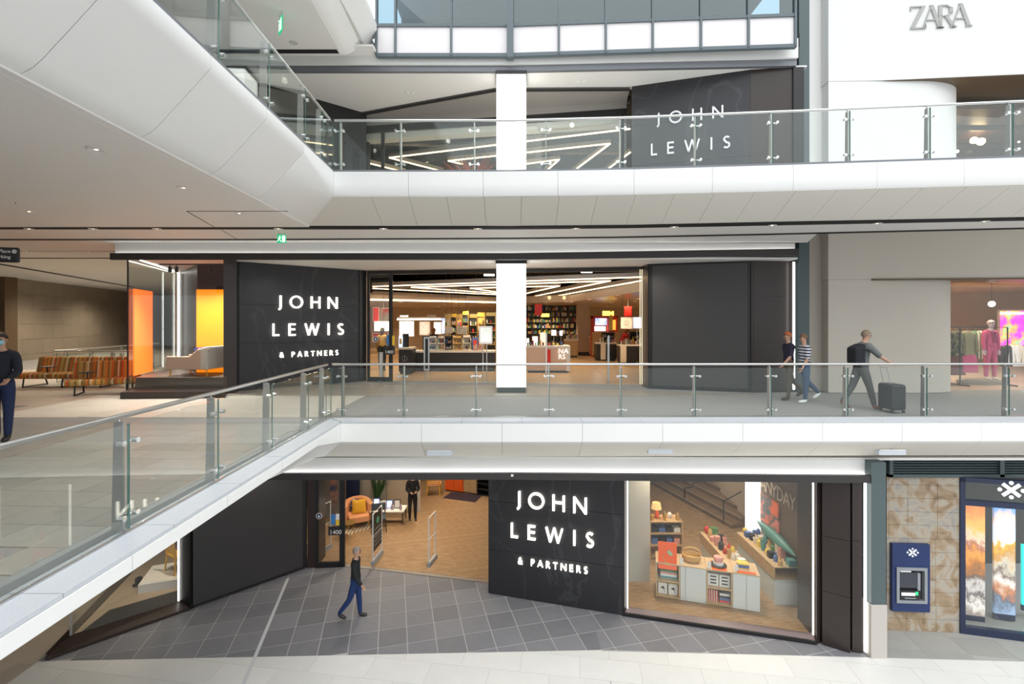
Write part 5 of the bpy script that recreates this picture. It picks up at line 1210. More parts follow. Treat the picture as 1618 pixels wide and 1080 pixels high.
# rattan basket
rat = ramp_mat('rattan', [(.4, (.42, .25, .08)), (.6, (.72, .50, .22))], scale=30, kind='wave', rough=.8)
q = Cpos(cpx(1094), .30, HC); bk = empty('rattan_basket', q, ang, 'rattan basket with an arched handle on the window counter', 'basket')
MB().lathe([(.15, 0), (.22, .05), (.24, .17), (.22, .17), (.20, .06), (0, .03)], n=22, sy=.75).build('bowl', rat, bk, smooth='auto')
MB().tube([(-.23, 0, .15)]+[(-.24*math.cos(PI*k/10), 0, .15+.20*math.sin(PI*k/10)) for k in range(1, 10)]+[(.23, 0, .15)], .014, 8).build('handle', rat, bk)
# hat on orange sheet
cq(empty('display_mat', Cpos(cpx(1135), .1, HC), label='orange sheet under the red-topped hat on the window counter', cat='mat'), 'sheet', orangem, cpx(1125), cpx(1149), -.014, .45, HC+.001, HC+.006)
q = Cpos(cpx(1137), .25, HC+.006); ht = empty('hat', q, 0, 'dark brimmed hat with a red crown on the orange sheet', 'hat')
MB().lathe([(.17, .0), (.20, .02), (.18, .035), (.12, .03)], n=22).build('brim', charc, ht, smooth='auto'); MB().lathe([(.12, .02), (.125, .09), (.115, .10), (0, .1)], n=22).build('band', mixed[5], ht, smooth='auto'); MB().lathe([(.105, .10), (.115, .19), (.10, .22), (0, .22)], n=20).build('crown', mixed[3], ht, smooth='auto')
for k in range(5): citem('box', cpx(1176)+.01*(k % 2), .22, HC+k*.035, (.25, .18, .033), mixed[[5, 9, 7, 7, 9][k]], ['white book at the bottom', 'lower yellow book', 'lower navy book', 'upper navy book', 'yellow book on top'][k]+' of the stack on the window counter', 'books on the window counter', 'book')
citem('box', cpx(1180), .05, HC+.001, (.42, .08, .02), orangem, 'orange and white tray at the front of the right window cabinet', None, 'tray')
# stepped seating and rail
sa, sb = Vector(G(1048, 775)), Vector(G(1150, 832)); dSs = (sb-sa).normalized(); nSs = Vector((dSs.y, -dSs.x, 0)); nSs = nSs if nSs.x > 0 else -nSs
oakd = ramp_mat('stair_oak', [(.3, (.17, .10, .055)), (.7, (.27, .17, .09))], scale=3, rough=.5, sx=(1, 6, 1)); nos = mat('stair_nosing', (.55, .45, .33), .5)
for k in range(5):
    o0 = nSs*(.42*k); st_ = struct('trim_22', MB().prism([(sa-dSs*1.5+o0)[:2], (sb+o0+dSs*.2)[:2], (sb+o0+dSs*.2+nSs*(1.5 if k == 4 else .42))[:2], (sa-dSs*1.5+o0+nSs*(4 if k == 4 else .42))[:2]], 0, .15*(k+1)), oakd)
    P(st_, 'nosing', nos, MB().bar(sa-dSs*1.5+o0+Vector((0, 0, .15*(k+1)+.002)), sb+dSs*.2+o0+Vector((0, 0, .15*(k+1)+.002)), .02, .012))
hr = empty('stair_rail', sa+dSs*1.2, label='black stepped handrail on the wooden seating steps behind the window', cat='rail')
b0 = sa+dSs*1.35
pts = []
for k in range(5): pts += [b0+nSs*(.42*k)+Vector((0, 0, .55+.15*k)), b0+nSs*(.42*k+.38)+Vector((0, 0, .55+.15*k))]
P(hr, 'rail', black, MB().tube(pts, .022, 8))
for k in (0, 4): P(hr, 'post', black, MB().tube([b0+nSs*(.42*k+.02)+Vector((0, 0, .15*k)), b0+nSs*(.42*k+.02)+Vector((0, 0, 1.0+.15*k if k else .55))], .02, 8))
b1 = sb-dSs*.2; P(hr, 'post', black, MB().tube([b1+Vector((0, 0, .02)), b1+Vector((0, 0, .8)), b1+nSs*1.8+Vector((0, 0, 1.4))], .02, 8))
# lit column beside the shelves
c_ = empty('lightbox_column', (XX(1190, 14.1), 14.1, 0), label='narrow glowing white column behind the right window', cat='column'); P(c_, 'light_panel', lightbox, MB().box(XX(1180, 14.1), XX(1201, 14.1), 14.05, 14.2, .1, 3.6)); P(c_, 'base', charc, MB().box(XX(1180, 14.1), XX(1201, 14.1), 14.05, 14.2, 0, .1))
# wall graphics on the right display wall
wg = empty('wall_lettering', (7.14, 13, 2), label='large pale raised lettering on the display wall behind the right window', cat='sign')
for k, ch in enumerate('ANYDAY'):
    y = 13.86-k*.29
    glyph_mb(GL[ch][1], Vector((7.13, y, 2.22)), Vector((0, -1, 0)), Vector((0, 0, 1)), Vector((-1, 0, 0)), .36, .11, .02).build('letter', mat('oak_letter', (.62, .52, .40), .5), wg, world=True)
o = MB().box(7.10, 7.14, 12.9, 13.85, 1.35, 2.1).build('wall_poster', ramp_mat('coral_shapes', [(.42, (.85, .16, .05)), (.5, (.03, .12, .14)), (.56, (.8, .25, .2)), (.66, (.06, .2, .2))], scale=1.4, rough=.5)); tag(o, 'coral and dark teal abstract poster on the display wall', 'poster')
bd = empty('teal_reflection', (7.0, 12.9, 1.25), label='long pointed teal shape standing in for a table reflection along the display wall', cat='board')  # teal shape and its bracket stand in for the reflection of a table
P(bd, 'board', mat('reflected_teal', (.10, .27, .25), .3), MB().tube([(6.98, 13.8-1.9*t, 1.32-.10*t) for t in [k/12 for k in range(13)]], [.01+.13*math.sin(PI*k/12)**.8 for k in range(13)], 12), smooth='auto')
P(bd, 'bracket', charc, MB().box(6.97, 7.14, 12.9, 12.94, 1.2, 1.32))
# merchandise runs along the display wall
def run(x0, x1, y0, y1, h, n, label, seed, grp):
    R_ = random.Random(seed)
    r = empty('merchandise_table', (x0, y0, .016), label=label, cat='display table')
    P(r, 'base', cabw, MB().box(x0+.03, x1, y0+.03, y1, .016, h-.30)); P(r, 'tray', oak, MB().box(x0, x1, y0, y1, h-.30, h-.26)); P(r, 'side_panel', oak, MB().box(x0, x0+.02, y0, y1, h-.26, h-.02)); P(r, 'worktop', paleo, MB().box(x0, x1, y0, y1, h-.02, h))
    kinds = ['box', 'jar', 'cup', 'bottle', 'ball', 'box']; nm = {'box': 'carton', 'jar': 'jar', 'cup': 'bowl', 'bottle': 'bottle', 'ball': 'bauble'}
    for k in range(n):
        t = (k+.5)/n; y = y1-(y1-y0)*t
        for row in (0, 1):
            kd = R_.choice(kinds); mi = R_.randrange(10); s = (R_.uniform(.05, .08), .1, R_.uniform(.1, .26))
            if kd == 'box': s = (R_.uniform(.12, .2), R_.uniform(.1, .16), s[2])
            c_n = ['cream', 'gold', 'black', 'rose', 'red', 'white', 'teal', 'blue', 'green', 'yellow'][mi]
            item(kd, x0+(x1-x0)*(.3+.42*row), y, h, s, mixed[mi], '%s %s, %s from the far end of the %s row on the %s' % (c_n, nm[kd], ['first', 'second', 'third', 'fourth', 'fifth', 'sixth', 'seventh', 'eighth', 'ninth', 'tenth'][k], ['left', 'right'][row], grp), 'goods on the '+grp, nm[kd])
run(6.45, 7.10, 11.9, 13.9, .95, 10, 'oak and white display run against the wall behind the right window', 3, 'wall display run')
run(5.55, 6.05, 12.35, 14.3, .78, 8, 'lower oak display run in the middle of the window floor', 5, 'middle display run')

# ---- ground bay contents
pl_ = G(255, 925, .13); r = empty('plinth', (pl_.x+.15, pl_.y+.35, .12), .35, 'white display plinth under the yellow-legged chair in the ground left window', 'plinth'); MB().box(-.7, .75, -.5, .55, 0, .22).build('block', paper, r, bevel=.005); MB().box(-.66, .71, -.46, .51, .22, .235).build('top_board', paper, r)
ych = dining('chair', (pl_.x+.22, pl_.y+.40, .355), 2.6, yelw, yelw, 'yellow wooden chair on the white plinth in the ground left window', h=.85, sw=.5, slats=3, legr=.028)
a = G(243, 925, .135); r = empty('floor_spotlight', (a.x-.35, a.y, .135), label='black floor spotlight beside the white plinth', cat='light'); MB().box(-.10, .02, -.06, .06, .05, .22).build('head', black, r, bevel=.01); MB().bar((-.08, 0, .02), (-.08, 0, .1), .02).bar((-.2, .0, .015), (.8, .35, .015), .05, .03).build('bar', black, r)
spot(-8.4, 12.6, 3.5, 120); spot(-9.2, 12.0, 3.5, 60)
# ---- mid display bay sofa
cx_, cy_ = XX(314, 13.85), 13.85; sf = empty('sofa', (cx_, cy_, ZM+.46), math.radians(-4), 'cream and tan two-seat sofa on the display plinth, seen from its side', 'sofa')
fabt = mat('tan_fabric', (.55, .42, .33), .9)
MB().prism([(-.58, -.42), (.46, -.42), (.46, .42), (-.58, .42)], .20, .40).build('seat_cushion', fabt, sf, bevel=.03)
for y in (-.46, .38): MB().add([(-.62, y, .20), (.50, y, .20), (.62, y, .78), (.30, y, .76), (.05, y, .56), (-.60, y, .56)]+[(-.62, y+.09, .20), (.50, y+.09, .20), (.62, y+.09, .78), (.30, y+.09, .76), (.05, y+.09, .56), (-.60, y+.09, .56)], [(0, 1, 2, 3, 4, 5), (6, 7, 8, 9, 10, 11)]+[(i, (i+1) % 6, (i+1) % 6+6, i+6) for i in range(6)]).build('armrest', fabt, sf, bevel=.02)
MB().prism([(.40, -.48), (.60, -.48), (.60, .48), (.40, .48)], 0, 0, zt=[(.20, .80), (.20, .84), (.20, .84), (.20, .80)]).build('backrest', fabw, sf, bevel=.03)
for x, y in ((-.52, -.40), (.52, -.40), (-.52, .38), (.52, .38)): MB().tube([(x, y, .2), (x*1.05, y, 0)], [.02, .014], 8).build('leg', yelw, sf)
cushion((cx_+.05, cy_+.05, ZM+.86), 1.2, .42, mat('navy_cushion', (.02, .015, .07), .9), 'navy cushion leaning on the display sofa'); cushion((cx_+.22, cy_-.08, ZM+.86), 1.3, .40, mat('mauve_cushion', (.25, .12, .16), .9), 'mauve cushion leaning on the display sofa'); cushion((cx_+.38, cy_+.2, ZM+.88), 1.3, .38, fabw, 'pale cushion behind the others on the display sofa')
spot(XX(332, 13.7), 13.55, ZZ(431, 13.7), 420, (1, .93, .84)); spot(XX(290, 13.75), 13.5, ZZ(431, 13.7), 300, (1, .93, .84))

# ---- striped benches
strp = bpy.data.materials.new('striped_fabric'); strp.use_nodes = True; nt = strp.node_tree; bb = nt.nodes['Principled BSDF']; bb.inputs['Roughness'].default_value = .9
tc = nt.nodes.new('ShaderNodeTexCoord'); wv = nt.nodes.new('ShaderNodeTexNoise'); wv.noise_dimensions = '1D'; wv.inputs['Scale'].default_value = 9; wv.inputs['Detail'].default_value = 0
sx_ = nt.nodes.new('ShaderNodeSeparateXYZ'); nt.links.new(tc.outputs['Object'], sx_.inputs[0]); sn = nt.nodes.new('ShaderNodeMath'); sn.operation = 'SNAP'; sn.inputs[1].default_value = .045; nt.links.new(sx_.outputs['X'], sn.inputs[0]); nt.links.new(sn.outputs[0], wv.inputs['W'])
rp = nt.nodes.new('ShaderNodeValToRGB'); rp.color_ramp.interpolation = 'CONSTANT'; e = rp.color_ramp.elements
cl = [(.0, (.55, .15, .02)), (.36, (.60, .48, .28)), (.43, (.62, .25, .03)), (.49, (.25, .14, .04)), (.54, (.65, .50, .30)), (.60, (.55, .10, .03)), (.66, (.45, .30, .08))]
while len(e) < len(cl): e.new(.5)
for k, (p_, c_) in enumerate(cl): e[k].position = p_; e[k].color = (*c_, 1)
wv.inputs['Scale'].default_value = 37; nt.links.new(wv.outputs['Fac'], rp.inputs[0]); nt.links.new(rp.outputs[0], bb.inputs['Base Color'])
def bench(loc, rz, L_, label):
    r = empty('striped_bench', loc, rz, label, 'bench')
    def sect(prof, nm, m, x0=-L_/2, x1=L_/2):
        n = len(prof); MB().add([(x0, a, b) for a, b in prof]+[(x1, a, b) for a, b in prof], [tuple(range(n)), tuple(range(n, 2*n))]+[(i, (i+1) % n, (i+1) % n+n, i+n) for i in range(n)]).build(nm, m, r, bevel=.02)
    sect([(-.34, .26), (.30, .30), (.30, .42), (-.32, .44), (-.40, .40), (-.40, .30)], 'seat_cushion', strp)
    sect([(.28, .40), (.40, .40), (.52, .84), (.46, .88), (.38, .86)], 'backrest', strp)
    for k in range(int(L_/1.2)+1):
        x = -L_/2+.2+k*(L_-.4)/int(L_/1.2)
        MB().tube([(x, -.34, .0), (x, -.30, .27), (x, .36, .30), (x, .44, .6)], .022, 6).tube([(x, .36, .30), (x, .46, 0)], .022, 6).tube([(x, -.34, .02), (x, .46, .02)], .015, 6).build('leg_frame', black, r)
    t = MB().box(-L_*.22-.16, -L_*.22+.16, -.30, .02, .60, .62).build('tray_table', black, r); MB().cyl((-L_*.22, -.15, .42), (-L_*.22, -.15, .6), .018, 8).build('stem', black, t)
    return r
p = G(118, 606, ZM); bench((XX(113, 14.9), 14.9, ZM), math.radians(1), 2.7, 'long orange and cream striped bench nearest the stone wall')
p = G(165, 621, ZM); bench((p.x-.0, p.y+.0, ZM), math.radians(28), 1.5, 'shorter orange striped bench turned sideways beside the display window')
# ================================================================== MIDDLE STORE
fl2 = struct('floor_middle', MB().prism([(-4.9, 16.25), (eB[0], eB[1]+.05), (eB[0]+.3, 15.4), (16, 15.4), (16, 40), (-14, 40), (-14, 23.2), (-11.3, 17.3), (-5, 17.2)], ZM-.02, ZM+.004), tanfloor)
def vm(c): return 16 < c[1] < 30 and inview(ZM)(c) and XX(588, c[1]) < c[0] < XX(1013, c[1])
pave(fl2, [(-4.7, 16.3), (3.9, 15.2), (9, 31), (-10, 31)], (0, 0), math.radians(-3), 1.2, 1.2, .006, ZM+.012, tanfloor, th=.008, vis=vm, cap=200)
struct('ceiling', MB().prism([(-5, 16.6), (4, 15.3), (16, 15.3), (16, 40), (-14, 40), (-14, 23.3), (-11.4, 17.35)], 9.55, 9.6), darkceil)
struct('wall_back', MB().box(-14, 16, 37, 37.3, ZM, 9.6), warmwall)
struct('wall_left', MB().prism([(-5.0, 16.6), (-11.4, 17.3), (-11.4, 17.4), (-5, 16.8)], ZM, 9.6), warmwall); struct('wall_left', MB().prism([(-11.35, 17.35), (-14, 23.3), (-14, 37), (-14.2, 37), (-14.2, 23.3), (-11.55, 17.35)], ZM, 9.6), warmwall); struct('wall_right', MB().box(11.0, 11.2, 15.4, 37, ZM, 9.6), warmwall)
struct('wall_right', MB().prism([(4.3, 15.35), (11, 15.35), (11, 15.5), (4.3, 15.5)], ZM, 9.6), darkceil)
zlow = 8.0
e1, e2, e3, e4 = (XX(585, 23.5), 23.5), (XX(786, 27), 27), (XX(905, 25), 25), (XX(1020, 16), 16)
struct('ceiling', MB().prism([(-14, 23.3), e1, e2, e3, e4, (11, 15.6), (11, 37), (-14, 37)], zlow, 8.35), mat('warm_low_ceiling', (.62, .52, .44), .25))
o = empty('ceiling_light', (e1[0], e1[1], zlow), label='long warm light line along the edge of the lowered ceiling in the middle store', cat='light'); P(o, 'light_line', ledwarm, MB().bar((*e1, zlow+.04), (*e2, zlow+.04), .07, .07))
def zz(name, pts, z, lab, grp, w_=.10, h_=.14, m=None):
    r = empty(name, G(*pts[0], z), label=lab, cat='light', group=grp)
    for a, b in zip(pts[:-1], pts[1:]):
        A_, B_ = G(*a, z), G(*b, z); P(r, 'housing', mat('light_housing', (.55, .48, .42), .5), MB().bar(A_+Vector((0, 0, .09)), B_+Vector((0, 0, .09)), w_, h_)); P(r, 'light_line', m or ledwarm, MB().bar(A_, B_, w_*.55, .03))
        for t in (.2, .8): q = A_.lerp(B_, t); P(r, 'hanger', charc, MB().cyl(q+Vector((0, 0, .15)), q+Vector((0, 0, 1.0)), .006, 5))
zl_ = 8.42
zz('linear_pendant', [(589, 452.5), (1017, 437.5)], zl_, 'longest straight light bar under the ceiling of the middle store', 'zigzag light bars, middle store', m=None)
zz('linear_pendant', [(589, 455.5), (784, 465.4)], zl_, 'light bar falling from the left door of the middle store', 'zigzag light bars, middle store')
zz('linear_pendant', [(784, 463), (650, 453.7), (964, 443.7), (845, 467.8)], zl_, 'large zigzag light bar crossing behind the lit column in the middle store', 'zigzag light bars, middle store')
zz('linear_pendant', [(784, 461), (743, 455.2), (884, 451.7), (831, 463.6)], zl_, 'small zigzag light bar nearest the lit column in the middle store', 'zigzag light bars, middle store')
zz('linear_pendant', [(1016, 442.9), (859, 471)], zl_, 'light bar falling from the right jamb of the middle store', 'zigzag light bars, middle store')
o = MB().bar(G(589, 462.5, 8.3), G(784, 471, 8.3), .14, .16).build('ceiling_beam', mat('beige_bar', (.42, .34, .28), .6)); tag(o, 'unlit beige ceiling bar in the middle store', 'beam')
for px, py, lb in ((975/5.7+580+22, 435.5, 'left'), (927, 430.5, 'right')):
    a = W(px, py, 20); o = MB().box(a.x-.22, a.x+.22, 19.9, 20.1, a.z, a.z+.06).build('ceiling_light', led); tag(o, 'small bright strip light high in the middle store, %s of the column' % lb, 'light')
spots = [(617, 483), (633, 476.5), (682, 489), (693, 484), (703, 480), (714, 474), (689, 467), (750, 470.5), (862, 478), (901, 478), (907, 486), (940, 461), (963, 457.5), (984, 454.5), (960, 484), (966, 478), (972, 472), (977, 466), (993, 482), (1003, 476), (1008, 472), (931, 473)]
for k, (px, py) in enumerate(sorted(spots)):
    if py > 478 or px < 790: D = 8.0
    z = zlow-.002; p = G(px, max(min(py, 491), 458), z)
    for (ax_, ay_), (bx_, by_) in ((e1, e2), (e2, e3), (e3, e4)):
        if ax_ <= p.x <= bx_: p.y = max(p.y, ay_+(by_-ay_)*(p.x-ax_)/(bx_-ax_)+.3)
    downlight(min(p.x, 10.6), min(p.y, 36), p.z, 'small warm spotlight glowing on the ceiling of the middle store, %s from the left' % ORD[k], 'ceiling spotlights, middle store')
for x, y, p in ((-5, 19, 160), (-1.5, 19, 160), (2, 18.5, 150), (-6, 23, 170), (-2, 23.5, 170), (2, 23, 170), (5, 21, 160), (-8, 28, 170), (-3, 29, 170), (2, 29, 170), (6.5, 27, 170), (9, 33, 160), (-4, 34, 160), (3, 34, 160), (-9, 34, 150)):
    spot(x, y, zlow-.15, p*1.25, (1, .74, .46), 140, .15)
def fbox(nm, label, cat, x0, x1, y0, y1, D, dep, m, group=None, parts=(), zb=None):
    """front face at distance D spanning photo columns x0..x1, rows y0..y1"""
    r = empty(nm, (XX(x0, D), D, ZZ(y1, D) if zb is None else zb), label=label, cat=cat, group=group)
    X0, X1, Z1, Z0 = XX(x0, D), XX(x1, D), ZZ(y0, D), (ZZ(y1, D) if zb is None else zb)
    return r, X0, X1, Z0, Z1
def counter(x0, x1, y0, D, dep, m, top, label, end=None, logo=None, nm='counter'):
    r, X0, X1, Z0, Z1 = fbox(nm, label, 'counter', x0, x1, y0, 0, D, dep, m, zb=ZM+.004)
    P(r, 'body', m, MB().box(X0+.02, X1-.02, D+.02, D+dep, ZM+.10, Z1-.07)); P(r, 'plinth', charc, MB().box(X0+.06, X1-.06, D+.06, D+dep-.04, ZM+.004, ZM+.10)); P(r, 'worktop', top, MB().box(X0, X1, D, D+dep, Z1-.07, Z1))
    n = max(1, int((X1-X0)/1.0))
    for k in range(n): P(r, 'front_panel', m, MB().box(X0+.03+(X1-X0-.06)*k/n, X0+.02+(X1-X0-.06)*(k+1)/n, D, D+.02, ZM+.12, Z1-.09))
    if end: P(r, 'end_panel', end[0], MB().box(XX(end[1], D), XX(end[2], D), D-.03, D+.0, ZM+.08, Z1-.02))
    return r, X0, X1, Z1
rndm = random.Random(9)
def display(x0, x1, y0, y1, D, m, label, grp):
    r, X0, X1, Z0, Z1 = fbox('cosmetics_display', label, 'display', x0, x1, y0, y1, D, .3, m, grp)
    P(r, 'back_panel', m, MB().box(X0, X1, D+.25, D+.28, Z0, Z1)); P(r, 'header', m, MB().box(X0, X1, D, D+.25, Z1-.07, Z1))
    for x in (X0, X1-.02): P(r, 'side_panel', m, MB().box(x, x+.02, D, D+.25, Z0, Z1))
    for k in range(2): P(r, 'shelf', m, MB().box(X0, X1, D, D+.25, Z0+k*(Z1-Z0)*.45, Z0+.03+k*(Z1-Z0)*.45))
    for k in range(2):
        n = max(3, int((X1-X0)/.09))
        for j in range(n): h = rndm.uniform(.07, .15); x = X0+.05+(X1-X0-.1)*j/(n-1); P(r, 'product', rndm.choice(mixed), MB().box(x-.025, x+.025, D+.06, D+.12, Z0+.03+k*(Z1-Z0)*.45, Z0+.03+k*(Z1-Z0)*.45+h))
    return r
counter(652, 783, 554, 19.1, .8, charc, paper, 'long dark counter with a white top, left of the lit column in the middle store')
for k, (a, b, y0, m_) in enumerate(((668, 676, 531, 2), (678, 690, 531, 5), (691, 703, 531, 0), (704, 714, 531, 2), (715, 730, 531, 1), (731, 744, 530, 0))):
    display(a, b, y0, 552.5, 19.35, mixed[m_], ['black', 'white', 'cream', 'second black', 'gold', 'second cream'][k]+' cosmetics display on the long dark counter', 'cosmetics displays on the long counter')
def carton_at(x0, x1, y0, y1, D, m, nm, label, cat, grp=None, dep=.12):
    r, X0, X1, Z0, Z1 = fbox(nm, label, cat, x0, x1, y0, y1, D, dep, m, grp); P(r, 'body', m, MB().box(X0, X1, D, D+dep, Z0, Z1)); P(r, 'front_print', rndm.choice(mixed), MB().box(X0+(X1-X0)*.2, X1-(X1-X0)*.2, D-.004, D, Z0+(Z1-Z0)*.3, Z1-(Z1-Z0)*.2)); return r
carton_at(746, 755, 533, 552.8, 19.4, mixed[7], 'carton', 'blue display box on the long dark counter', 'carton')
for k in range(5): carton_at(748+k*3.1, 750.4+k*3.1, 545-(k % 2)*2, 552.6, 19.2, mixed[3], 'bottle_box', 'small rose carton at the right end of the long dark counter, %s from the left' % ORD[k], 'carton', 'rose cartons on the long counter')
# podium
r, X0, X1, Z1 = counter(629, 651, 549, 18.2, .8, charc, mixed[0], 'black podium with a ring emblem just inside the middle store', nm='podium')
c = Vector((XX(639, 18.15), 18.17, ZZ(566, 18.2))); P(r, 'ring_emblem', greym, MB().tube([c+Vector((.10*math.cos(2*PI*k/20), 0, .10*math.sin(2*PI*k/20))) for k in range(20)], .008, 6, closed=True)); P(r, 'ring_emblem', greym, MB().bar(c+Vector((0, 0, -.1)), c+Vector((0, 0, .1)), .02))
carton_at(636, 645, 527, 548, 18.6, mixed[2], 'screen_stand', 'black stand on the podium in the middle store', 'stand'); carton_at(630, 636, 531, 548.6, 18.5, scrn, 'tablet', 'lit tablet on the podium in the middle store', 'screen', dep=.03)
# free-standing boards
def standee(x0, x1, y0, y1, yb, label, m, inner, polex=None):
    D = 1530/(yb-HY); r, X0, X1, Z0, Z1 = fbox('sign_stand', label, 'sign', x0, x1, y0, y1, D, .05, m)
    P(r, 'frame', m, MB().box(X0, X1, D, D+.04, Z0, Z1)); P(r, 'poster', inner, MB().box(X0+.05, X1-.05, D-.006, D, Z0+.06, Z1-.06))
    for x in ((X0+.05, X1-.05) if polex is None else (XX(polex[0], D), XX(polex[1], D))): P(r, 'pole', steeld, MB().cyl((x, D+.02, ZM), (x, D+.02, Z0+.05), .016, 8))
    P(r, 'base', steeld, MB().box(X0, X1, D-.10, D+.15, ZM+.004, ZM+.02)); return r
standee(757, 778, 515, 543, 604, 'white framed poster on a tall stand left of the lit column in the middle store', paper, ramp_mat('sketch_poster', [(.4, (.85, .85, .82)), (.6, (.6, .65, .6)), (.68, (.15, .2, .2))], scale=1.5, rough=.5, emit=.35), (763, 769))
r = standee(669.5, 678.5, 532, 585, 598, 'narrow dark information board standing inside the middle store', steel, mat('dark_green_poster', (.015, .02, .018), .5))
standee(862, 864.5, 527, 590, 596, 'thin white security gate right of the lit column in the middle store', steel, paper); standee(960, 963, 530, 600, 606, 'thin clear security gate near the right jamb of the middle store', steeld, steeld)
standee(599, 605, 556, 598, 602, 'grey security gate behind the left glass door of the middle store', steeld, paper)
# back left walls, posters, signs
def panel(x0, x1, y0, y1, D, m, nm, label, cat, dep=.06, frame=None, grp=None, stem=None):
    r, X0, X1, Z0, Z1 = fbox(nm, label, cat, x0, x1, y0, y1, D, dep, m, grp)
    P(r, 'frame', frame or paper, MB().box(X0, X1, D, D+dep, Z0, Z1)); e = min(.05, (X1-X0)*.08); P(r, 'face', m, MB().box(X0+e, X1-e, D-.01, D, Z0+e, Z1-e))
    if stem is None and cat in ('poster', 'screen'): stem = ZM+.004
    if stem: P(r, 'stem', steeld, MB().cyl(((X0+X1)/2, D+dep/2, stem), ((X0+X1)/2, D+dep/2, Z0+.02), .02, 6))
    return r
panel(630, 655, 506, 532, 27, litposter, 'poster', 'leftmost glowing cosmetics poster at the back of the middle store', 'poster'); panel(662, 680, 507, 530, 27, face, 'poster', 'portrait poster at the back of the middle store', 'poster'); panel(685, 698, 508, 528, 27, litposter, 'poster', 'rightmost glowing cosmetics poster at the back of the middle store', 'poster')
o = MB().box(XX(630, 27), XX(699, 27), 26.6, 27.4, ZZ(505.5, 27), ZZ(501, 27)).build('shelf_canopy', paper); tag(o, 'white canopy above the glowing cosmetics posters', 'canopy'); o = MB().box(XX(630, 27), XX(699, 27), 26.57, 26.6, ZZ(505, 27), ZZ(503.6, 27)).build('light_line', led); tag(o, 'light line on the canopy above the cosmetics posters', 'light')
panel(631, 646, 497, 501.3, 27.1, litposter, 'sign', 'small lit cream sign above the canopy', 'sign', stem=ZZ(502.5, 27)); panel(675, 689, 497, 501.3, 27.1, paper, 'sign', 'small white sign above the canopy', 'sign', stem=ZZ(502.5, 27))
panel(698, 703, 502, 527, 26, scrn, 'video_screen', 'narrow blue-white screen beside the cosmetics posters', 'screen')
panel(589, 599, 485, 508, 24, redm, 'hanging_sign', 'red hanging panel behind the left glass door of the middle store', 'sign'); panel(601, 618, 486, 508, 24.5, ramp_mat('grey_red', [(.45, (.45, .42, .4)), (.55, (.6, .05, .05))], scale=1, rough=.5), 'hanging_sign', 'grey panel with a red motif behind the left glass door of the middle store', 'sign')
panel(588, 614, 525, 540, 26, redm, 'wall_panel', 'low red panel behind the left glass door of the middle store', 'panel')
r = empty('pendant_lamp', W(606, 515, 23), label='large glowing drum lampshade behind the left glass door of the middle store', cat='lamp'); MB().lathe([(.42, -.22), (.42, .22), (.40, .22), (.40, -.22)], n=24).build('lamp_shade', mat('lit_shade', (1, .9, .75), .6, emit=2.2, ecol=(1, .84, .62)), r, smooth='auto'); MB().cyl((0, 0, .2), (0, 0, 9.55-ZZ(515, 23)), .01, 6).build('cord', charc, r)
# black and gold tower units
for k, (a, b, y0, m_) in enumerate(((703, 713, 496, 0), (713, 722, 494, 2), (722, 731, 496, 1), (731, 741, 490, 2), (742, 755, 495, 2), (755, 767, 493, 1), (768, 784, 492, 2))):
    r, X0, X1, Z0, Z1 = fbox('tower_unit', '%s tower unit in the black and gold row left of the lit column' % ['first', 'second', 'third', 'fourth', 'fifth', 'sixth', 'last'][k], 'display', a, b, y0, 0, 24, .5, mixed[m_], 'black and gold tower units', zb=ZM)
    P(r, 'body', mixed[m_], MB().box(X0, X1-.03, 24, 24.5, ZM, Z1)); P(r, 'edge_trim', goldm, MB().box(X1-.05, X1-.01, 23.97, 24, ZM, Z1)); P(r, 'header', [goldm, mixed[9]][k % 2], MB().box(X0, X1-.03, 23.96, 24, Z1-.22, Z1-.04))
    for j in range(4):
        z = Z1-.6-.35*j; P(r, 'shelf', goldm, MB().box(X0+.03, X1-.05, 23.85, 24, z, z+.03))
        for q in range(3): x = X0+.06+(X1-X0-.16)*q/2; P(r, 'product', rndm.choice(mixed), MB().lathe([(.03, 0), (.035, .12), (.015, .14), (.015, .18)], (x, 23.92, z+.03), 8))
panel(704, 715, 516, 526, 21, paper, 'framed_card', 'left small framed card above the counter displays', 'card', stem=ZM+.01); panel(722, 738, 516, 527, 21, ramp_mat('bottle_print', [(.4, (.75, .72, .66)), (.6, (.15, .12, .1))], scale=1.2, rough=.5), 'framed_card', 'right framed card with dark bottles above the counter displays', 'card', stem=ZM+.01)
# ---- right of the column
r, X0, X1, Z1 = counter(832, 901, 546, 18.6, .9, mat('peach_counter', (.62, .46, .36), .4), paper, 'pale pink counter with white stacked letters, right of the lit column', end=(paper, 895, 901))
wl9 = mat('counter_letters', (.9, .88, .85), .4, emit=.7)
for t_, zy in (('NA', 558), ('RS', 567)):
    fo = font_text(t_, .27, wl9, 'lettering', r, (XX(882, 18.55), 18.56, ZZ(zy, 18.55)), (PI/2, 0, 0), .006)
P(r, 'red_panel', redm, MB().box(XX(864, 18.5), XX(870, 18.5), 18.5, 18.56, ZZ(572, 18.5), ZZ(552, 18.5)))
for k, (a, b, y0, y1, m_) in enumerate(((832, 836, 534, 545, litposter), (841, 850, 531, 545, litposter), (853, 863, 525, 546, face), (871, 879, 521, 530, litposter), (884, 889, 522, 530, litposter))):
    panel(a, b, y0, y1, 18.8 if k < 3 else 20, m_, 'counter_card', ['leftmost lit', 'second lit', 'tall portrait', 'upper left lit', 'upper right lit'][k]+' card on the pale pink counter', 'card', stem=ZM+.01 if k > 2 else None)
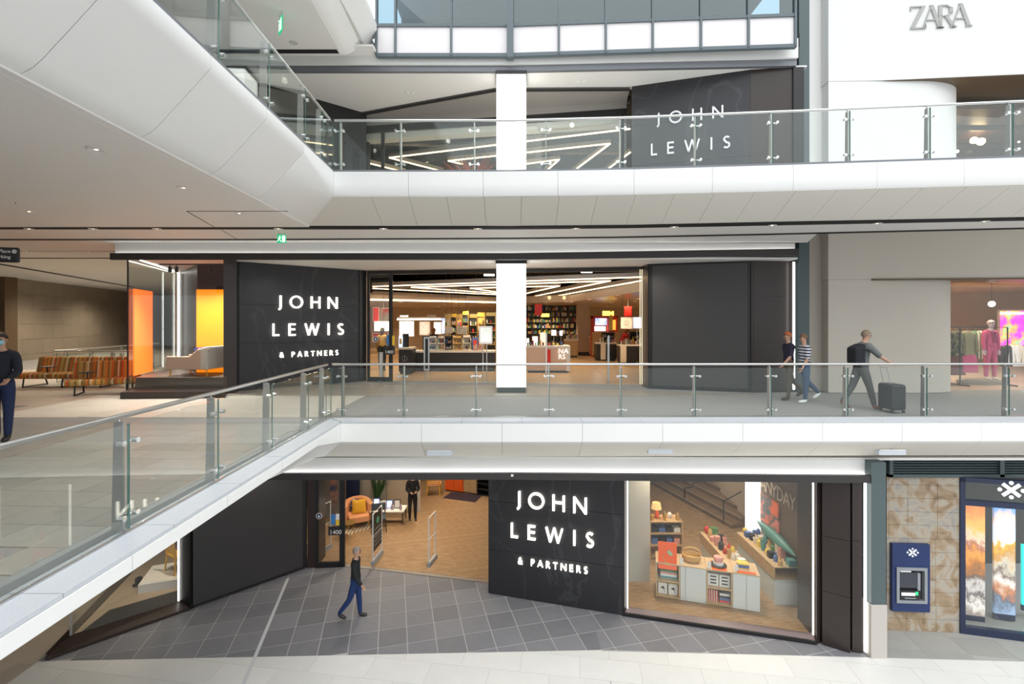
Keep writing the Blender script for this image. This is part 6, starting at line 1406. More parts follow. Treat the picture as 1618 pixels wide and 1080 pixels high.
for k in range(7): carton_at(833+k*4.0, 835.5+k*4.0, 540.5-(k % 3)*1.5, 546, 18.7, mixed[[8, 2, 4, 0, 8, 3, 2][k]], 'bottle_box', ['first green', 'first black', 'red', 'cream', 'second green', 'rose', 'second black'][k]+' small carton at the left of the pale pink counter', 'carton', 'small cartons on the pale pink counter')
for k in range(4): carton_at(866+k*6.2, 871+k*6.2, 541-(k % 2)*2, 546.5, 18.9, mixed[2], 'black_tray', 'black makeup tray on the right of the pale pink counter, %s from the left' % ORD[k], 'tray', 'black makeup trays on the pale pink counter', dep=.3)
r, X0, X1, Z0, Z1 = fbox('shelf_unit', 'long dark shelving packed with bottles at the back, right of the lit column', 'shelf unit', 828, 913, 482, 0, 30, .4, oak, zb=ZM)
P(r, 'back_panel', mat('dim_brown', (.16, .11, .08), .6), MB().box(X0, X1, 30.38, 30.42, ZM, Z1))
for j in range(5):
    z = ZZ(528, 30)+j*(Z1-ZZ(528, 30))/5; P(r, 'shelf', charc, MB().box(X0, X1, 30, 30.4, z, z+.04))
    for q in range(30): x = X0+.08+(X1-X0-.16)*q/29; h = rndm.uniform(.12, .28); P(r, 'product', rndm.choice(mixed), MB().box(x-.04, x+.04, 30.05, 30.15, z+.04, z+.04+h))
for q in range(7): x = X0+(X1-X0)*q/6; P(r, 'upright', charc, MB().box(x-.03, x+.03, 29.98, 30.4, ZM, Z1))
for lab, a, b, y0, y1, D, m_ in (('red vertical hanging banner left of the square pillar', 845, 856.5, 480, 497.5, 22, redm), ('red vertical hanging banner near the right jamb', 986.5, 998.5, 484, 500, 21, redm), ('yellow lit sign left of the square pillar', 855, 868, 495, 500.5, 26, mat('yellow_sign', (1, .75, .15), .5, emit=1.2)), ('yellow lit sign above the red wall unit', 952, 970, 491, 498.5, 26, mat('yellow_sign', (1, .75, .15), .5, emit=1.2))):
    r = panel(a, b, y0, y1, D, m_, 'hanging_sign', lab+' in the middle store', 'sign', dep=.03, frame=m_); P(r, 'cord', charc, MB().cyl((XX((a+b)/2, D), D+.01, ZZ(y0, D)-.05), (XX((a+b)/2, D), D+.01, 8.02 if D > 24 or a > 900 else 9.55), .006, 5))
sq = empty('square_pillar', (XX(922, 28), 28, ZM), label='square beige pillar with a black base deep in the middle store', cat='column')
P(sq, 'shaft', mat('beige_pillar', (.52, .42, .33), .6), MB().box(XX(913, 28), XX(931.5, 28), 28, 28.7, ZM+.2, 9.55)); P(sq, 'base', charc, MB().box(XX(912, 28), XX(932.5, 28), 27.97, 28.73, ZM+.004, ZM+.22))
counter(893, 914, 536, 26.5, .7, oak, paper, 'oak counter left of the square pillar in the middle store'); counter(932, 938, 531, 27.5, .6, oak, paper, 'narrow oak counter right of the square pillar in the middle store')
for k in range(6): carton_at(895+k*3, 897.3+k*3, 530-(k % 3)*1.6, 536, 26.6, mixed[[5, 0, 3, 5, 9, 0][k]], 'bottle_box', 'small pale carton on the oak counter by the square pillar, %s from the left' % ORD[k], 'carton', 'pale cartons on the oak counter')
r, X0, X1, Z0, Z1 = fbox('wall_unit', 'red framed wall unit with screens, right of the square pillar', 'shelf unit', 935, 976, 499, 0, 27, .4, redm, zb=ZM)
for a, b in ((935, 938), (961, 963), (974, 976)): P(r, 'upright', mixed[4], MB().box(XX(a, 27), XX(b, 27), 27, 27.4, ZM, Z1))
P(r, 'header', mixed[4], MB().box(X0, X1, 27, 27.4, Z1-.12, Z1)); P(r, 'back_panel', mat('dark_red', (.2, .03, .01), .5), MB().box(X0, X1, 27.38, 27.42, ZM, Z1)); P(r, 'video_screen', scrn, MB().box(XX(942, 27), XX(960, 27), 27.2, 27.3, ZZ(513.5, 27), ZZ(502, 27))); P(r, 'lit_niche', mat('lit_niche', (1, .95, .85), .5, emit=2.5), MB().box(XX(941, 27), XX(958, 27), 27.2, 27.3, ZZ(522.5, 27), ZZ(515.5, 27))); P(r, 'orange_niche', mat('orange_lit', (1, .35, .05), .5, emit=1), MB().box(XX(966, 27), XX(974, 27), 27.2, 27.3, ZZ(521, 27), ZZ(505, 27))); P(r, 'drawer_front', oak, MB().box(X0, X1, 26.9, 27.0, ZM+.1, ZZ(524, 27)))
panel(981, 999.5, 501, 519, 22, paper, 'square_sign', 'square cream sign with two linked rings near the right jamb', 'sign'); o = empty('ring_emblem', W(990, 510, 21.97), label='two grey linked rings on the square cream sign', cat='emblem')
for dx in (-.035, .035): MB().tube([(dx+.07*math.cos(2*PI*k/20), -.01, .10*math.sin(2*PI*k/20)) for k in range(20)], .008, 6, closed=True).build('ring', greym, o)
panel(999.5, 1014, 500, 519, 22.5, scrn, 'video_screen', 'blue-white screen at the right edge of the middle store opening', 'screen')
panel(963, 968, 490, 522, 26, mixed[9], 'pillar_panel', 'thin yellow upright panel in the red wall unit', 'panel')
counter(942, 975, 541, 24.2, .7, charc, mixed[0], 'dark counter with a cream end panel, right of the square pillar', end=(mixed[0], 949, 957)); counter(979, 1016, 544, 22.5, .7, charc, paper, 'dark counter with a cream end panel at the right jamb', end=(mixed[0], 980, 989.5))
for k in range(8): carton_at(944+k*3.8, 946.5+k*3.8, 536-(k % 3)*1.6, 541, 24.4, mixed[[3, 5, 0, 2, 5, 7, 3, 5][k]], 'bottle_box', 'small carton on the dark counter right of the square pillar, %s from the left' % ORD[k], 'carton', 'cartons on the dark counter by the pillar')
for k in range(9): carton_at(981+k*3.7, 983.6+k*3.7, 538.5-(k % 3)*2, 544, 22.7, mixed[[0, 3, 5, 0, 3, 9, 3, 0, 5][k]], 'bottle_box', 'small pale carton on the dark counter at the right jamb, %s from the left' % ORD[k], 'carton', 'pale cartons on the right jamb counter')
display(952, 971, 525, 541, 24.5, mixed[2], 'black tiered display on the dark counter right of the pillar', None); display(996, 1010, 524, 544, 22.9, mixed[2], 'black tiered display on the right jamb counter', None)
for px, py, k in ((866, 0, 0), (892, 0, 1)):
    r = empty('pendant_bulb', W(891.5 if k else 868, 470, 19.5), label='bare pendant bulb %s in the middle store' % ('near the square pillar' if k else 'beside the lit column'), cat='lamp'); MB().ball((0, 0, 0), .07, 12, 1.2).build('bulb', mat('bulb_glass', (.9, .6, .3), .2, emit=.8), r, smooth=True); MB().cyl((0, 0, .08), (0, 0, 9.55-ZZ(470, 19.5)), .008, 6).build('cord', charc, r)

# ================================================================== UPPER STORE
struct('ceiling', MB().prism([(-5, 16.9), (4, 15.4), (16, 15.3), (16, 34), (-14, 34), (-14, 23), (-11.4, 17.3)], 14.5, 14.54), darkceil)
struct('wall_back', MB().box(-14, 16, 34, 34.3, ZU, 14.5), mat('brown_wall', (.10, .07, .05), .7)); struct('wall_left', MB().prism([(-5.0, 16.9), (-11.4, 17.3), (-11.4, 17.4), (-5, 17.1)], ZU, 14.5), darkceil)
zu = 13.6
for pts, lb in (((( 996, 203.6), (615, 249.2), (700, 271)), 'largest V-shaped light bar seen through the upper balustrade'), (((731, 259.4), (708, 254.2), (964, 226.9), (900, 275)), 'middle zigzag light bar seen through the upper balustrade'), (((831, 259), (883.6, 252), (860, 273)), 'smallest zigzag light bar right of the upper lit column'), (((574, 255.6), (640, 272)), 'short light bar at the left end of the upper store'), (((996, 240.5), (950, 275)), 'short light bar at the right end of the upper store')):
    zz('linear_pendant', list(pts), zu, lb, 'zigzag light bars, upper store')
ducts = mat('ceiling_duct', (.16, .14, .12), .5, metal=.3)
for k, (a, b, lb) in enumerate((((575, 190), (780, 178), 'first'), ((700, 215), (990, 178), 'second'), ((560, 225), (760, 232), 'third'), ((860, 150), (995, 160), 'fourth'))):
    A_, B_ = G(*a, 14.2), G(*b, 14.2); o = MB().cyl((A_.x, min(A_.y, 30), 14.25), (B_.x, min(B_.y, 30), 14.25), .12, 12).build('ceiling_duct', ducts, smooth='auto'); tag(o, lb+' grey duct from the front under the dark upper store ceiling', 'duct', 'upper ceiling ducts')
o = MB().box(XX(831, 20), XX(990, 20), 19.8, 20.1, 13.9, 14.3).build('ceiling_beam', mat('brown_beam', (.14, .09, .05), .5)); tag(o, 'brown beam under the upper store ceiling right of the lit column', 'beam')
for px, py, sd in ((675, 256, 'low left of'), (641, 218, 'far left of'), (866, 210, 'low right of'), (870, 194, 'high right of')):
    a = G(px, py, 14.49); downlight(a.x, min(a.y, 33), 14.49, 'small lamp glowing under the upper store ceiling, %s the upper lit column' % sd, 'upper store lamps')
dg = empty('dried_flowers', (XX(738, 15.2), 15.6, ZU), label='large red-brown dried grass arrangement in the upper store, its tips above the deck edge', cat='plant')
MB().lathe([(.3, 0), (.4, .5), (.32, .9), (.28, .9), (.28, .8), (0, .8)], n=18).build('pot', potm, dg, smooth='auto')
drm = mat('dried_grass', (.30, .07, .03), .8)
for k in range(110):
    a = rndm.uniform(0, 2*PI); r_ = rndm.uniform(.2, 1.0); h_ = rndm.uniform(.75, 1.28)
    MB().tube([(0, 0, .85), (math.cos(a)*r_*.5, math.sin(a)*r_*.3, .9+h_*.75), (math.cos(a)*r_, math.sin(a)*r_*.5, .9+h_)], [.008, .016, .003], 4).build('stem', drm, dg)
for x, y, p in ((-3, 18.5, 120), (1.5, 18, 120), (-5, 23, 120), (3, 23, 100)): spot(x, y, 13.4, p, (1, .8, .55), 150)
for x, y in ((-4.3, 20), (0, 20), (4.5, 20)):
    l = bpy.data.lights.new('uplight', 'POINT'); l.energy = 30; l.color = (1, .78, .5); l.shadow_soft_size = .2; lo = bpy.data.objects.new('lamp_beam', l); COL.objects.link(lo); lo.location = (x, y, 12.4)

# ================================================================== FASHION SHOP INTERIORS
pinkfl = mat('blush_floor', (.55, .42, .34), .35)
struct('floor_middle', MB().box(12.3, 26, 14.07, 27, ZM-.02, ZM+.006), pinkfl); struct('ceiling', MB().box(12.0, 26, 14.07, 27, 8.35, 8.4), mat('apricot_ceiling', (.62, .40, .20), .4))
struct('wall_back', MB().box(12.0, 26, 24, 24.2, ZM, 8.4), mat('apricot_wall', (.60, .40, .22), .6)); struct('wall_left', MB().box(12.0, 12.2, 14.9, 24, ZM, 8.4), mat('apricot_wall', (.60, .40, .22), .6)); struct('wall_right', MB().box(26, 26.2, 14.1, 27, ZM, 8.4), mat('apricot_wall', (.60, .40, .22), .6))
for x, y in ((13.8, 15.2), (15.5, 15.5), (15, 18), (18, 20), (20, 22), (17, 17)): spot(x, y, 8.25, 150, (1, .80, .58), 140)
magn = ramp_mat('magenta_flowers', [(.3, (.35, .02, .45)), (.45, (1, .05, .55)), (.52, (.9, .3, .1)), (.58, (.2, .5, .2)), (.66, (1, .15, .9)), (.8, (.4, .3, 1))], scale=1.6, rough=.5, emit=1.1)
r = panel(1578, 1700, 489, 548, 19, magn, 'video_screen', 'large magenta flower screen in the right hand fashion shop', 'screen', frame=pinkfl)
P(r, 'light_line', ledwarm, MB().box(XX(1580, 19), XX(1698, 19), 18.95, 18.99, ZZ(496, 19), ZZ(493.5, 19)))
glow = mat('globe_lamp', (1, .95, .9), .4, emit=2.5)
for px, py, D, lb in ((1567, 480, 17, 'round white globe lamp above the pink mannequin'),): r = empty('globe_lamp', W(px, py, D), label=lb, cat='lamp'); MB().ball((0, 0, 0), .10, 14).build('globe', glow, r, smooth=True); MB().cyl((0, 0, .09), (0, 0, 8.36-ZZ(480, 17)), .006, 6).build('cord', charc, r)
rk = empty('clothes_rack', (XX(1520, 15.1), 15.1, ZM), label='black tube clothes rack with jackets behind the right shop window', cat='rack')
D = 15.0; xa, xb = XX(1517, D), XX(1592, D); zt = ZZ(517, D)
P(rk, 'frame', black, MB().tube([(xa-1.1, D, ZM+.05), (xa-.05, D, ZM+.05), (xa, D, ZM+.1), (xa, D, zt), (xb, D, zt), (xb, D, ZM+.05)], .02, 8)); P(rk, 'foot', black, MB().tube([(xa, D-.3, ZM+.03), (xa, D+.4, ZM+.03)], .02, 8).tube([(xb, D-.3, ZM+.03), (xb, D+.4, ZM+.03)], .02, 8).bar((xa-1.1, D+.5, zt), (xb, D+.5, zt), .03))
def garment(px, py0, py1, D, wd, m, label, kind='jacket'):
    z1, z0 = ZZ(py0, D), ZZ(py1, D); x = XX(px, D); h = z1-z0
    r = empty(kind, (x, D, z0), label=label, cat='clothing')
    prof = [(0, .06, .03), (.04, .16, .05), (.12, wd*.5, .09), (.5, wd*.46, .10), (1, wd*.5, .11)] if kind == 'jacket' else [(0, wd*.35, .05), (.5, wd*.42, .07), (1, wd*.45, .08)]
    vs = []; fs = []; n = 14
    for t, a, b in prof: vs += [(a*math.cos(2*PI*k/n), b*math.sin(2*PI*k/n)*(1+.25*math.sin(5*2*PI*k/n)), h*(1-t)) for k in range(n)]
    for i in range(len(prof)-1): fs += [(i*n+k, i*n+(k+1) % n, (i+1)*n+(k+1) % n, (i+1)*n+k) for k in range(n)]
    fs += [tuple(range(n)), tuple(range((len(prof)-1)*n, len(prof)*n))]
    MB().add(vs, fs).build('body', m, r, smooth='auto')
    if kind == 'jacket':
        for s in (-1, 1): MB().tube([(s*wd*.40, 0, h*.88), (s*wd*.58, -.02, h*.5), (s*wd*.62, -.04, h*.12)], [.075, .07, .06], 10).build('sleeve', m, r, smooth='auto')
        MB().tube([(0, 0, h), (0, 0, h+.06), (.03, 0, h+.09)], .006, 6).build('hanger_hook', steel, r)
    return r
camo = ramp_mat('camouflage', [(.4, (.05, .06, .03)), (.48, (.14, .14, .06)), (.55, (.22, .18, .10)), (.62, (.03, .03, .02))], scale=5, rough=.9)
garment(1511, 522, 562, 15.1, .42, camo, 'camouflage jacket at the left end of the clothes rack'); garment(1528, 522, 560, 15.1, .44, mat('khaki', (.28, .25, .14), .9), 'khaki and cream jacket hanging left of the mannequin')
pinkf = mat('pink_fabric', (.55, .08, .20), .85); garment(1529, 560, 588, 15.3, .75, pinkf, 'pink trousers hanging under the khaki jacket', 'trousers'); garment(1510, 562, 592, 15.3, .7, mat('maroon_fabric', (.16, .05, .04), .9), 'maroon trousers hanging at the far left of the rack', 'trousers')
for k, (px, m_) in enumerate(((1541, 8), (1547, 0), (1590, 2), (1600, 5), (1610, 0), (1620, 2))): garment(px, 522 if k < 2 else 545, 566 if k < 2 else 578, 15.8 if k < 2 else 16.2, .36, mixed[m_], ['green', 'cream', 'first black', 'white', 'second cream', 'second black'][k]+' garment hanging %s of the pink mannequin' % ('just left' if k < 2 else 'right'), 'jacket')
# upper level fashion shop
wd_ = mat('walnut_soffit', (.12, .06, .035), .35)
struct('floor_upper', MB().box(12.7, 26, 14.5, 27, ZU-.03, ZU), wd_)
uc = struct('ceiling', MB().box(12.4, 26, 14.5, 27, 13.5, 13.55), mat('walnut_dark', (.06, .03, .02), .5))
for k in range(6): P(uc, 'ceiling_board', wd_, MB().box(12.4, 26, 14.6+k*1.6, 15.8+k*1.6, 13.40-.02*k, 13.5))
struct('wall_back', MB().box(12.4, 26, 22, 22.2, ZU, 13.5), mat('umber_wall', (.34, .22, .13), .5)); struct('wall_left', MB().box(12.4, 12.6, 15.2, 22, ZU, 13.5), wd_); struct('wall_right', MB().box(26, 26.2, 14.5, 27, ZU, 13.5), wd_)
for px, py, r_, lb in ((1539, 221.5, .11, 'left of the two bright round lamps in the upper right shop'), (1550, 223.5, .12, 'right of the two bright round lamps in the upper right shop'), (1507, 239, .05, 'left small lamp low in the upper right shop'), (1512.5, 239, .05, 'right small lamp low in the upper right shop'), (1610, 224, .03, 'tiny lamp at the right edge of the upper right shop')):
    r = empty('globe_lamp', W(px, py, 16.5), label=lb, cat='lamp'); MB().ball((0, 0, 0), r_, 14).build('globe', mat('amber_globe', (1, .8, .5), .4, emit=9, ecol=(1, .72, .38)), r, smooth=True); MB().cyl((0, 0, r_), (0, 0, 13.42-ZZ(py, 16.5)), .008, 6).build('cord', charc, r)
A_, B_ = W(1508, 190, 16), W(1640, 150, 15.2); o = MB().bar(A_, B_, .07, .05).build('light_line', ledwarm); tag(o, 'warm line of reflected light, built as a glowing bar, rising to the right inside the upper right shop', 'light')  # glowing bar stands in for an orange line of reflection
for x, y in ((14.2, 16), (17, 18), (15, 20)): spot(x, y, 13.3, 380, (1, .72, .45), 160)

# fill spots added under the soffits to brighten the shaded walkways, no fittings modelled
for x in (-6.5, -3.6, -1.6, 1.6, 4.2, 6.6): spot(x, 12.0 if x > 3 else 12.6, 3.66, 60, (1, .93, .85), 140)
for x in (-6.5, -3.2, 1.6, 4.0): spot(x, 13.6, 8.66, 50, (1, .93, .84), 150)
for x in (-6.5, -3.2, 1.6): spot(x, 13.9, 13.9, 40, (1, .93, .84), 150)
# ================================================================== PEOPLE
skinm = mat('skin', (.52, .30, .21), .55); skinm2 = mat('skin_warm', (.60, .34, .24), .55)
def person(loc, heading, label, H=1.72, legs=((.0, .0), (.0, .0)), arms=((.05, .1), (.05, .1)), lean=0.0, top=None, pants=None, shoe=None, hair=None, hairlen=.0, sleeves=True, armsout=.10, handmid=False, skin=None, skirt=False, mask=None, yaw=0, armin=(0, 0)):
    skin = skin or skinm
    J = []; E = []; Rg = []; tags = []
    def v(p, r, tg): J.append(Vector(p)); Rg.append(r); tags.append(tg); return len(J)-1
    def e(a, b): E.append((a, b))
    cl, sl_ = math.cos(lean), math.sin(lean); PZ = .93
    def up(x, y, z): dz = z-PZ; return (x*cl+dz*sl_, y, PZ+dz*cl-x*sl_)
    pel = v((0, 0, PZ), (.115, .135), 'hip'); sp = v(up(0, 0, 1.08), (.10, .125), 'torso'); ch = v(up(.0, 0, 1.26), (.11, .145), 'torso'); ub = v(up(0, 0, 1.37), (.09, .12), 'torso')
    nb = v(up(.0, 0, 1.45), (.055, .06), 'torso'); nk = v(up(.012, 0, 1.50), (.048, .05), 'neck'); e(pel, sp); e(sp, ch); e(ch, ub); e(ub, nb); e(nb, nk)
    h1 = v(up(.025, 0, 1.565), (.066, .062), 'head'); h2 = v(up(.03, 0, 1.63), (.092, .078), 'head'); h3 = v(up(.02, 0, 1.69), (.070, .062), 'head'); e(nk, h1); e(h1, h2); e(h2, h3)
    low = 9; hands = []
    for s, (a, b) in zip((1, -1), legs):
        hp = v((0, s*.085, .89), (.088, .088), 'thigh'); e(pel, hp)
        k = Vector((math.sin(a)*.42, s*.10, .89-math.cos(a)*.42)); kn = v(k, (.058, .058), 'shin'); mid = v(((k.x)*.5, s*.09, .89-math.cos(a)*.21), (.080, .078), 'thigh'); e(hp, mid); e(mid, kn)
        c = a-b; an = k+Vector((math.sin(c)*.40, 0, -math.cos(c)*.40)); cf = k.lerp(an, .35); ci = v(cf, (.056, .054), 'shin'); ai = v(an, (.037, .037), 'shin'); e(kn, ci); e(ci, ai)
        ft = c*.6 if b > .15 else 0
        f0 = v(an+Vector((.0, 0, -.045)), (.038, .036), 'foot'); f1 = v(an+Vector((.11*math.cos(ft), 0, -.062+.11*math.sin(ft))), (.030, .042), 'foot'); f2 = v(an+Vector((.17*math.cos(ft), 0, -.068+.17*math.sin(ft))), (.022, .034), 'foot'); e(ai, f0); e(f0, f1); e(f1, f2)
        low = min(low, an.z-.045-.036, (an.z-.068+.17*math.sin(ft))-.022)
    for i, (s, (a, b)) in enumerate(zip((1, -1), arms)):
        sh = Vector(up(0, s*.165, 1.385)); shi = v(sh, (.058, .058), 'arm'); e(ub, shi)
        el = sh+Vector((math.sin(a)*.28, s*armsout*.5, -math.cos(a)*.28)); m0 = v(sh.lerp(el, .5), (.050, .050), 'arm'); ei = v(el, (.041, .041), 'arm'); e(shi, m0); e(m0, ei)
        d = Vector((math.sin(a+b), -s*armin[i], -math.cos(a+b))).normalized(); wr = el+d*.24; f_ = v(el.lerp(wr, .4), (.038, .038), 'fore'); wi = v(wr, (.026, .029), 'fore'); pm_ = v(wr+d*.055, (.018, .036), 'hand'); p2 = v(wr+d*.085, (.014, .036), 'hand'); e(ei, f_); e(f_, wi); e(wi, pm_); e(pm_, p2)
        hands.append((wr, d, s))
    me = bpy.data.meshes.new('body'); me.from_pydata([tuple(p) for p in J], E, []); ob = bpy.data.objects.new('tmp', me); COL.objects.link(ob)
    ob.modifiers.new('s', 'SKIN').use_smooth_shade = True
    for i, r in enumerate(Rg): d = me.skin_vertices[0].data[i]; d.radius = (r[0], r[1]); d.use_root = (i == 0)
    sb_ = ob.modifiers.new('u', 'SUBSURF'); sb_.levels = 2; sb_.render_levels = 2
    dg_ = bpy.context.evaluated_depsgraph_get(); bm_ = bpy.data.meshes.new_from_object(ob.evaluated_get(dg_)); bpy.data.objects.remove(ob)
    V = [q.co.copy() for q in bm_.vertices]; N = [q.normal.copy() for q in bm_.vertices]; FA = [tuple(p.vertices) for p in bm_.polygons]
    for q in V: q.z -= low
    J2 = [j-Vector((0, 0, low)) for j in J]
    segs = [(J2[a], J2[b], tags[b] if tags[b] != 'hip' else 'hip') for a, b in E]
    def reg(c):
        best = 9; t = None
        for a, b, g in segs:
            ab = b-a; u = max(0, min(1, (c-a).dot(ab)/ab.length_squared)); d = (c-(a+ab*u)).length
            if d < best: best = d; t = g
        return t
    regs = []
    for f in FA:
        c = sum((V[i] for i in f), Vector())/len(f); g = reg(c)
        if g in ('torso',) and c.z < (PZ-low)+.03: g = 'thigh'
        regs.append(g)
    mb = MB(); mb.add(V, FA)
    for wr, d, s in hands:   # fingers and thumb
        w0 = wr-Vector((0, 0, low)); side = Vector((0, 1, 0)) if abs(d.y) < .8 else Vector((1, 0, 0)); fw = d.cross(side).normalized(); side = fw.cross(d).normalized()
        for k, ln in enumerate((.070, .080, .075, .058)):
            o = w0+d*.085+side*(-.027+.018*k)
            mb.tube([o-d*.02, o+d*ln*.45, o+d*ln*.8-fw*-.012*1, o+d*ln+fw*.026], [.009, .0085, .008, .006], 6)
        o = w0+d*.03+fw*.02; mb.tube([o, o+fw*.030+d*.03, o+fw*.036+d*.06], [.011, .010, .008], 6)
    hc = J2[h2]; fwd = Vector((cl, 0, -sl_)); upv = Vector((sl_, 0, cl))
    mb.add([hc+fwd*.088+upv*.02, hc+fwd*.088-upv*.02+Vector((0, .016, 0)), hc+fwd*.088-upv*.02+Vector((0, -.016, 0)), hc+fwd*.115-upv*.022], [(0, 1, 3), (0, 3, 2), (1, 2, 3), (0, 2, 1)])
    for s in (1, -1): mb.ball(tuple(hc+Vector((0, s*.078, 0))-upv*.005), .022, 8, 1.2, .5, .5)
    sc = H/1.74
    root = empty('person', loc, heading, label, 'person'); root.scale = (sc,)*3
    body = mb.build('body', skin, root, smooth=True)
    def shell(nm, rgs, off, m, zfun=None):
        fs = [f for f, g in zip(FA, regs) if g in rgs and (zfun is None or zfun(sum((V[i] for i in f), Vector())/len(f)))]
        if not fs: return None
        idx = {}; vs = []
        for f in fs:
            for i in f:
                if i not in idx: idx[i] = len(vs); vs.append(V[i]+N[i]*off)
        o = MB().add(vs, [tuple(idx[i] for i in f) for f in fs]); ob2 = o.build(nm, m, root, smooth=True)
        md = ob2.modifiers.new('t', 'SOLIDIFY'); md.thickness = .006; return ob2
    shell('trousers', ('thigh', 'shin', 'hip'), .012, pants or charc)
    tr_ = {'torso', 'arm'} | ({'fore'} if sleeves else set())
    shell('jacket' if sleeves else 'shirt', tr_ | {'hip'}, .018, top or charc, None)
    shell('shoes', ('foot',), .010, shoe or blackpl)
    hm = hair or mat('dark_hair', (.03, .02, .015), .6)
    mbh = MB(); n = 14; vs = []; fs = []; rows = 8
    for i in range(rows+1):
        ph = PI*.60*i/rows
        for k in range(n): th = 2*PI*k/n; x = -math.cos(th)*math.sin(ph); y = math.sin(th)*math.sin(ph); z = math.cos(ph); cut = .02+.05*max(0, -x); 
        for k in range(n):
            th = 2*PI*k/n; x = math.cos(th); mx = PI*(.36+.26*(1-x)/2*1.0+ (0.05 if x < 0 else 0)); ph = mx*i/rows
            p = hc+upv*.018+fwd*(.104*math.cos(th)*math.sin(ph)-.006)+Vector((0, .090*math.sin(th)*math.sin(ph), 0))+upv*(.108*math.cos(ph)); vs.append(p)
    for i in range(rows):
        for k in range(n): fs.append((i*n+k, i*n+(k+1) % n, (i+1)*n+(k+1) % n, (i+1)*n+k))
    mbh.add(vs, fs)
    if hairlen: mbh.tube([hc-fwd*.06+upv*.03, hc-fwd*.085-upv*.08, hc-fwd*.07-upv*hairlen], [.075, .075, .03], 10)
    mbh.build('hair', hm, root, smooth=True)
    for s in (1, -1): MB().ball(tuple(hc+fwd*.083+Vector((0, s*.032, 0))+upv*.008), .011, 8).build('eye', blackpl, body)
    MB().bar(hc+fwd*.080+Vector((0, -.022, 0))-upv*.048, hc+fwd*.080+Vector((0, .022, 0))-upv*.048, .012, .008).build('mouth', mat('lips', (.35, .12, .10), .5), body)
    if mask: MB().ball(tuple(hc+fwd*.045-upv*.042), .062, 12, .85).build('face_mask', mask, root, smooth=True)
    root['_h'] = 0; del root['_h']
    return root, dict(low=low, J=J2, hands=[(w-Vector((0, 0, low)), d) for w, d, s in hands], sc=sc)
def fab(n, c): return mat(n, c, .85)
# guard inside the ground shop (faces the entrance, hands joined)
p = G(652, 820.5, .016); person(p, math.radians(-72), 'person in a black suit standing with hands joined inside the ground floor shop', 1.66, ((.03, 0), (-.06, 0)), ((.18, 1.25), (.18, 1.2)), top=fab('black_suit', (.008, .008, .009)), pants=fab('black_suit', (.008, .008, .009)), armin=(.55, .55))
# walker on the ground floor
p = G(562, 976); person(p, 0, 'person in a black jacket and blue jeans walking past the ground floor entrance', 1.66, ((.12, .05), (-.30, .35)), ((-.25, .25), (.25, .35)), top=fab('black_jacket', (.012, .014, .015)), pants=fab('blue_jeans', (.012, .035, .13)), hair=mat('grey_hair', (.30, .25, .22), .7))
# person at left edge, middle deck
p = G(2, 694, ZM+.004); person(p, math.radians(-60), 'person in dark clothes with a blue face mask at the left edge of the picture', 1.78, ((.1, 0), (-.15, .1)), ((.1, .9), (.15, .9)), top=fab('navy_jumper', (.012, .014, .024)), pants=fab('dark_jeans', (.012, .022, .07)), mask=fab('blue_mask', (.30, .55, .65)), armin=(.3, .3))
# pair walking on the right
stripes = bpy.data.materials.new('striped_shirt'); stripes.use_nodes = True; nt = stripes.node_tree; bb = nt.nodes['Principled BSDF']; bb.inputs['Roughness'].default_value = .9
tc = nt.nodes.new('ShaderNodeTexCoord'); wv = nt.nodes.new('ShaderNodeTexWave'); wv.bands_direction = 'Z'; wv.inputs['Scale'].default_value = 4.2; nt.links.new(tc.outputs['Object'], wv.inputs['Vector'])
rp = nt.nodes.new('ShaderNodeValToRGB'); rp.color_ramp.interpolation = 'CONSTANT'; rp.color_ramp.elements[0].color = (.02, .02, .04, 1); rp.color_ramp.elements[1].position = .45; rp.color_ramp.elements[1].color = (.6, .62, .68, 1); nt.links.new(wv.outputs['Fac'], rp.inputs[0]); nt.links.new(rp.outputs[0], bb.inputs['Base Color'])
p = G(1271, 635, ZM+.004); person(p, PI, 'person in a striped top and jeans walking left beside the tall pier', 1.66, ((.05, .0), (-.35, .45)), ((.2, .3), (-.2, .4)), top=stripes, pants=fab('mid_jeans', (.04, .08, .16)), shoe=whitepl, sleeves=False, hair=mat('brown_hair', (.16, .09, .05), .7))
p = G(1246, 630.5, ZM+.004); person(p, PI, 'person with ginger hair in dark clothes walking left, in front of the striped top', 1.70, ((.08, .0), (-.35, .4)), ((.25, .5), (-.2, .3)), top=fab('navy_top', (.02, .02, .045)), pants=fab('olive_trousers', (.10, .09, .06)), shoe=fab('brown_shoe', (.05, .03, .02)), sleeves=False, hair=mat('ginger_hair', (.42, .10, .03), .7))
# man with backpack and suitcase
p = G(1360, 645, ZM+.004); pr_, info = person(p, 0, 'person with a dark backpack walking right and pushing a black suitcase', 1.80, ((-.28, .30), (.30, .05)), ((-.1, .2), (.75, .25)), lean=.14, top=fab('grey_shirt', (.13, .14, .14)), pants=fab('grey_trousers', (.07, .07, .07)), shoe=fab('tan_shoe', (.25, .10, .05)), sleeves=False, hair=mat('fair_hair', (.22, .16, .11), .7))
bp = MB().prism([(-.34, -.16), (-.10, -.17), (-.10, .17), (-.34, .16)], 0, 0, zt=[(.98, 1.36), (.98, 1.46), (.98, 1.46), (.98, 1.36)]).build('backpack', fab('black_backpack', (.015, .015, .022)), None, bevel=.05)
tag(bp, 'dark backpack carried by the person pushing the suitcase', 'bag'); bp.location = (p.x-.11, p.y, ZM+1.02)
q = G(1409, 650, ZM+.004); su = empty('suitcase', q, 0, 'black wheeled suitcase pushed beside the person with the backpack', 'suitcase')
sm_ = mat('suitcase_black', (.018, .02, .024), .45)
MB().box(-.16, .16, -.22, .22, .06, .62).build('shell', sm_, su, bevel=.05)
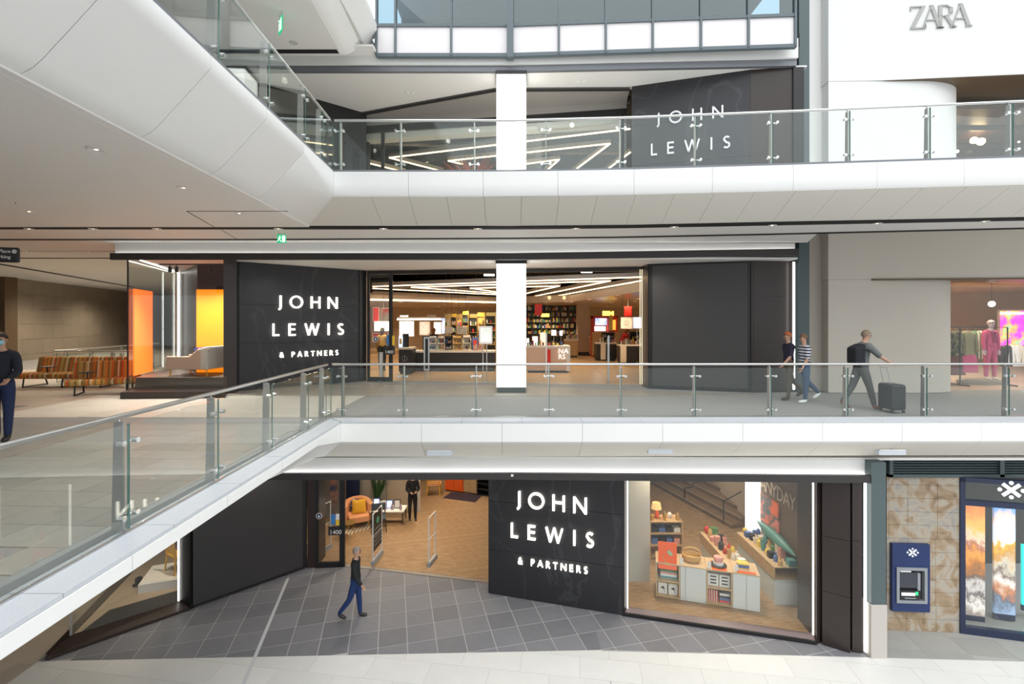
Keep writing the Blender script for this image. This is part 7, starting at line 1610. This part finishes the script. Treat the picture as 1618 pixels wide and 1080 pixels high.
for k in range(4): MB().box(-.165, .165, -.15+.09*k, -.13+.09*k, .10, .58).build('rib', sm_, su)
for x in (-.12, .12):
    for y in (-.17, .17): MB().cyl((x, y-.015, .03), (x, y+.015, .03), .03, 12).build('wheel', blackpl, su)
MB().tube([(-.10, -.1, .6), (-.18, -.1, .98), (-.18, .1, .98), (-.10, .1, .6)], .010, 8).build('handle', steeld, su)
# people inside the middle store
p = G(982, 571, ZM+.012); person(p, PI*.12, 'person in a red top leaning over the dark counter near the right jamb', 1.68, ((.0, .0), (-.12, .05)), ((.9, .3), (.9, .3)), lean=.5, top=fab('red_top', (.55, .03, .025)), pants=fab('black_suit', (.008, .008, .009)), sleeves=False, hair=mat('auburn_hair', (.22, .07, .02), .7), hairlen=.2)
p = Vector((XX(879, 20.5), 20.5, ZM+.012)); person(p, -PI/2, 'person in black standing behind the pale pink counter', 1.62, ((0, 0), (0, 0)), ((.3, 1.0), (.3, 1.0)), top=fab('black_suit', (.008, .008, .009)), pants=fab('black_suit', (.008, .008, .009)), hairlen=.15, armin=(.3, .3))
p = Vector((XX(685.5, 20.8), 20.8, ZM+.012)); person(p, PI/2, 'person with dark hair seen from behind beyond the long dark counter', 1.66, ((0, 0), (0, 0)), ((.3, 1.0), (.3, 1.0)), top=fab('black_suit', (.008, .008, .009)), pants=fab('black_suit', (.008, .008, .009)), hair=mat('auburn_hair', (.22, .07, .02), .7), hairlen=.22)
p = G(604, 585, ZM+.012); person(p, PI/2, 'person in a mustard top and dark trousers behind the left glass door', 1.70, ((.05, 0), (-.1, .1)), ((.1, .2), (.1, .2)), top=fab('mustard_top', (.42, .26, .06)), pants=fab('black_suit', (.008, .008, .009)), hairlen=.15)
# pink mannequin in the fashion shop window
mp = mat('pale_mannequin', (.62, .50, .52), .35)
q = Vector((XX(1564.5, 15.4), 15.4, ZM+.14)); person(q, -PI/2, 'mannequin in a pink trouser suit on a low round platform in the right shop window', 1.86, ((.03, 0), (-.03, 0)), ((.02, .1), (.02, .1)), top=pinkf, pants=pinkf, shoe=paper, hair=mp, skin=mp)
o = bpy.data.objects[[x.name for x in bpy.data.objects if x.name.startswith('person')][-1]]; o.name = 'mannequin'; o['category'] = 'mannequin'
for nm_, s_, e_ in (('lapel', -.05, .02), ('lapel', .05, -.02)): MB().bar((.115, s_, 1.42), (.145, e_, 1.10), .05, .012, up=(1, 0, 0)).build(nm_, mat('dark_pink', (.30, .03, .12), .8), o)
o2 = MB().lathe([(.75, 0), (.78, .02), (.78, .12), (.74, .14), (0, .14)], (XX(1557, 15.4), 15.5, ZM+.004), 28, 1.0, .45).build('platform', mat('taupe_platform2', (.30, .25, .2), .5), smooth='auto'); tag(o2, 'low round platform under the pink mannequin', 'platform')

# drop every loose ceiling item onto a thin cord so nothing hovers
for o in list(bpy.data.objects):
    if o.name.split('.')[0] in ('hanging_sign', 'square_sign', 'framed_card') and not any('cord' in c.name for c in o.children):
        zt_ = max((o.matrix_world @ Vector(b)).z if False else b[2] for c in o.children if c.type == 'MESH' for b in c.bound_box)+o.location.z
        z_to = 8.0 if o.location.y > 23 or o.location.x > 4 else 9.5
        xs_ = [b[0] for c in o.children if c.type == 'MESH' for b in c.bound_box]; xm = (min(xs_)+max(xs_))/2
        for f_ in (.15, .85): x_ = min(xs_)+(max(xs_)-min(xs_))*f_; MB().cyl((x_, .03, zt_-o.location.z-.02), (x_, .03, z_to-o.location.z), .006, 5).build('cord', charc, o)
